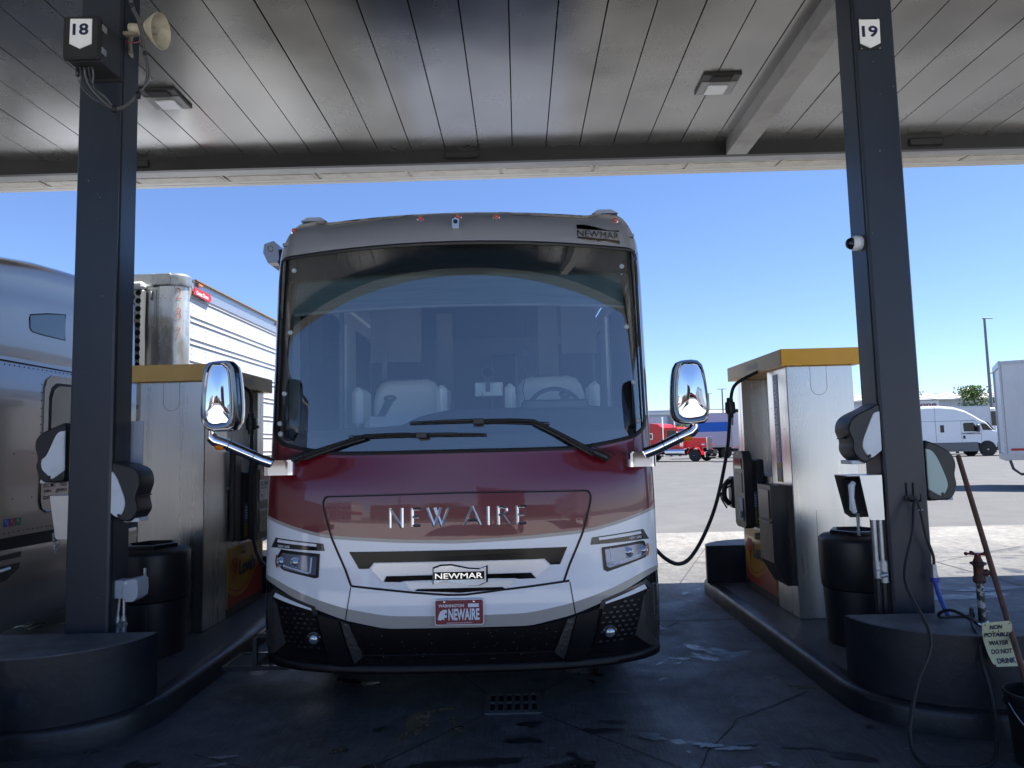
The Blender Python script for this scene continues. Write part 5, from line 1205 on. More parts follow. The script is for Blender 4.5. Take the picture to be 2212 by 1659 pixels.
# dome camera
t=thing('dome_camera',(2.43,4.98,3.09),'small white dome security camera on the lane side of column 19','camera')
mb=M(); mb.lathe([(0,0),(.052,0),(.055,-.012),(.055,-.05),(.046,-.062),(.044,-.064)],(2.463,4.98,3.09),'x',24); obj('housing',mb,whiteplastic,t)
mb=M(); mb.lathe([(.043,-.058),(.041,-.078),(.03,-.095),(.015,-.103),(0,-.105)],(2.463,4.98,3.09),'x',24); obj('dome',mb,glassdark,t)
# hooks, hose and gun on column 19
t=thing('hose_hook',(2.6,4.85,1.3),'black twin prong hose hook on the face of column 19','hook')
mb=M()
for x in(2.60,2.645): mb.tube(spl([(x,4.852,1.40),(x,4.85,1.31),(x+.005,4.83,1.28),(x+.006,4.79,1.29),(x+.006,4.785,1.33)]),.006,6)
mb.box(2.58,2.66,4.846,4.858,1.285,1.315,.002); obj('prongs',mb,blackplastic,t)
t=thing('air_hose',(2.55,4.6,.3),'long black hose looping from the column 19 hook down to the floor','hose')
H=[(2.622,4.80,1.30),(2.59,4.77,1.24),(2.545,4.72,1.09),(2.42,4.62,.80),(2.30,4.16,.58),(2.15,4.05,.36),(2.06,3.98,.17),(2.03,3.92,.07),(2.04,3.85,.025),(2.10,3.83,.013),(2.22,3.82,.013),(2.34,3.83,.013),(2.45,3.9,.03),(2.53,4.0,.13),(2.585,4.12,.30),(2.60,4.19,.42),(2.635,4.27,.54),(2.68,4.38,.575),(2.745,4.50,.59),(2.80,4.58,.63),(2.84,4.64,.60),(2.86,4.66,.565)]
mb=M(); mb.tube(spl(H,6),.0105,8); obj('hose_line',mb,blackrubber,t)
mb=M(); mb.tube(spl([(2.625,4.80,1.30),(2.64,4.79,1.24),(2.67,4.79,1.05),(2.705,4.79,.93),(2.706,4.79,.86)],6),.0095,8); obj('upper_hose',mb,blackrubber,t)
mb=M(); mb.tube(spl([(2.86,4.66,.563),(2.66,4.66,.56),(2.63,4.62,.6),(2.66,4.54,.63),(2.72,4.45,.59),(2.735,4.40,.567)],6),.0095,8); obj('short_hose',mb,blackrubber,t)
mb=M(); mb.tube([(2.732,4.41,.572),(2.75,4.36,.566)],[.012,.01],8); mb.tube([(2.74,4.39,.575),(2.775,4.385,.60)],.006,6); obj('air_chuck',mb,chrome,t)
mb=M(); mb.tube([(2.706,4.79,.87),(2.706,4.79,.80)],[.014,.019],10); mb.tube([(2.706,4.79,.80),(2.706,4.79,.785)],.022,10); obj('coupling',mb,galv,t)
mb=M(); mb.tube([(2.629,4.79,1.225),(2.66,4.79,1.225)],.007,6); obj('hose_clamp',mb,galv,t)
blue=mat('blue_hose',(.02,.06,.42),.4)
mb=M(); mb.tube([(2.706,4.79,.785),(2.706,4.79,.755)],.026,12); mb.tube(spl([(2.707,4.79,.755),(2.713,4.77,.68),(2.726,4.74,.60),(2.735,4.72,.557)]),.014,10)
tag(obj('blue_water_hose',mb,blue),'short bright blue hose hanging from a coupling on column 19','hose')
# yard tap
t=thing('water_tap',(2.87,4.53,.555),'red handled water tap on a peeling green standpipe on the right barrier','tap')
mb=M(); mb.tube([(2.852,4.56,.556),(2.852,4.56,.80)],.022,14); obj('standpipe',mb,mat('peeling_green_pipe',(.018,.03,.027),.5,dirt=(.35,.36,.35),ds=22,dth=(.53,.56)),t)
rust=mat('rusty_red_casting',(.12,.03,.02),.6,.2,var=.45,vs=40,dirt=(.045,.035,.03),ds=25,dth=(.42,.55),bump=.4,bs=90)
mb=M(); mb.lathe([(.0,.79),(.03,.79),(.036,.80),(.036,.825),(.029,.835),(.029,.89),(.034,.90),(.046,.905),(.046,.915),(.03,.92),(.022,.94),(.018,.955),(0,.957)],(2.852,4.56,0),'z',16)
mb.tube(spl([(2.87,4.55,.85),(2.90,4.54,.855),(2.925,4.535,.84),(2.935,4.53,.805),(2.935,4.53,.79)]),[.022]*6+[.016]*14+[.018]*5,10); obj('tap_body',mb,rust,t)
mb=M()
for k in range(5):
    a=k*2*math.pi/5+.3; x=2.852+.062*math.cos(a);y=4.56+.062*math.sin(a); mb.tube([(2.852,4.56,.966),(x,y,.968)],.0065,6); mb.lathe([(0,-.012),(.009,-.008),(.0125,0),(.009,.008),(0,.012)],(x,y,.968),'z',10)
mb.lathe([(0,-.016),(.018,-.014),(.02,.004),(.0,.008)],(2.852,4.56,.968),'z',12); obj('tap_handle',mb,mat('red_handle',(.22,.02,.02),.45,var=.35,vs=30),t)
# non potable sign hung on the tap's own wire against the barrier
t=thing('water_warning_sign',(2.67,4.12,.42),'curled pale yellow NON POTABLE WATER sign hanging over the right barrier edge','sign')
nps=mat('pale_yellow_sheet',(.58,.58,.36),.5,var=.08,vs=12)
P=[(x,z) for x,z in G['signNP']]
def npf(x,z): return 4.12+.02*math.sin((z-.42)*18)
mb=M(); drape(mb,P,0,.004,.03,fn=npf,ox=0.); obj('sheet',mb,nps,t)
mb=M()
for i,wd in enumerate(('NON','POTABLE','WATER','DO NOT','DRINK')):
    cx,cz=G['np%d'%i][0]; ww=[.068,.140,.112,.116,.104][i]; hh=.026
    text(mb,wd,lambda u,v:(cx+(u-.5)*ww+v*.0+(-.006),npf(cx,cz+(v-.5)*hh)-.003,cz+(v-.5)*hh+(u-.5)*.004),.035)
obj('lettering',mb,navy,t)
mb=M()
for x,z in((2.577,.652),(2.712,.658),(2.63,.427),(2.778,.43),(2.655,.615),(2.625,.612)): mb.lathe([(0,-.001),(.004,0)],(x,npf(x,z)-.002,z),'y',8)
obj('screw_hole',mb,black,t)
# pole and buckets
wood=mat('weathered_wood',(.16,.075,.05),.65,var=.4,vs=9,stretch=(4,4,.5),dirt=(.07,.045,.04),ds=6,bump=.3,bs=40)
mb=M(); a=Vector((2.914,4.78,1.575));b=Vector((2.635,3.76,.06))
P=[a.lerp(b,i/10) for i in range(11)]; mb.tube(P,.0155,10)
tag(obj('wooden_pole',mb,wood),'weathered wooden pole leaning from the bucket against the right towel dispenser','pole')
def bucket(cx,cy,label,rt=.15,h=.37):
    t=thing('bucket',(cx,cy,0),label,'bucket','black buckets')
    mb=M(); mb.lathe([(.0,.004),(rt*.80,.004),(rt*.95,h-.07),(rt*1.04,h-.07),(rt*1.04,h-.062),(rt*.97,h-.06),(rt*.98,h-.03),(rt*1.03,h-.03),(rt*1.05,h-.005),(rt*1.03,h),(rt*.97,h),(rt*.93,h-.06),(rt*.78,.02),(0,.02)],(cx,cy,0),'z',36); obj('pail',mb,mat('bucket_plastic',(.012,.013,.015),.35,var=.2),t)
    mb=M(); mb.tube([(cx+rt*1.05*math.cos(a),cy+rt*1.05*math.sin(a)-.005,h-.05-.18*abs(math.sin(a))) for a in [math.pi+math.pi*i/16 for i in range(17)]],.003,6); obj('bail_handle',mb,galv,t)
bucket(2.67,3.86,'black bucket on the ground by the right barrier with a wooden pole in it')
bucket(-3.00,3.80,'black bucket at the left edge of the view by the left barrier')
# trash cans
def can(cx,cy,label,r=.285,h=.83,z0=.151):
    t=thing('trash_can',(cx,cy,z0),label,'trash can','round black trash cans'); N=40
    mb=M(); mb.lathe([(.0,0),(r*.86,0),(r*.88,.02),(r*.93,h*.46),(r*.93,h*.5),(r*.955,h*.505)],(cx,cy,z0),'z',N); obj('body',mb,blackplastic,t)
    mb=M(); mb.lathe([(r*.955,h*.512),(r*.97,h*.52),(r,h*.93),(r*.985,h*.95),(r*.9,h*.975),(r*.62,h*1.0),(r*.60,h*.98)],(cx,cy,z0),'z',N,close=False); obj('hood',mb,blackplastic,t)
    mb=M(); mb.lathe([(r*.72,h*.985),(r*.73,h*1.025),(r*.62,h*1.03),(r*.56,h*1.0),(r*.5,h*.8),(0,h*.8)],(cx,cy,z0),'z',6,sm=False,close=False); obj('collar',mb,mat('collar_black',(.01,.01,.011),.3),t)
    mb=M(); mb.tube([(cx+r*.9*math.sin(.35),cy-r*.92*math.cos(.35),z0+.02),(cx+r*.96*math.sin(.35),cy-r*.95*math.cos(.35),z0+h*.46)],.003,4); obj('mould_line',mb,mat('scuff_grey',(.07,.07,.075),.6),t)
can(-2.98,5.78,'black trash can beside the left steel pump, behind column 18')
can(2.60,5.62,'black trash can beside column 19 in front of the right pump')

# ---------------- fuel pumps
heartred=mat('heart_red',(.35,.035,.03),.35); lovey=mat('panel_yellow',(.50,.27,.03),.3,coat=.5,var=.12,vs=4); loveo=mat('panel_orange',(.5,.2,.02),.35); lred=mat('panel_red',(.33,.04,.03),.35); lnavy=mat('panel_navy',(.03,.035,.05),.5)
defblue=mat('fluid_label_blue',(.15,.17,.34),.4); dispgreen=mat('screen_green',(.03,.09,.05),.25,coat=.5); labelblue=mat('label_blue',(.14,.2,.4),.4)
def heart(cx,cz,w,h):
    P=[]
    for i in range(28):
        a=2*math.pi*i/28; x=16*math.sin(a)**3; y=13*math.cos(a)-5*math.cos(2*a)-2*math.cos(3*a)-math.cos(4*a)
        P.append((cx+x/32*w,cz+(y+2.5)/29*h))
    return P
def pump(cx,sd,label,num,kind):
    """sd=+1: service face looks toward -x (right pump); sd=-1: toward +x (left pump)"""
    t=thing('fuel_pump',(cx,7.1,.15),label,'fuel pump','stainless fuel pumps')
    hw=.295; y0,y1=6.34,7.80; z0=.152; zt=2.36
    xf=cx-sd*hw      # x of the service face
    def bx(mb,d0,d1,a,b,za,zb,bv=0): mb.box(xf-sd*d0,xf-sd*d1,a,b,za,zb,bv); return mb   # d measured outward from the service face
    mb=M(); bx(mb,0,-2*hw,y0,6.83,z0,zt,.006); obj('front_cabinet',mb,steel,t)
    mb=M(); bx(mb,0,-2*hw,7.70,y1,z0,zt,.004); bx(mb,-.0,-2*hw,6.832,7.698,z0,1.36,.004); bx(mb,-.30,-.33,6.832,7.698,1.36,zt); obj('rear_cabinet',mb,steel,t)
    mb=M(); bx(mb,-.001,-.1,7.63,7.698,1.36,zt-.01); obj('canopy_post',mb,steel,t)
    # head
    mb=M(); mb.box(cx-hw-.06,cx+hw+.06,y0-.06,y1+.1,zt+.0,zt+.15,.004); obj('valance',mb,yellow if kind=='R' else mat('aged_yellow',(.80,.50,.15),.45,coat=.1,var=.06),t)
    mb=M(); bx(mb,.0605,.0635,y0-.05,y1+.09,zt+.004,zt+.146); fc=obj('valance_face',mb,tan,t)
    X=xf-sd*.0655
    ya,yb=(7.30,6.92) if sd>0 else (6.95,7.30)
    dY=1 if yb>ya else -1
    mb=M(); textp(mb,"Love's",(X,ya+dY*.13,zt+.045),(0,dY,0),(0,0,1),.27,.075,.05); obj('faded_lettering',mb,mat('faded_ink',(.30,.25,.18),.5),fc)
    mb=M(); mb.prism([(y,z) for y,z in heart(ya+dY*.04,zt+.075,.11,.10)],'x',X,X+sd*.001); obj('faded_heart',mb,mat('faded_heart',(.42,.28,.18),.5),fc)
    # arched cut line and hatch on the end wall facing the camera
    lm=mat('panel_line',(.12,.12,.12),.5,.6)
    mb=M(); n=20; P=[(cx-.01+.072*math.cos(math.pi+math.pi*i/n),2.17+.072*math.sin(math.pi+math.pi*i/n)) for i in range(n+1)]; P=[(cx-.01-.072,zt)]+P+[(cx-.01+.072,zt)]
    mb.tube([(x,y0-.0005,z) for x,z in P],.0016,4)
    hx0,hx1,hz0,hz1=(cx-.10,cx+.13,.50,1.08) if kind=='R' else (cx-.13,cx+.12,.45,1.06)
    mb.tube([(hx0,y0-.0005,hz0),(hx1,y0-.0005,hz0),(hx1,y0-.0005,hz1),(hx0,y0-.0005,hz1)],.002,4,closed=True); obj('panel_outline',mb,lm,t)
    mb=M(); mb.box(hx0,hx1,y0-.003,y0-.0005,hz0,hz1); obj('hatch',mb,steel,t)
    mb=M()
    for (yy,zz) in((6.45,.6),(6.45,1.2),(6.45,1.8),(6.75,.5),(6.75,1.0),(6.75,2.0)): mb.lathe([(0,0),(.006,-sd*.003)],(xf-sd*.001,yy,zz),'x',8)
    obj('rivet',mb,black,t)
    # lower branded panel
    mb=M(); bx(mb,.001,.008,6.86,7.74,.24,.80); lp=obj('brand_panel',mb,lovey,t)
    Xp=xf-sd*.0095
    # left to right as read: right pump reads from far (y 7.74) to near; left pump near to far
    ys,ye=(7.70,6.90) if sd>0 else (6.90,7.70)
    Y=lambda u:ys+(ye-ys)*u
    def pp(mb,P,d=.0): mb.prism([(Y(u),.24+v*.56) for u,v in P],'x',Xp-sd*d,Xp-sd*d+sd*.0012)
    N=16
    cur=lambda u:.30-.22*math.sin(u*3.6+.2)*(1-u*.2)+.22*u*u
    mb=M(); pp(mb,[(-.04,0),(1.04,0)]+[(1.04-1.08*i/N,max(.02,cur(1-i/N))) for i in range(N+1)]); obj('red_wave',mb,lred,lp)
    mb=M(); pp(mb,[(-.04+1.08*i/N,cur(i/N)+.015) for i in range(N+1)]+[(1.04-1.08*i/N,cur(1-i/N)+.07+.02*math.sin(i)) for i in range(N+1)],.0015); obj('orange_wave',mb,loveo,lp)
    mb=M(); pp(mb,[(-.04+1.08*i/N,cur(i/N)+.075) for i in range(N+1)]+[(1.04-1.08*i/N,cur(1-i/N)+.095) for i in range(N+1)],.003); obj('red_line',mb,lred,lp)
    hc=heart(.14,.62,.20,.36)
    mb=M(); pp(mb,hc,.003); obj('heart_mark',mb,heartred,lp)
    mb=M(); pp(mb,heart(.87,.93,.04,.07),.003); obj('small_heart',mb,heartred,lp)
    mb=M(); pp(mb,[(.045,.70),(.06,.60),(.10,.48),(.15,.38),(.165,.40),(.12,.50),(.085,.60),(.07,.70)],.005); pp(mb,[(.02,.66),(.04,.54),(.08,.42),(.14,.33),(.15,.36),(.10,.46),(.06,.57),(.035,.66)],.005); obj('heart_stripe',mb,loveo,lp)
    mb=M(); textp(mb,"Love's",(Xp-sd*.004,Y(.27),.24+.50*.56-.02),(0,1 if ye>ys else -1,.0),(0,0,1),.44,.155,.055); obj('brand_lettering',mb,lnavy,lp)
    mb=M(); bx(mb,.001,.006,6.84,7.76,z0+.002,.235); obj('plinth',mb,mat('plinth_grey',(.09,.09,.09),.5,.5),t)
    mb=M(); mb.lathe([(0,-sd*.05),(.03,-sd*.048),(.034,-sd*.01),(.034,0)],(xf-sd*.006,7.28 if sd>0 else 7.2,.745),'x',18); obj('push_knob',mb,mat('knob_yellow',(.30,.26,.12),.4),t)
    # dispenser head: arch frame with screens
    ya0,ya1=(7.05,7.74)
    mb=M(); bx(mb,.0,.07,ya0,ya1,.84,1.52,.012); obj('console',mb,blackplastic,t)
    c0=7.36; w2=.17
    def arch(o,zb,zt_,k): return [(c0-w2*k,zb),(c0-w2*k*1.02,zt_-.10),(c0-w2*k*.9,zt_-.03),(c0-w2*k*.6,zt_),(c0+w2*k*.6,zt_),(c0+w2*k*.9,zt_-.03),(c0+w2*k*1.02,zt_-.10),(c0+w2*k,zb),(c0+w2*k*.7,zb-.03),(c0-w2*k*.7,zb-.03)]
    mb=M(); mb.prism(arch(0,.86,1.60,1.),'x',xf-sd*.071,xf-sd*.16)
    fr=obj('display_frame',mb,mat('frame_graphite',(.035,.035,.036),.4,var=.15),t)
    for (za,zb,m_,nm) in ((1.42,1.53,glassdark,'display'),(1.18,1.38,mat('keypad_grey',(.07,.07,.075),.4,bump=.8,bs=40),'keypad'),(.90,1.13,dispgreen,'price_panel')):
        mb=M(); mb.box(xf-sd*.161,xf-sd*.166,c0-.115,c0+.115,za,zb,.002); obj(nm,mb,m_,fr)
    mb=M(); X2=xf-sd*.168
    if sd>0:
        textp(mb,'DIESEL',(X2,c0+.02,.985),(0,-1,0),(0,0,1),.09,.03,.02); obj('price_lettering',mb,mat('pale_ink',(.4,.5,.42),.5),fr)
        mb=M(); mb.box(xf-sd*.167,xf-sd*.169,c0-.115,c0-.0,.905,1.125); obj('blue_card',mb,labelblue,fr)
        mb=M(); mb.box(xf-sd*.17,xf-sd*.19,c0-.09,c0-.05,.93,1.0,.006); obj('octane_button',mb,mat('pale_button',(.4,.42,.42),.3),fr)
    else:
        textp(mb,'DIESEL',(X2,c0-.03,1.00),(0,1,0),(0,0,1),.09,.03,.02); textp(mb,'#2',(X2,c0-.005,.955),(0,1,0),(0,0,1),.035,.03,.02); obj('price_lettering',mb,mat('pale_ink',(.4,.5,.42),.5),fr)
        mb=M(); mb.box(xf-sd*.167,xf-sd*.172,c0-.12,c0+.12,1.22,1.43); ad=obj('poster',mb,whitesheet,fr)
        mb=M(); mb.box(xf-sd*.167,xf-sd*.171,c0-.12,c0+.12,1.432,1.53); obj('poster_photo',mb,mat('poster_photo',(.3,.12,.12),.4,var=.8,vs=14),fr)
        mb=M(); Xa=xf-sd*.174
        textp(mb,'CDL Ticket?',(Xa,c0-.11,1.37),(0,1,0),(0,0,1),.21,.04,.03); textp(mb,"WE'LL FIGHT IT!",(Xa,c0-.10,1.335),(0,1,0),(0,0,1),.19,.022,.01); obj('poster_lettering',mb,navy,ad); mb=M(); textp(mb,'TVC',(Xa,c0-.10,1.25),(0,1,0),(0,0,1),.06,.03,.03); obj('poster_mark',mb,navy,ad)
    mb=M(); mb.box(xf-sd*.16,xf-sd*.162,c0-.03,c0+.03,1.565,1.59); obj('maker_label',mb,mat('label_bronze',(.3,.2,.08),.4),fr)
    # side labels
    mb=M()
    bx(mb,.071,.073,7.10,7.17,.88,1.02); ol=obj('orange_label',mb,mat('label_orange',(.32,.2,.06),.5),t)
    mb=M(); bx(mb,.071,.073,7.10,7.17,1.03,1.20); bl=obj('blue_label',mb,labelblue,t)
    mb=M(); 
    for k in range(5): bx(mb,.0735,.0745,7.11,7.16,1.055+k*.026,1.067+k*.026)
    obj('label_text_lines',mb,whitesheet,bl)
    # bulky black drop cabinet (card and receipt side)
    if kind=='R':
        mb=M(); mb.prism([(xf-sd*.17,1.30),(xf-sd*.0005,1.30),(xf-sd*.0005,.42),(xf-sd*.06,.42),(xf-sd*.17,.62)],'y',6.42,6.76); dc=obj('drop_box',mb,blackplastic,t)
        mb=M(); mb.box(xf-sd*.171,xf-sd*.178,6.46,6.72,1.0,1.26,.003); mb.box(xf-sd*.171,xf-sd*.185,6.44,6.74,.965,.98,.002); obj('box_flap',mb,mat('flap_grey',(.06,.06,.062),.35),dc)
        mb=M(); bx(mb,.0,.004,6.56,6.68,1.36,2.31,.001); dl=obj('fluid_label',mb,defblue,t)
        mb=M(); textp(mb,'DIESEL EXHAUST FLUID',(xf-sd*.0055,6.595,1.50),(0,0,1),(0,1,0),.76,.062,.05); obj('label_lettering',mb,mat('pale_label_ink',(.75,.76,.8),.5),dl)
        mb=M(); bx(mb,.004,.006,6.56,6.68,1.32,1.50); ll=obj('yellow_label',mb,mat('label_yellow',(.5,.42,.08),.5),dl)
        mb=M(); bx(mb,.0065,.0075,6.58,6.64,1.35,1.45); obj('label_print',mb,labelblue,ll)
        mb=M(); bx(mb,-.294,-.299,6.85,6.93,1.9,2.08); obj('notice',mb,mat('notice_grey',(.35,.36,.38),.5,var=.4,vs=60),t)
        mb=M(); bx(mb,.002,.004,7.60,7.74,1.40,1.60); lb=obj('number_label',mb,mat('label_grey',(.36,.36,.36),.4),t)
        mb=M(); textp(mb,'19',(xf-sd*.0055,7.71,1.44),(0,-1,0),(0,0,1),.085,.075,.03); obj('label_number',mb,navy,lb)
    else:
        mb=M(); bx(mb,.0,.06,6.88,7.04,.86,1.72,.01); obj('side_fin',mb,blackplastic,t)
    # nozzle and holster beyond the console
    mb=M(); bx(mb,.02,.12,7.76,7.9,.98,1.32,.02); ho=obj('nozzle_holster',mb,blackplastic,t)
    mb=M(); o=xf-sd*.12
    mb.tube(spl([(o,7.83,1.28),(o-sd*.05,7.83,1.22),(o-sd*.06,7.83,1.10),(o-sd*.01,7.83,1.02)]),.028,8); mb.tube(spl([(o,7.83,1.22),(o-sd*.10,7.83,1.12),(o-sd*.04,7.83,.98)]),.009,6); obj('nozzle',mb,blackrubber,ho)
    return t,xf
pR,xfR=pump(2.69,1,'stainless pump with bright yellow head and DIESEL EXHAUST FLUID strip',19,'R')
pL,xfL=pump(-3.11,-1,'stainless pump with dull yellow head between the bronze truck and the coach',18,'L')
# fuelling hoses
def fuelhose(label,P,brk,mouth):
    t=thing('fuel_hose',P[0],label,'hose','black fuelling hoses')
    mb=M(); mb.tube(spl(P,8),.0165,10); obj('hose_line',mb,blackrubber,t)
    mb=M(); a=Vector(brk); mb.lathe([(0,-.10),(.028,-.098),(.03,-.06),(.047,-.055),(.05,.0),(.047,.055),(.033,.06),(.03,.10),(0,.102)],brk,'z',16); mb.box(a.x+.03,a.x+.075,a.y-.015,a.y+.015,a.z-.045,a.z-.015,.004); obj('breakaway',mb,blackplastic,t)
    mb=M(); mb.tube([(a.x,a.y,a.z-.10),(a.x-.004,a.y,a.z-.17)],.026,12); obj('swivel',mb,galv,t)
    m0=Vector(mouth); mb=M(); mb.box(m0.x-.03,m0.x+.03,m0.y-.05,m0.y+.05,m0.z-.04,m0.z+.04,.01); obj('nozzle_head',mb,blackplastic,t)
    return t
fuelhose('black fuel hose hanging from the right pump into the coach side',[(2.33,6.9,2.37),(2.20,7.0,2.30),(2.115,7.0,2.22),(2.08,7.0,2.05),(2.05,6.95,1.90),(1.98,6.85,1.60),(1.80,6.6,1.18),(1.60,6.3,.92),(1.42,6.1,.745),(1.29,6.0,.705),(1.16,5.9,.77),(1.03,5.8,.90),(.93,5.78,.98)],(2.078,7.0,2.03),(.93,5.78,.98))
fuelhose('black fuel hose hanging from the left pump into the coach side',[(-2.72,6.9,2.37),(-2.60,6.85,2.28),(-2.575,6.8,2.1),(-2.56,6.78,1.9),(-2.53,6.7,1.5),(-2.48,6.6,1.15),(-2.38,6.4,.88),(-2.22,6.2,.735),(-2.05,6.1,.715),(-1.90,6.0,.78),(-1.78,5.9,.87),(-1.72,5.86,.90)],(-2.57,6.79,1.98),(-1.72,5.86,.90))
# ---------------- trucks and trailers (built nose toward +x in their own frame, origin on the ground at the middle)
def wheel(mb,mr,x,y,z,r=.51,w=.28,sgn=1):
    mb.lathe([(r*.56,-w/2),(r*.96,-w/2+.02),(r,-w/2+.06),(r,w/2-.06),(r*.96,w/2-.02),(r*.56,w/2)],(x,y,z),'y',28)
    mr.lathe([(0,sgn*(w*.5+.0)),(r*.14,sgn*(w*.5-.0)),(r*.2,sgn*(w*.5-.03)),(r*.24,sgn*(w*.2)),(r*.48,sgn*(w*.28)),(r*.56,sgn*(w*.5-.01))],(x,y,z),'y',24,close=False)
def add_wheels(t,xs,W,r=.51,label=None):
    for x in xs:
        for s_ in(-1,1):
            a=M();b=M(); wheel(a,b,x,s_*(W/2-.16),r,r,.30,s_); w=obj('wheel',a,tyre,t,True); obj('rim',b,rimm,w,True)
def trailer(label,loc,rot,L=16.2,W=2.59,H=4.1,z0=1.15,skin=None,ribs=0,wheels=True,group='semi trailers across the yard',rear=True,guard=True):
    t=thing('semi_trailer',loc,label,'trailer',group,rot); skin=skin or trailerwhite
    mb=M(); mb.box(-L/2,L/2,-W/2,W/2,z0,H,.02); bd=obj('body',mb,skin,t,True)
    mb=M()
    for s_ in(-1,1):
        mb.box(-L/2-.01,L/2+.01,s_*(W/2)-.02,s_*(W/2)+.012,z0-.12,z0+.06); mb.box(-L/2-.01,L/2+.01,s_*W/2-.02,s_*W/2+.012,H-.10,H+.01)
        mb.box(L/2-.04,L/2+.01,s_*W/2-.03,s_*W/2+.014,z0,H); 
    obj('rail',mb,galv,t,True)
    if rear:
        mb=M(); mb.box(-L/2-.05,-L/2,-W/2-.015,-W/2+.10,z0-.12,H+.02); mb.box(-L/2-.05,-L/2,W/2-.10,W/2+.015,z0-.12,H+.02); mb.box(-L/2-.05,-L/2,-W/2,W/2,H-.15,H+.02); mb.box(-L/2-.05,-L/2,-W/2,W/2,z0-.14,z0+.05); obj('rear_frame',mb,galv,t,True)
        mb=M(); 
        if not guard: mb.tube([(-L/2+.05,-W/2+.02,z0-.1),(-L/2+.12,-W/2-.02,.62),(-L/2+.30,-W/2,.46),(-L/2+3.2,-W/2,.46)],.04,6)
        for s_ in((-1,1) if guard else ()): mb.tube([(-L/2+.0,s_*.55,z0-.1),(-L/2-.06,s_*.55,.7),(-L/2-.02,s_*.55,.52)],.045,4)
        if guard: mb.box(-L/2-.07,-L/2+.03,-W/2+.05,W/2-.05,.47,.58)
        obj('underride_guard',mb,mat('guard_dark',(.07,.07,.075),.5),t,True)
    if ribs:
        mb=M()
        n=ribs
        for i in range(n):
            x=-L/2+L*(i+.5)/n
            for s_ in(-1,1): mb.box(x-.012,x+.012,s_*W/2+s_*.0,s_*(W/2+.006),z0+.08,H-.12)
        obj('panel_seams',mb,skin,t,True)
    if wheels:
        add_wheels(t,(-L/2+1.6,-L/2+2.9),W)
        mb=M(); mb.box(-L/2+.6,-L/2+4.2,-.5,.5,.6,z0-.01); mb.box(L/2-2.9,L/2-2.7,-1.,-.85,.1,z0-.01); mb.box(L/2-2.9,L/2-2.7,.85,1.,.1,z0-.01); mb.box(-L/2+.5,L/2-.3,-1.1,1.1,z0-.12,z0-.005); obj('running_gear',mb,mat('gear_dark',(.02,.02,.02),.7),t,True)
    return t
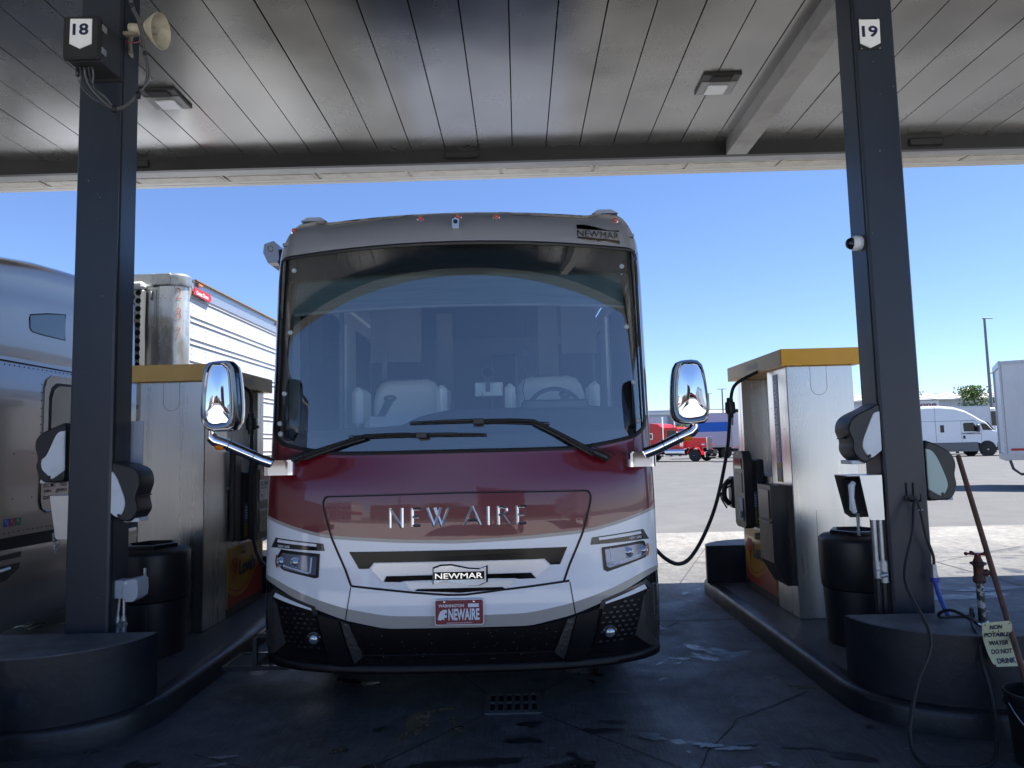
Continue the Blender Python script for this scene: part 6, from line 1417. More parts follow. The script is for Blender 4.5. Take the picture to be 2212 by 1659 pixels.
def tractor(label,loc,rot,style,col,group='semi trucks across the yard',dark=None,words=None):
    t=thing('semi_truck',loc,label,'truck',group,rot); W=2.45
    dark=dark or mat('fender_grey',(.12,.125,.13),.5)
    mb=M(); mb.box(-4.2,3.0,-.45,.45,.62,.95); obj('chassis',mb,mat('gear_dark',(.02,.02,.02),.7),t,True)
    if style=='classic':
        # sleeper, cab and long square bonnet
        mb=M(); mb.prism([(-3.3,1.05),(-3.3,3.0),(-3.1,3.18),(-2.2,3.25),(-1.45,3.15),(-1.15,2.85),(-1.1,1.05)],'y',-1.2,1.2); sl_=obj('sleeper',mb,col,t,True)
        for s_ in(-1,1):
            mb=M(); mb.box(-2.55,-2.05,s_*1.2,s_*1.206,1.95,2.35,.0); obj('sleeper_window',mb,glassdark,sl_,True)
            mb=M(); mb.box(-2.6,-2.0,s_*1.2,s_*1.2035,1.9,2.4,.0); obj('window_frame',mb,chromeworn,sl_,True)
        mb=M(); mb.prism([(-1.05,1.05),(-1.05,2.72),(-.9,2.85),(.1,2.83),(.25,2.75),(.55,2.02),(.55,1.05)],'y',-1.0,1.0); cb_=obj('cab',mb,col,t,True)
        for s_ in(-1,1):
            mb=M(); mb.prism([(-.75,2.05),(-.75,2.6),(.1,2.58),(.3,2.05)],'y',s_*1.001,s_*1.008); obj('side_window',mb,glassdark,cb_,True)
        mb=M(); mb.prism([(.56,2.04),(.28,2.72),(.29,2.73),(.57,2.05)],'y',-.92,.92); obj('windscreen',mb,glassdark,cb_,True)
        mb=M(); mb.prism([(.552,1.15),(.552,1.98),(2.5,1.90),(2.5,1.15)],'y',-.62,.62); obj('bonnet',mb,col,t,True)
        mb=M(); mb.box(2.5,2.56,-.5,.5,.92,2.0,.03); gr=obj('grille',mb,chrome,t,True)
        mb=M(); mb.box(2.561,2.575,-.42,.42,1.0,1.86); obj('grille_bars',mb,mat('grille_bar_grey',(.25,.25,.26),.4,.8),gr,True)
        mb=M(); [mb.box(2.576,2.58,-.42+.168*i-.008,-.42+.168*i+.008,1.0,1.86) for i in range(6)]; obj('grille_bars',mb,chrome,gr,True)
        mb=M(); mb.box(2.56,2.585,-.06,.06,1.9,1.95); obj('grille_emblem',mb,red,gr,True)
        for s_ in(-1,1):
            mb=M(); n=10; P=[(1.75+.66*math.cos(math.pi*i/n),.55+.66*math.sin(math.pi*i/n)) for i in range(n+1)]; Q=[(1.75+.60*math.cos(math.pi*i/n),.55+.60*math.sin(math.pi*i/n)) for i in range(n,-1,-1)]
            mb.prism(P+Q,'y',s_*.62,s_*1.2); obj('fender',mb,col,t,True)
            mb=M(); mb.lathe([(0,.12),(.10,.1),(.11,0),(.09,-.12),(0,-.14)],(2.42,s_*.86,1.38),'x',14); obj('headlight',mb,chrome,t,True)
            mb=M(); mb.tube([(-1.08,s_*1.05,1.0),(-1.08,s_*1.05,3.75)],.075,12); obj('exhaust_stack',mb,chrome,t,True)
            mb=M(); mb.tube([(.62,s_*1.1,1.25),(.62,s_*1.1,1.95)],.19,16); obj('air_cleaner',mb,chrome,t,True)
            mb=M(); mb.tube([(-.9,s_*.95,.8),(.9,s_*.95,.8)],.30,16); mb.tube([(-3.1,s_*.95,.8),(-1.4,s_*.95,.8)],.30,16); obj('fuel_tank',mb,chrome,t,True)
            mb=M(); mb.box(.3,.42,s_*1.2,s_*1.38,1.75,2.5,.02); obj('wing_mirror',mb,chrome,t,True)
        mb=M(); mb.box(2.62,2.72,-1.22,1.22,.35,.80,.03); bp_=obj('bumper',mb,chrome,t,True)
        mb=M(); mb.box(2.721,2.725,-.25,.15,.5,.68); obj('number_plate',mb,whitesheet,bp_,True)
        add_wheels(t,(1.75,-3.0,-4.1),W)
        mb=M()
        for y in(-.7,-.35,0,.35,.7): mb.box(-.1,-.02,y-.04,y+.04,2.84,2.92,.01)
        obj('roof_light',mb,amber,t,True)
    else:
        P=[(-3.3,1.1),(-3.3,3.86),(-2.6,3.92),(-1.6,3.92),(-.5,3.80),(.3,3.52),(.9,3.16),(1.38,2.82),(1.80,2.60),(2.32,1.92),(2.7,1.86),(3.4,1.66),(3.78,1.36),(3.86,1.0),(3.8,.55),(3.3,.5),(1.1,1.05)]
        def bodyring(k,y): 
            mx,mz=.1,1.9
            return [(mx+(x-mx)*k if x>0 else x, mz+(z-mz)*(k if z>1.9 else 1.),y) for x,z in P]
        mb=M(); n=len(P); vs=[]; prof=[(.90,-1.22),(.97,-1.16),(1.,-1.0),(1.,1.0),(.97,1.16),(.90,1.22)]
        for k,y in prof: vs+=[(a,y,b) for a,b,_ in bodyring(k,y)]
        mb.add(vs,[(r*n+i,r*n+(i+1)%n,(r+1)*n+(i+1)%n,(r+1)*n+i) for r in range(5) for i in range(n)],smooth=True); mb.add(vs[:n],[tuple(range(n))]); mb.add(vs[-n:],[tuple(range(n))])
        b_=obj('cab_body',mb,col,t,True)
        for s_ in(-1,1):
            y=s_*1.222
            mb=M(); mb.prism([(.08,1.90),(.05,2.50),(.2,2.56),(.8,2.56),(1.12,1.98),(1.05,1.88)],'y',y,y+s_*.008); obj('side_window',mb,glassdark,b_,True)
            mb=M(); mb.prism([(1.45,1.98),(1.30,2.50),(1.72,2.46),(2.16,1.96)],'y',s_*1.19,s_*1.222); obj('quarter_glass',mb,glassdark,b_,True)
            mb=M(); mb.box(-1.62,-1.34,y,y+s_*.008,1.86,2.42); obj('sleeper_window',mb,glassdark,b_,True)
            mb=M(); mb.box(-3.2,1.05,y,y+s_*.005,.38,1.08); mb.prism([(2.35,.42),(2.45,1.05),(3.1,.98),(3.75,.92),(3.78,.42)],'y',y-s_*.12,y+s_*.012); obj('lower_fairing',mb,dark,t,True)
            mb=M(); mb.lathe([(.62,-s_*.05),(.62,s_*.016),(0,s_*.017)],(1.7,y,.56),'y',24); obj('wheel_arch',mb,mat('gear_dark',(.02,.02,.02),.7),t,True)
            mb=M(); mb.prism([(2.9,1.30),(3.6,1.05),(3.72,1.2),(3.1,1.48)],'y',s_*1.1,s_*1.2); obj('headlight',mb,glassdark,t,True)
            mb=M(); mb.box(.95,1.12,s_*1.3,s_*1.5,1.85,2.4,.03); obj('wing_mirror',mb,blackplastic,t,True)
            mb=M(); mb.tube([(-.1,y+s_*.002,1.1),(-.1,y+s_*.002,2.70),(.95,y+s_*.002,2.70),(1.35,y+s_*.002,1.95),(1.3,y+s_*.002,1.1)],.008,4); mb.tube([(-1.95,y+s_*.002,1.1),(-1.95,y+s_*.002,3.85)],.01,4); mb.tube([(-3.25,y+s_*.002,2.72),(.9,y+s_*.002,2.72)],.01,4); obj('door_gap',mb,black,t,True)
            mb=M(); mb.box(.0,.16,y,y+s_*.02,1.35,1.58); obj('door_handle',mb,blackplastic,t,True)
            if words:
                mb=M(); textp(mb,words,(-.05 if s_<0 else 1.3,y+s_*.01,1.68),(1 if s_<0 else -1,0,0),(0,0,1),1.35,.13,.03); obj('door_lettering',mb,navy,t,True)
        mb=M(); mb.prism([(1.86,2.60),(2.36,1.97),(2.38,1.98),(1.88,2.62)],'y',-1.08,1.08); obj('windscreen',mb,glassdark,b_,True)
        mb=M(); mb.box(3.80,3.90,-.6,.6,.62,1.32,.04); gr=obj('grille',mb,glossblack,t,True)
        for k in range(5):
            mb=M(); mb.box(3.902,3.91,-.55,.55,.70+k*.12,.73+k*.12); obj('grille_bar',mb,chrome,gr,True)
        add_wheels(t,(1.7,-3.0,-4.1),2.64)
        mb=M(); mb.box(-4.7,-3.0,-1.2,1.2,.95,1.02); obj('deck_plate',mb,galv,t,True)
    return t
redp=mat('red_truck_paint',(.68,.008,.012),.35,coat=.25,var=.06)
tractor('bright red long nosed truck with chrome grille and stacks across the yard',(13.6,60.2,0),R(-40),'classic',redp)
bt=trailer('pale lilac trailer with broad blue stripes behind the red truck',(24.2,68,0),R(-2),L=15.5,ribs=0,H=4.25,skin=mat('lilac_trailer',(.55,.5,.6),.4,var=.05))
mb=M(); mb.box(-7.7,7.7,-1.302,-1.297,2.62,3.25); mb.box(-7.7,7.7,-1.302,-1.297,3.32,3.75) if False else None
mb.prism([(-7.7,2.50),(7.7,2.50),(7.7,3.0),(-7.7,3.0)],'y',-1.304,-1.296); mb.prism([(-7.7,3.06),(7.7,3.06),(7.7,3.42),(-7.7,3.38)],'y',-1.304,-1.296); obj('blue_stripe',mb,mat('stripe_blue',(.02,.14,.55),.4),bt,True)
mb=M(); textp(mb,'ROCKWELL',(-4.4,-1.306,1.72),(1,0,0),(0,0,1),5.0,.42,.04); obj('lettering',mb,mat('orange_ink',(.7,.25,.05),.5),bt,True)
trailer('plain white trailer standing left of the red truck by the grey shed',(6.4,71,0),0,L=16.2,H=4.15)
wt=tractor('white aerodynamic truck with roof fairing and dark lower skirts across the yard',(34.0,56,0),R(-5),'aero',whitepaint,words='HOMERICAL')
trailer('white trailer hitched behind the white aerodynamic truck, mostly behind column 19',(23.4,56.6,0),R(-2),L=12.4,group=None)
rt_=trailer('white refrigerated trailer with a black cooling unit behind the white truck',(31.9,62,0),0,L=16.2,ribs=14,H=4.05)
mb=M(); mb.box(8.12,8.75,-1.05,1.05,1.65,3.9,.08); rf=obj('cooling_unit',mb,whitepaint,rt_,True)
mb=M(); mb.box(8.2,8.76,-1.06,1.0,2.35,3.6,.02); obj('unit_grille',mb,glossblack,rf,True)
nt_=trailer('large white trailer cut by the right edge with its rear guard showing',(22.6,19.1,0),R(-30),L=16.2,H=3.92,z0=1.0,ribs=0,group=None,guard=False)
mb=M()
for i in range(12):
    x=-7.2+i*1.25
    for k in range(44):
        for dx in(-.03,.03): mb.add([(x+dx-.008,-1.2965,1.15+k*.06),(x+dx+.008,-1.2965,1.15+k*.06),(x+dx+.008,-1.2965,1.167+k*.06),(x+dx-.008,-1.2965,1.167+k*.06)],[(0,1,2,3)])
obj('rivet_rows',mb,mat('rivet_shade',(.25,.26,.28),.5),nt_,True,fix=False)
mb=M(); 
for i in range(5): mb.box(-8.0+i*1.1,-7.6+i*1.1,-1.301,-1.296,1.17,1.24)
obj('reflector_strip',mb,red,nt_,True)
# ---------------- reefer trailer beside the lane (left)
t=thing('refrigerated_trailer',(-5.8,17.3,0),'tall white ribbed refrigerated trailer behind the bronze truck, left of the coach','trailer')
x0,x1=-7.09,-4.49; ya,yb=9.42,25.2; zb,zt=1.12,4.10
mb=M(); mb.box(x0,x1-.004,ya+.16,yb,zb,zt); 
body=obj('body',mb,trailerwhite,t)
mb=M()  # long rounded ribs
for z in (3.86,3.60,3.525,3.29,3.215,2.98,2.905,2.66,2.585,2.34,2.265,2.03,1.955,1.72,1.645,1.4,1.33):
    mb.tube([(x1-.002,ya+.2,z),(x1-.002,yb,z)],.013,6)
obj('side_rib',mb,trailerwhite,t)
mb=M(); y=ya+.25; k=0
while y<yb:
    for z in [1.2+.075*i for i in range(35)]:
        mb.add([(x1+.002,y,z),(x1+.002,y+.014,z),(x1+.002,y+.014,z+.016),(x1+.002,y,z+.016)],[(0,1,2,3)])
    y+=.42
obj('rivet_rows',mb,mat('rivet_shade',(.25,.26,.28),.5),body,fix=False)
mb=M(); mb.prism([(-4.50,3.90),(-4.475,3.90),(-4.475,4.09),(-4.50,4.12)],'y',ya+.2,yb); mb.box(-4.50,-4.46,ya+.2,yb,4.085,4.10); mb.box(-4.51,-4.455,ya+.2,yb,1.05,1.2); obj('top_rail',mb,mat('rail_aluminium',(.55,.56,.58),.35,.7),t)
mb=M(); mb.box(-4.52,-4.43,ya+.25,yb,4.1,4.118); obj('roof_edge',mb,mat('rusty_edge',(.28,.2,.13),.6,var=.3,vs=8),t)
# rounded bright corner post
cz=mat('corner_bright',(.80,.82,.84),.26,.55,var=.2,vs=2.5,rvar=.1,stretch=(1,1,.4),dirt=(.4,.39,.36),ds=2.2,dth=(.45,.6))
mb=M(); r_=.17; mb.lathe([(r_,1.12),(r_,3.98)],(x1-r_,ya+r_,0),'z',12,a0=-math.pi/2,a1=0,close=False); mb.box(-4.825,x1-r_,ya,ya+.02,1.12,3.98); obj('corner_post',mb,cz,t)
mb=M(); mb.lathe([(r_+.02,3.98),(r_+.03,4.0),(r_+.03,4.12),(r_-.02,4.16)],(x1-r_,ya+r_,0),'z',12,a0=-math.pi/2,a1=0,close=False); mb.box(-4.90,x1-r_,ya-.03,ya+.1,3.99,4.15,.01); mb.box(x0,-4.901,ya-.01,ya+.1,3.97,4.15,.005); obj('top_cap',mb,galv,t)
mb=M(); 
for i in range(14): mb.lathe([(0,-.008),(.009,-.006),(.011,0)],(-7.0+i*.16,ya-.011,3.995),'y',8)
for i in range(40): mb.lathe([(0,-.006),(.008,-.004),(.009,0)],(-4.845,ya+.0,1.3+i*.065),'y',6)
obj('front_rivet',mb,galv,t)
mb=M(); mb.box(x0,-4.826,ya+.01,ya+.04,1.12,3.97); obj('front_wall',mb,mat('front_wall_grey',(.42,.43,.43),.3,.7,var=.12,vs=2),t)
mb=M(); mb.box(-4.97,-4.865,ya-.004,ya+.01,3.42,3.93,.002); dr=obj('access_door',mb,galv,t)
mb=M(); mb.box(-4.955,-4.88,ya-.012,ya-.005,3.48,3.88); obj('door_panel',mb,mat('front_wall_grey',(.42,.43,.43),.3,.7),dr)
mb=M(); mb.tube([(-4.92,ya-.03,3.91),(-4.92,ya-.03,3.79)],.012,6); mb.box(-4.95,-4.89,ya-.02,ya-.013,3.45,3.49); obj('door_latch',mb,galv,dr)
# cooling unit
mb=M(); mb.box(-6.75,-4.985,9.30,9.41,2.78,3.93,.03); cu=obj('cooling_unit',mb,mat('unit_grey',(.36,.36,.36),.35,.6),t)
mb=M(); mb.box(-6.77,-4.975,9.27,9.40,3.92,4.02,.03); obj('unit_top',mb,whitepaint,cu)
mb=M()
for r in range(10):
    for c_ in range(6):
        x=-5.042-c_*.084; z=2.84+r*.108+(.054 if c_%2==0 else 0)
        if z<3.9: mb.lathe([(.038,-.002),(.038,-.0035),(0,-.0035)],(x,9.298,z),'y',18)
obj('unit_hole',mb,mat('hole_black',(.004,.004,.004),.9),cu)
mb=M(); mb.box(-6.76,-4.95,9.32,9.41,1.95,2.778,.02); lo2=obj('unit_lower_cover',mb,whitepaint,t)
mb=M(); textp(mb,'-330',(-5.14,9.317,2.31),(1,0,0),(0,0,1),.115,.055,.02)
for i,ch in enumerate('KRB1236462'[1:]): textp(mb,ch,(-4.995,9.317,2.70-i*.068),(1,0,0),(0,0,1),.026 if ch!='1' else .006,.045,.02)
obj('fleet_numbers',mb,black,lo2)
mb=M(); mb.box(-5.16,-5.03,9.316,9.319,2.04,2.16); obj('vent_slot',mb,black,lo2)
mb=M(); mb.box(x0+.1,x1-.1,ya+.3,yb,.95,1.1); mb.box(-6.6,-6.4,11.5,11.7,.1,1.0); mb.box(-5.2,-5.0,11.5,11.7,.1,1.0); obj('running_gear',mb,mat('gear_dark',(.02,.02,.02),.7),t)
for yy in(22.2,23.5):
    for s_ in(-1,1):
        a=M(); a.lathe([(.29,-.14),(.49,-.13),(.51,-.09),(.51,.09),(.49,.13),(.29,.14)],(-5.79+s_*1.12,yy,.51),'x',24); w=obj('wheel',a,tyre,t)
        a=M(); a.lathe([(0,s_*.13),(.12,s_*.12),(.2,s_*.05),(.29,s_*.13)],(-5.79+s_*1.12,yy,.51),'x',20,close=False); obj('rim',a,rimm,w)
mb=M()
for y in(9.75,13.0,16.4,20): mb.box(-4.46,-4.43,y,y+.12,4.04,4.085,.01)
obj('marker_light',mb,amber,t)
# maker's red plate at the top front corner
mb=M(); mb.prism([(9.60,3.90),(9.63,4.0),(10.12,4.0),(10.17,3.94),(10.12,3.88)],'x',-4.452,-4.44); gd=obj('maker_plate',mb,mat('maker_red',(.55,.03,.03),.35),t)
mb=M(); textp(mb,'Great Dane',(-4.438,9.68,3.91),(0,1,0),(0,0,1),.38,.06,.03); obj('plate_lettering',mb,whitesheet,gd)
mb=M()
for i,ch in enumerate('287'): textp(mb,ch,(-4.60,9.44-.018,3.80-i*.27),(.75,.45,0),(0,0,1),.07,.15,-.014)
obj('scrawled_numbers',mb,mat('faded_red_marker',(.55,.25,.22),.5),t)
# ---------------- bronze truck (seen from its right side)
bronze=mat('bronze_metallic',(.38,.335,.30),.3,metal=.6,coat=1.,croug=.05,var=.06,vs=1.5)
t=thing('bronze_truck',(-5.75,5.2,0),'bronze metallic sleeper truck at the left edge, pulling the ribbed trailer','truck')
ys_=[2.2,3.0,4.2,5.2,5.9,6.3,6.7,7.1,7.7,8.3]
def sleep(i,j):
    y=ys_[int(i)]; zr=3.50+.0*y if y<0 else 3.53+.065*max(0,y-5.2)-.0*y
    zr={2.2:3.02,3.0:3.18,4.2:3.34,5.2:3.45,5.9:3.52,6.3:3.58,6.7:3.64,7.1:3.67,7.7:3.70,8.3:3.71}[y]
    x=-4.5
    # cross section from the belt up over the roof
    S_=[(0,1.02),(0,1.2),(.0,1.6),(.0,2.1),(.0,2.54),(.02,2.575),(.015,2.62),(.03,2.80),(.035,3.05),(.04,3.20),(.07,3.30),(.055,3.38),(.07,3.48)]
    n=len(S_)
    if j<n:
        o,z=S_[int(j)]; k=(zr-1.02)/(3.62-1.02) if z>2.7 else 1; z=z if z<=2.7 else 2.7+(z-2.7)*(zr-2.7)/(3.62-2.7); 
        bul=-.05*math.sin(math.pi*max(0,min(1,(z-1.0)/1.5)))*0
        return (x-o+bul,y,z)
    q=(j-n+1)/8; a=q*math.pi/2; return (x-.07-.45*(1-math.cos(a))-(0 if q<1 else .9),y,(zr-.14*(zr-2.7)/.92)+.14*(zr-2.7)/.92*math.sin(a))
mb=M(); mb.grid(sleep,list(range(len(ys_))),list(range(13+8)))
# mirrored far side and closing walls
n0=len(mb.v)
mb2=[(-11.5-x-.0,y,z) for x,y,z in mb.v]; mb.add(mb2,[tuple(f) for f in mb.f[:]],smooth=True)
mb.box(-6.95,-4.55,8.25,8.3,1.02,3.5); mb.box(-6.95,-4.55,2.2,8.25,1.02,1.06); mb.box(-6.95,-4.55,2.2,2.24,1.02,2.9)
mb.prism([(-.6,1.0),(-.55,1.55),(.2,1.75),(2.19,1.85),(2.19,1.0)],'x',-6.6,-4.9)
sb=obj('sleeper_body',mb,bronze,t)
mb=M(); mb.prism([(y,z) for y,z in G['slwin']],'x',-4.541,-4.53); obj('roof_window',mb,mat('tinted_window',(.02,.04,.055),.08,.3,coat=1),sb)
mb=M(); mb.tube([(-4.535,y,z) for y,z in G['slwin']],.008,6,closed=True); obj('window_seal',mb,black,sb)
FW=[(6.667,1.80),(6.668,2.36),(6.70,2.45),(6.77,2.495),(7.30,2.50),(7.37,2.46),(7.40,2.36),(7.40,1.80),(7.36,1.70),(6.70,1.70)]
mb=M(); mb.prism(FW,'x',-4.501,-4.488); wf=obj('window_frame',mb,mat('frame_satin',(.3,.29,.28),.25,.8),sb)
def shr(P,d):
    cx=sum(p[0] for p in P)/len(P);cy=sum(p[1] for p in P)/len(P); return [(cx+(x-cx)*(1-d/abs(x-cx) if abs(x-cx)>d else 1),cy+(y-cy)*(1-d/abs(y-cy) if abs(y-cy)>d else 1)) for x,y in P]
mb=M(); mb.prism(shr(FW,.07),'x',-4.488,-4.483); obj('window_rubber',mb,black,wf)
mb=M(); mb.prism(shr(FW,.095),'x',-4.483,-4.480); obj('window_pane',mb,mat('sleeper_pane',(.03,.035,.035),.05,coat=1.),wf)
mb=M()
y=5.4
while y<8.2:
    for z in((2.535,1.06) if y<6.6 else (2.535,1.06,1.66)):
        mb.lathe([(0,.005),(.006,.003),(.008,0)],(-4.499,y,z),'x',6)
    y+=.062
for y in (6.05,6.3,6.55):
    for z in(1.75,1.35): mb.lathe([(0,.005),(.006,.003),(.008,0)],(-4.499,y,z),'x',6)
for z in [1.72+.075*i for i in range(10)]: mb.lathe([(0,.005),(.006,.003),(.008,0)],(-4.499,6.64,z),'x',6)
obj('rivet',mb,mat('rivet_dark',(.12,.11,.1),.35,.6),sb)
mb=M(); mb.tube([(-4.506,y,2.572-.012*(y-6)) for y in(4.5,6,7,8.3)],.006,5); obj('belt_seam',mb,black,sb)
PL=[(6.652,1.56),(6.655,1.30),(6.68,1.235),(6.74,1.20),(7.36,1.20),(7.42,1.24),(7.44,1.32),(7.44,1.56)]
mb=M(); mb.prism(PL,'x',-4.501,-4.494); dp=obj('data_plate',mb,bronze,sb)
mb=M(); mb.tube([(-4.492,y,z) for y,z in PL],.008,6); obj('plate_rim',mb,mat('rim_dark_chrome',(.2,.19,.18),.2,1),dp)
mb=M()
for i,s__ in enumerate(('US DOT   2174','ICC MC    7552','VIN    JJ2001','GVW')):
    wd=[.34,.34,.34,.13][i]; textp(mb,s__,(-4.491,6.70,1.485-i*.058),(0,1,0),(0,0,1),wd,.036,.01)
obj('plate_lettering',mb,black,dp)
for i,c_ in enumerate(((.03,.09,.35),(.3,.04,.05),(.04,.18,.09))):
    mb=M(); y=6.20+i*.073; mb.box(-4.499,-4.495,y,y+.069,1.112,1.182); sk=obj('permit_sticker',mb,mat('sticker_%s'%('blue','red','green')[i],c_,.4),sb)
    mb=M(); textp(mb,'F',(-4.4935,y+.012,1.145),(0,1,0),(0,0,1),.018,.026,.02); textp(mb,'T',(-4.4935,y+.032,1.127),(0,1,0),(0,0,1),.018,.026,.02); textp(mb,'A',(-4.4935,y+.050,1.117),(0,1,0),(0,0,1),.013,.014,.01); obj('sticker_letters',mb,mat('sticker_ink',(.4,.42,.42),.5),sk)
# chassis fairing
mb=M(); ys2=[2.3,3,4,5.5,6.2,6.6,7.0,7.6,8.3]
def fair(i,j):
    y=ys2[int(i)]; top=.925-.02*(y-6); z=[top,.82,.66,.60,.52,.42,.30,.20][int(j)]-(.0 if j<1 else 0)
    w=.22*max(0,(6.6-y))/6
    x=-4.47+[.0,.012,.0,-.01,-.035,-.05,-.08,-.14][int(j)]; z=z-(.10*(6.9-y) if j>=2 and y<6.9 else 0)*.35
    return (x,y,z)
mb.grid(fair,list(range(len(ys2))),list(range(8))); mb.box(-6.8,-4.62,2.3,8.3,.24,.9); obj('chassis_fairing',mb,bronze,t)
mb=M(); mb.prism([(5.0,.86),(6.38,.885),(6.36,.74),(6.2,.66),(5.0,.6)],'x',-4.468,-4.46); st_=obj('step_well',mb,blackplastic,t)
mb=M(); mb.tube([(-4.45,5.9,.74),(-4.45,6.22,.76)],.016,8); obj('step_handle',mb,galv,st_)
mb=M(); mb.box(-6.9,-4.56,-.5,8.3,.9,1.018); obj('underbody_gap',mb,black,t)
for yy in(1.2,):
    for s_ in(-1,1):
        a=M(); a.lathe([(.29,-.14),(.49,-.13),(.51,-.09),(.51,.09),(.49,.13),(.29,.14)],(-5.79+s_*1.12,yy,.51),'x',24); w=obj('wheel',a,tyre,t)
for yy in(10.2,11.5):
    for s_ in(-1,1):
        a=M(); a.lathe([(.29,-.14),(.49,-.13),(.51,-.09),(.51,.09),(.49,.13),(.29,.14)],(-5.79+s_*1.02,yy,.51),'x',24); w=obj('wheel',a,tyre,t)
        a=M(); a.lathe([(0,s_*.13),(.12,s_*.12),(.2,s_*.05),(.29,s_*.13)],(-5.79+s_*1.02,yy,.51),'x',20,close=False); obj('rim',a,rimm,w)
mb=M(); mb.box(-6.4,-5.2,8.3,12.2,.7,.95); mb.box(-5.35,-4.75,8.35,8.75,.9,.985,.02); mb.box(-5.6,-4.62,8.4,9.6,.45,.9,.05); obj('rear_frame',mb,mat('gear_dark',(.02,.02,.02),.7),t)
mb=M(); mb.box(-5.35,-4.58,8.4,9.3,.985,1.07,.02); obj('catwalk',mb,alu,t)

# ---------------- buildings
metalwall=mat('metal_wall',(.52,.54,.55),.5,var=.05,vs=.3); roofm=mat('metal_roof',(.58,.56,.52),.45,var=.06,vs=.3)
def shed(label,x0,x1,y0,y1,zw,zr,ribs=3.4,group=None,col=None,roof=None):
    t=thing('warehouse',((x0+x1)/2,(y0+y1)/2,0),label,'building',group)
    mb=M(); mb.box(x0,x1,y0,y1,0,zw); mb.prism([(y0,zw),(y1,zw),((y0+y1)/2,zr-.1)],'x',x0+.01,x1-.01); obj('wall',mb,col or metalwall,t)
    mb=M()
    x=x0
    while x<x1: mb.box(x,x+.18,y0-.04,y0-.001,.1,zw-.05); x+=.9
    obj('wall_rib',mb,col or metalwall,t)
    mb=M(); ym=(y0+y1)/2; mb.add([(x0-.3,y0-.4,zw),(x1+.3,y0-.4,zw),(x1+.3,ym,zr),(x0-.3,ym,zr),(x0-.3,y1+.4,zw),(x1+.3,y1+.4,zw)],[(0,1,2,3),(3,2,5,4)]); mb.box(x0-.3,x1+.3,y0-.5,y0-.41,zw-.12,zw+.05)
    rf=obj('roof',mb,roof or roofm,t)
    mb=M(); x=x0
    while x<x1:
        a=Vector((x,y0-.4,zw+.03));b=Vector((x,ym,zr+.03)); mb.tube([a,b],.06,4); x+=ribs
    obj('roof_seam',mb,mat('roof_seam',(.3,.28,.25),.6),rf)
    return t
s1=shed('long pale metal warehouse with seamed roof and a red lettered sign',38,84,100,125,6.6,8.2)
mb=M(); mb.box(52,58.7,99.7,99.9,5.3,6.45); sg=obj('sign_board',mb,whitesheet,s1)
mb=M(); textp(mb,'ProZone',(52.9,99.66,5.65),(1,0,0),(.12,0,1),5.4,.62,.03); obj('sign_lettering',mb,mat('sign_red_ink',(.35,.12,.12),.6),sg)
mb=M(); mb.tube([(61.0,108,7),(61.0,108,8.2)],.12,8); mb.box(60.8,61.4,107.9,108.1,8.1,8.3); obj('vent_stack',mb,galv,s1)
mb=M(); mb.lathe([(0,0),(1.1,0),(1.1,.7),(.6,1.3),(0,1.35)],(67.8,108,7.3),'z',16); obj('roof_fan',mb,galv,s1)
s2=shed('low grey flat fronted building behind the red truck',4,44,112,126,5.9,6.5,ribs=9,col=mat('grey_wall',(.33,.35,.38),.6,var=.05,vs=.2),roof=mat('roof_pale',(.6,.6,.58),.5))
mb=M(); mb.box(4,44,111.8,112-.05,5.6,6.55); obj('parapet',mb,mat('parapet_grey',(.42,.44,.47),.5),s2)
s3=shed('white low sloped roof shed behind the lilac trailer',26,50,100,111,4.9,6.1,ribs=50)
# ---------------- light poles
def pole(label,x,y,h,arm=1,r=.09):
    t=thing('light_pole',(x,y,0),label,'light pole','parking lot light poles')
    mb=M(); mb.tube([(x,y,0),(x,y,h)],[r*1.3,r*.8],10); obj('mast',mb,mat('pole_grey',(.16,.165,.17),.5),t)
    mb=M(); 
    if arm==2: mb.box(x-.6,x-.15,y-.12,y+.12,h-.02,h+.07,.02); mb.box(x+.15,x+.6,y-.12,y+.12,h-.02,h+.07,.02); mb.box(x-.2,x+.2,y-.04,y+.04,h,h+.06)
    elif arm==3: mb.box(x-.15,x+.75,y-.1,y+.1,h-.02,h+.06,.02)
    else: mb.box(x-.75*abs(arm),x+.05 if arm>0 else x+.75,y-.15,y+.15,h-.02,h+.1,.02)
    obj('lamp_head',mb,mat('pole_grey',(.16,.165,.17),.5),t)
pole('shorter of the two far twin headed poles above the lilac trailer',29.9,110-.2+2,9.0,2,.11)
pole('taller of the two far twin headed poles above the lilac trailer',27.4,95.6,8.5,2,.11)
pole('tallest light pole, rising in front of the seamed metal roof',42.65,64.5,12.15,3,.12)
pole('single headed light pole beside the large right hand trailer',48.3,72,7.75,1,.1)
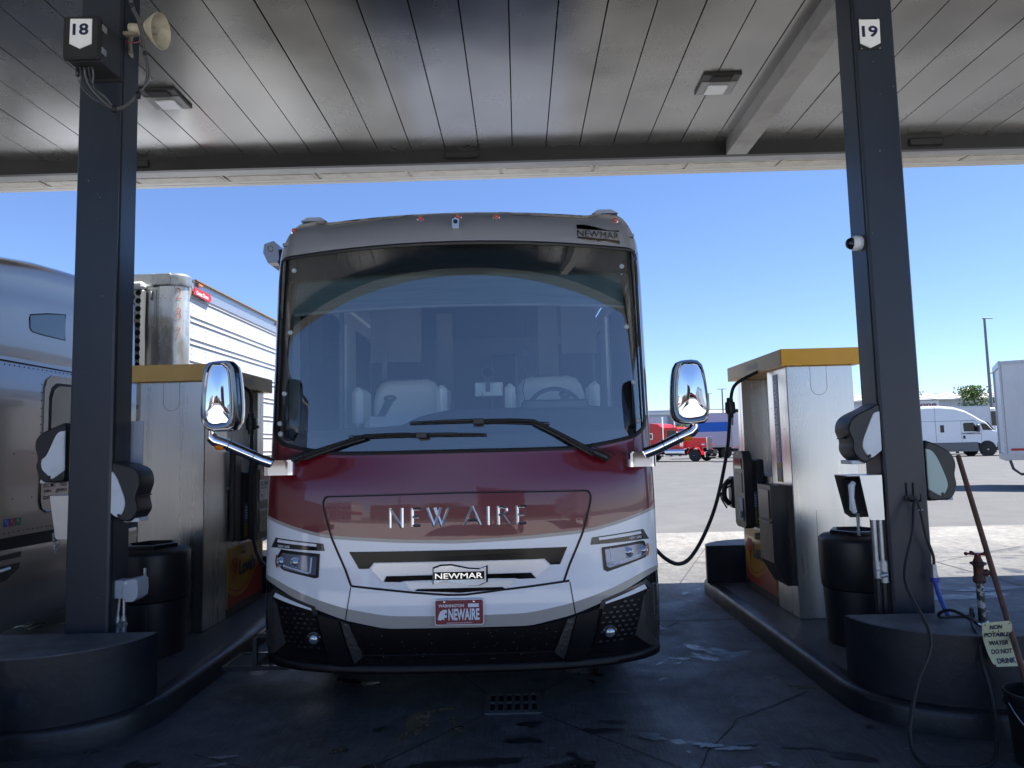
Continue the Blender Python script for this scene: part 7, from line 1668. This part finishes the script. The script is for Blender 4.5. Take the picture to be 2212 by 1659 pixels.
# ---------------- tree and shrubs
leafm=mat('leaf_green',(.10,.17,.035),.6,var=.5,vs=1.2)
bark=mat('bark',(.08,.06,.045),.8)
def tree(label,x,y,h,cr,seed,name='tree',cz=None,n=1500,ls=.16,group=None):
    t=thing(name,(x,y,0),label,'tree' if name=='tree' else 'shrub',group); rnd=random.Random(seed)
    zb=h-2.1*cr if name=='tree' else .2
    mb=M(); mb.tube([(x,y,0),(x+.1,y,zb*.6),(x-.05,y,zb+cr*.6),(x+.05,y,h-.4*cr)],[.16,.12,.08,.03],8)
    ends=[]
    for i in range(9):
        a=rnd.uniform(0,6.28); z1=rnd.uniform(zb*.8,h-cr*.6); r2=cr*rnd.uniform(.5,.95); e=(x+r2*math.cos(a),y+r2*math.sin(a),z1+rnd.uniform(.3,1)*cr*.7); mb.tube([(x,y,z1),((x+e[0])/2,(y+e[1])/2,(z1+e[2])/2+.1),e],[.06,.04,.015],5); ends.append(e)
    for i in range(8): ends.append((x+rnd.uniform(-.3,.3)*cr,y+rnd.uniform(-.3,.3)*cr,h-rnd.uniform(.1,1.)*cr))
    obj('trunk',mb,bark,t)
    mb=M()
    for i in range(n):
        e=rnd.choice(ends); s=cr*.32; p=Vector((e[0]+rnd.gauss(0,s),e[1]+rnd.gauss(0,s),e[2]+rnd.gauss(0,s*.8)))
        if p.z<.05 or p.z>h: continue
        d=Vector((rnd.gauss(0,1),rnd.gauss(0,1),rnd.gauss(0,1))).normalized(); u=d.orthogonal().normalized()*ls; v=d.cross(u).normalized()*ls*.6
        mb.add([p-u,p-v,p+u,p+v],[(0,1,2,3)])
    obj('crown',mb,leafm,t,fix=False)
tree('small green tree in front of the long pale warehouse',59.4,93,7.9,1.8,5,n=1700,ls=.17)
for i,(x,sd) in enumerate(((15.9,3),(16.9,8),(17.9,11))):
    tree(('small yellowish tree left of the exhaust stack of the red truck','middle one of three small yellowish trees behind the red truck roof','small yellowish tree right of the exhaust stack of the red truck')[i],x,80,3.5,.7,sd,'tree',n=500,ls=.12,group='small trees behind the red truck')
# ---------------- behind the camera: what the glass and chrome mirror
t=trailer('dark maroon trailer seen as the dark upright band mirrored in the coach hood',(.28,-17.2,0),R(-90),L=13,H=4.1,skin=mat('dark_trailer_skin',(.035,.012,.016),.5),group=None)
trailer('pale trailer mirrored in the right half of the coach hood',(9.3,-20,0),R(-86),L=15,group=None)
def block(name,label,x0,x1,y0,y1,h,col,band):
    t=thing(name,((x0+x1)/2,(y0+y1)/2,0),label,'building')
    mb=M(); mb.box(x0,x1,y0,y1,0,h); mb.box(x0-.15,x1+.15,y0-.15,y1+.15,h,h+.35); obj('wall',mb,col,t)
    mb=M(); mb.box(x0-.3,x1+.3,y1+.01,y1+.35,3.0,3.9); mb.box(x1+.02,x1+.35,y0,y1,3.0,3.9); obj('awning_band',mb,band,t)
    w=(x1-x0)/6
    for i in range(6):
        mb=M(); mb.box(x0+w*i+.5,x0+w*(i+1)-.5,y1+.005,y1+.04,.6,2.7); obj('window',mb,glassdark,t)
        if h>6: mb=M(); mb.box(x0+w*i+.6,x0+w*(i+1)-.6,y1+.005,y1+.04,4.8,6.2); obj('window',mb,glassdark,t)
    return t
whs=mat('stucco_white',(.7,.68,.62),.7,var=.05,vs=.5); tns=mat('stucco_tan',(.42,.27,.16),.7,var=.05,vs=.5)
block('store','white store with red awning mirrored small in the coach hood',-52,-34,-72,-60,8,whs,red)
block('store','tan store mirrored beside the white store in the coach hood',-30,-16,-84,-72,7,tns,red)
block('store','low brown store mirrored along the horizon of the coach hood',-14,22,-78,-66,5,mat('brick_brown',(.16,.07,.05),.8,var=.2,vs=2),red)
tree('broad tree mirrored left of the dark band in the coach hood',-8,-58,6.5,2.8,21,n=1800,ls=.25)
pole('light pole mirrored as a thin line in the coach hood',-9,-30,9,2,.12)
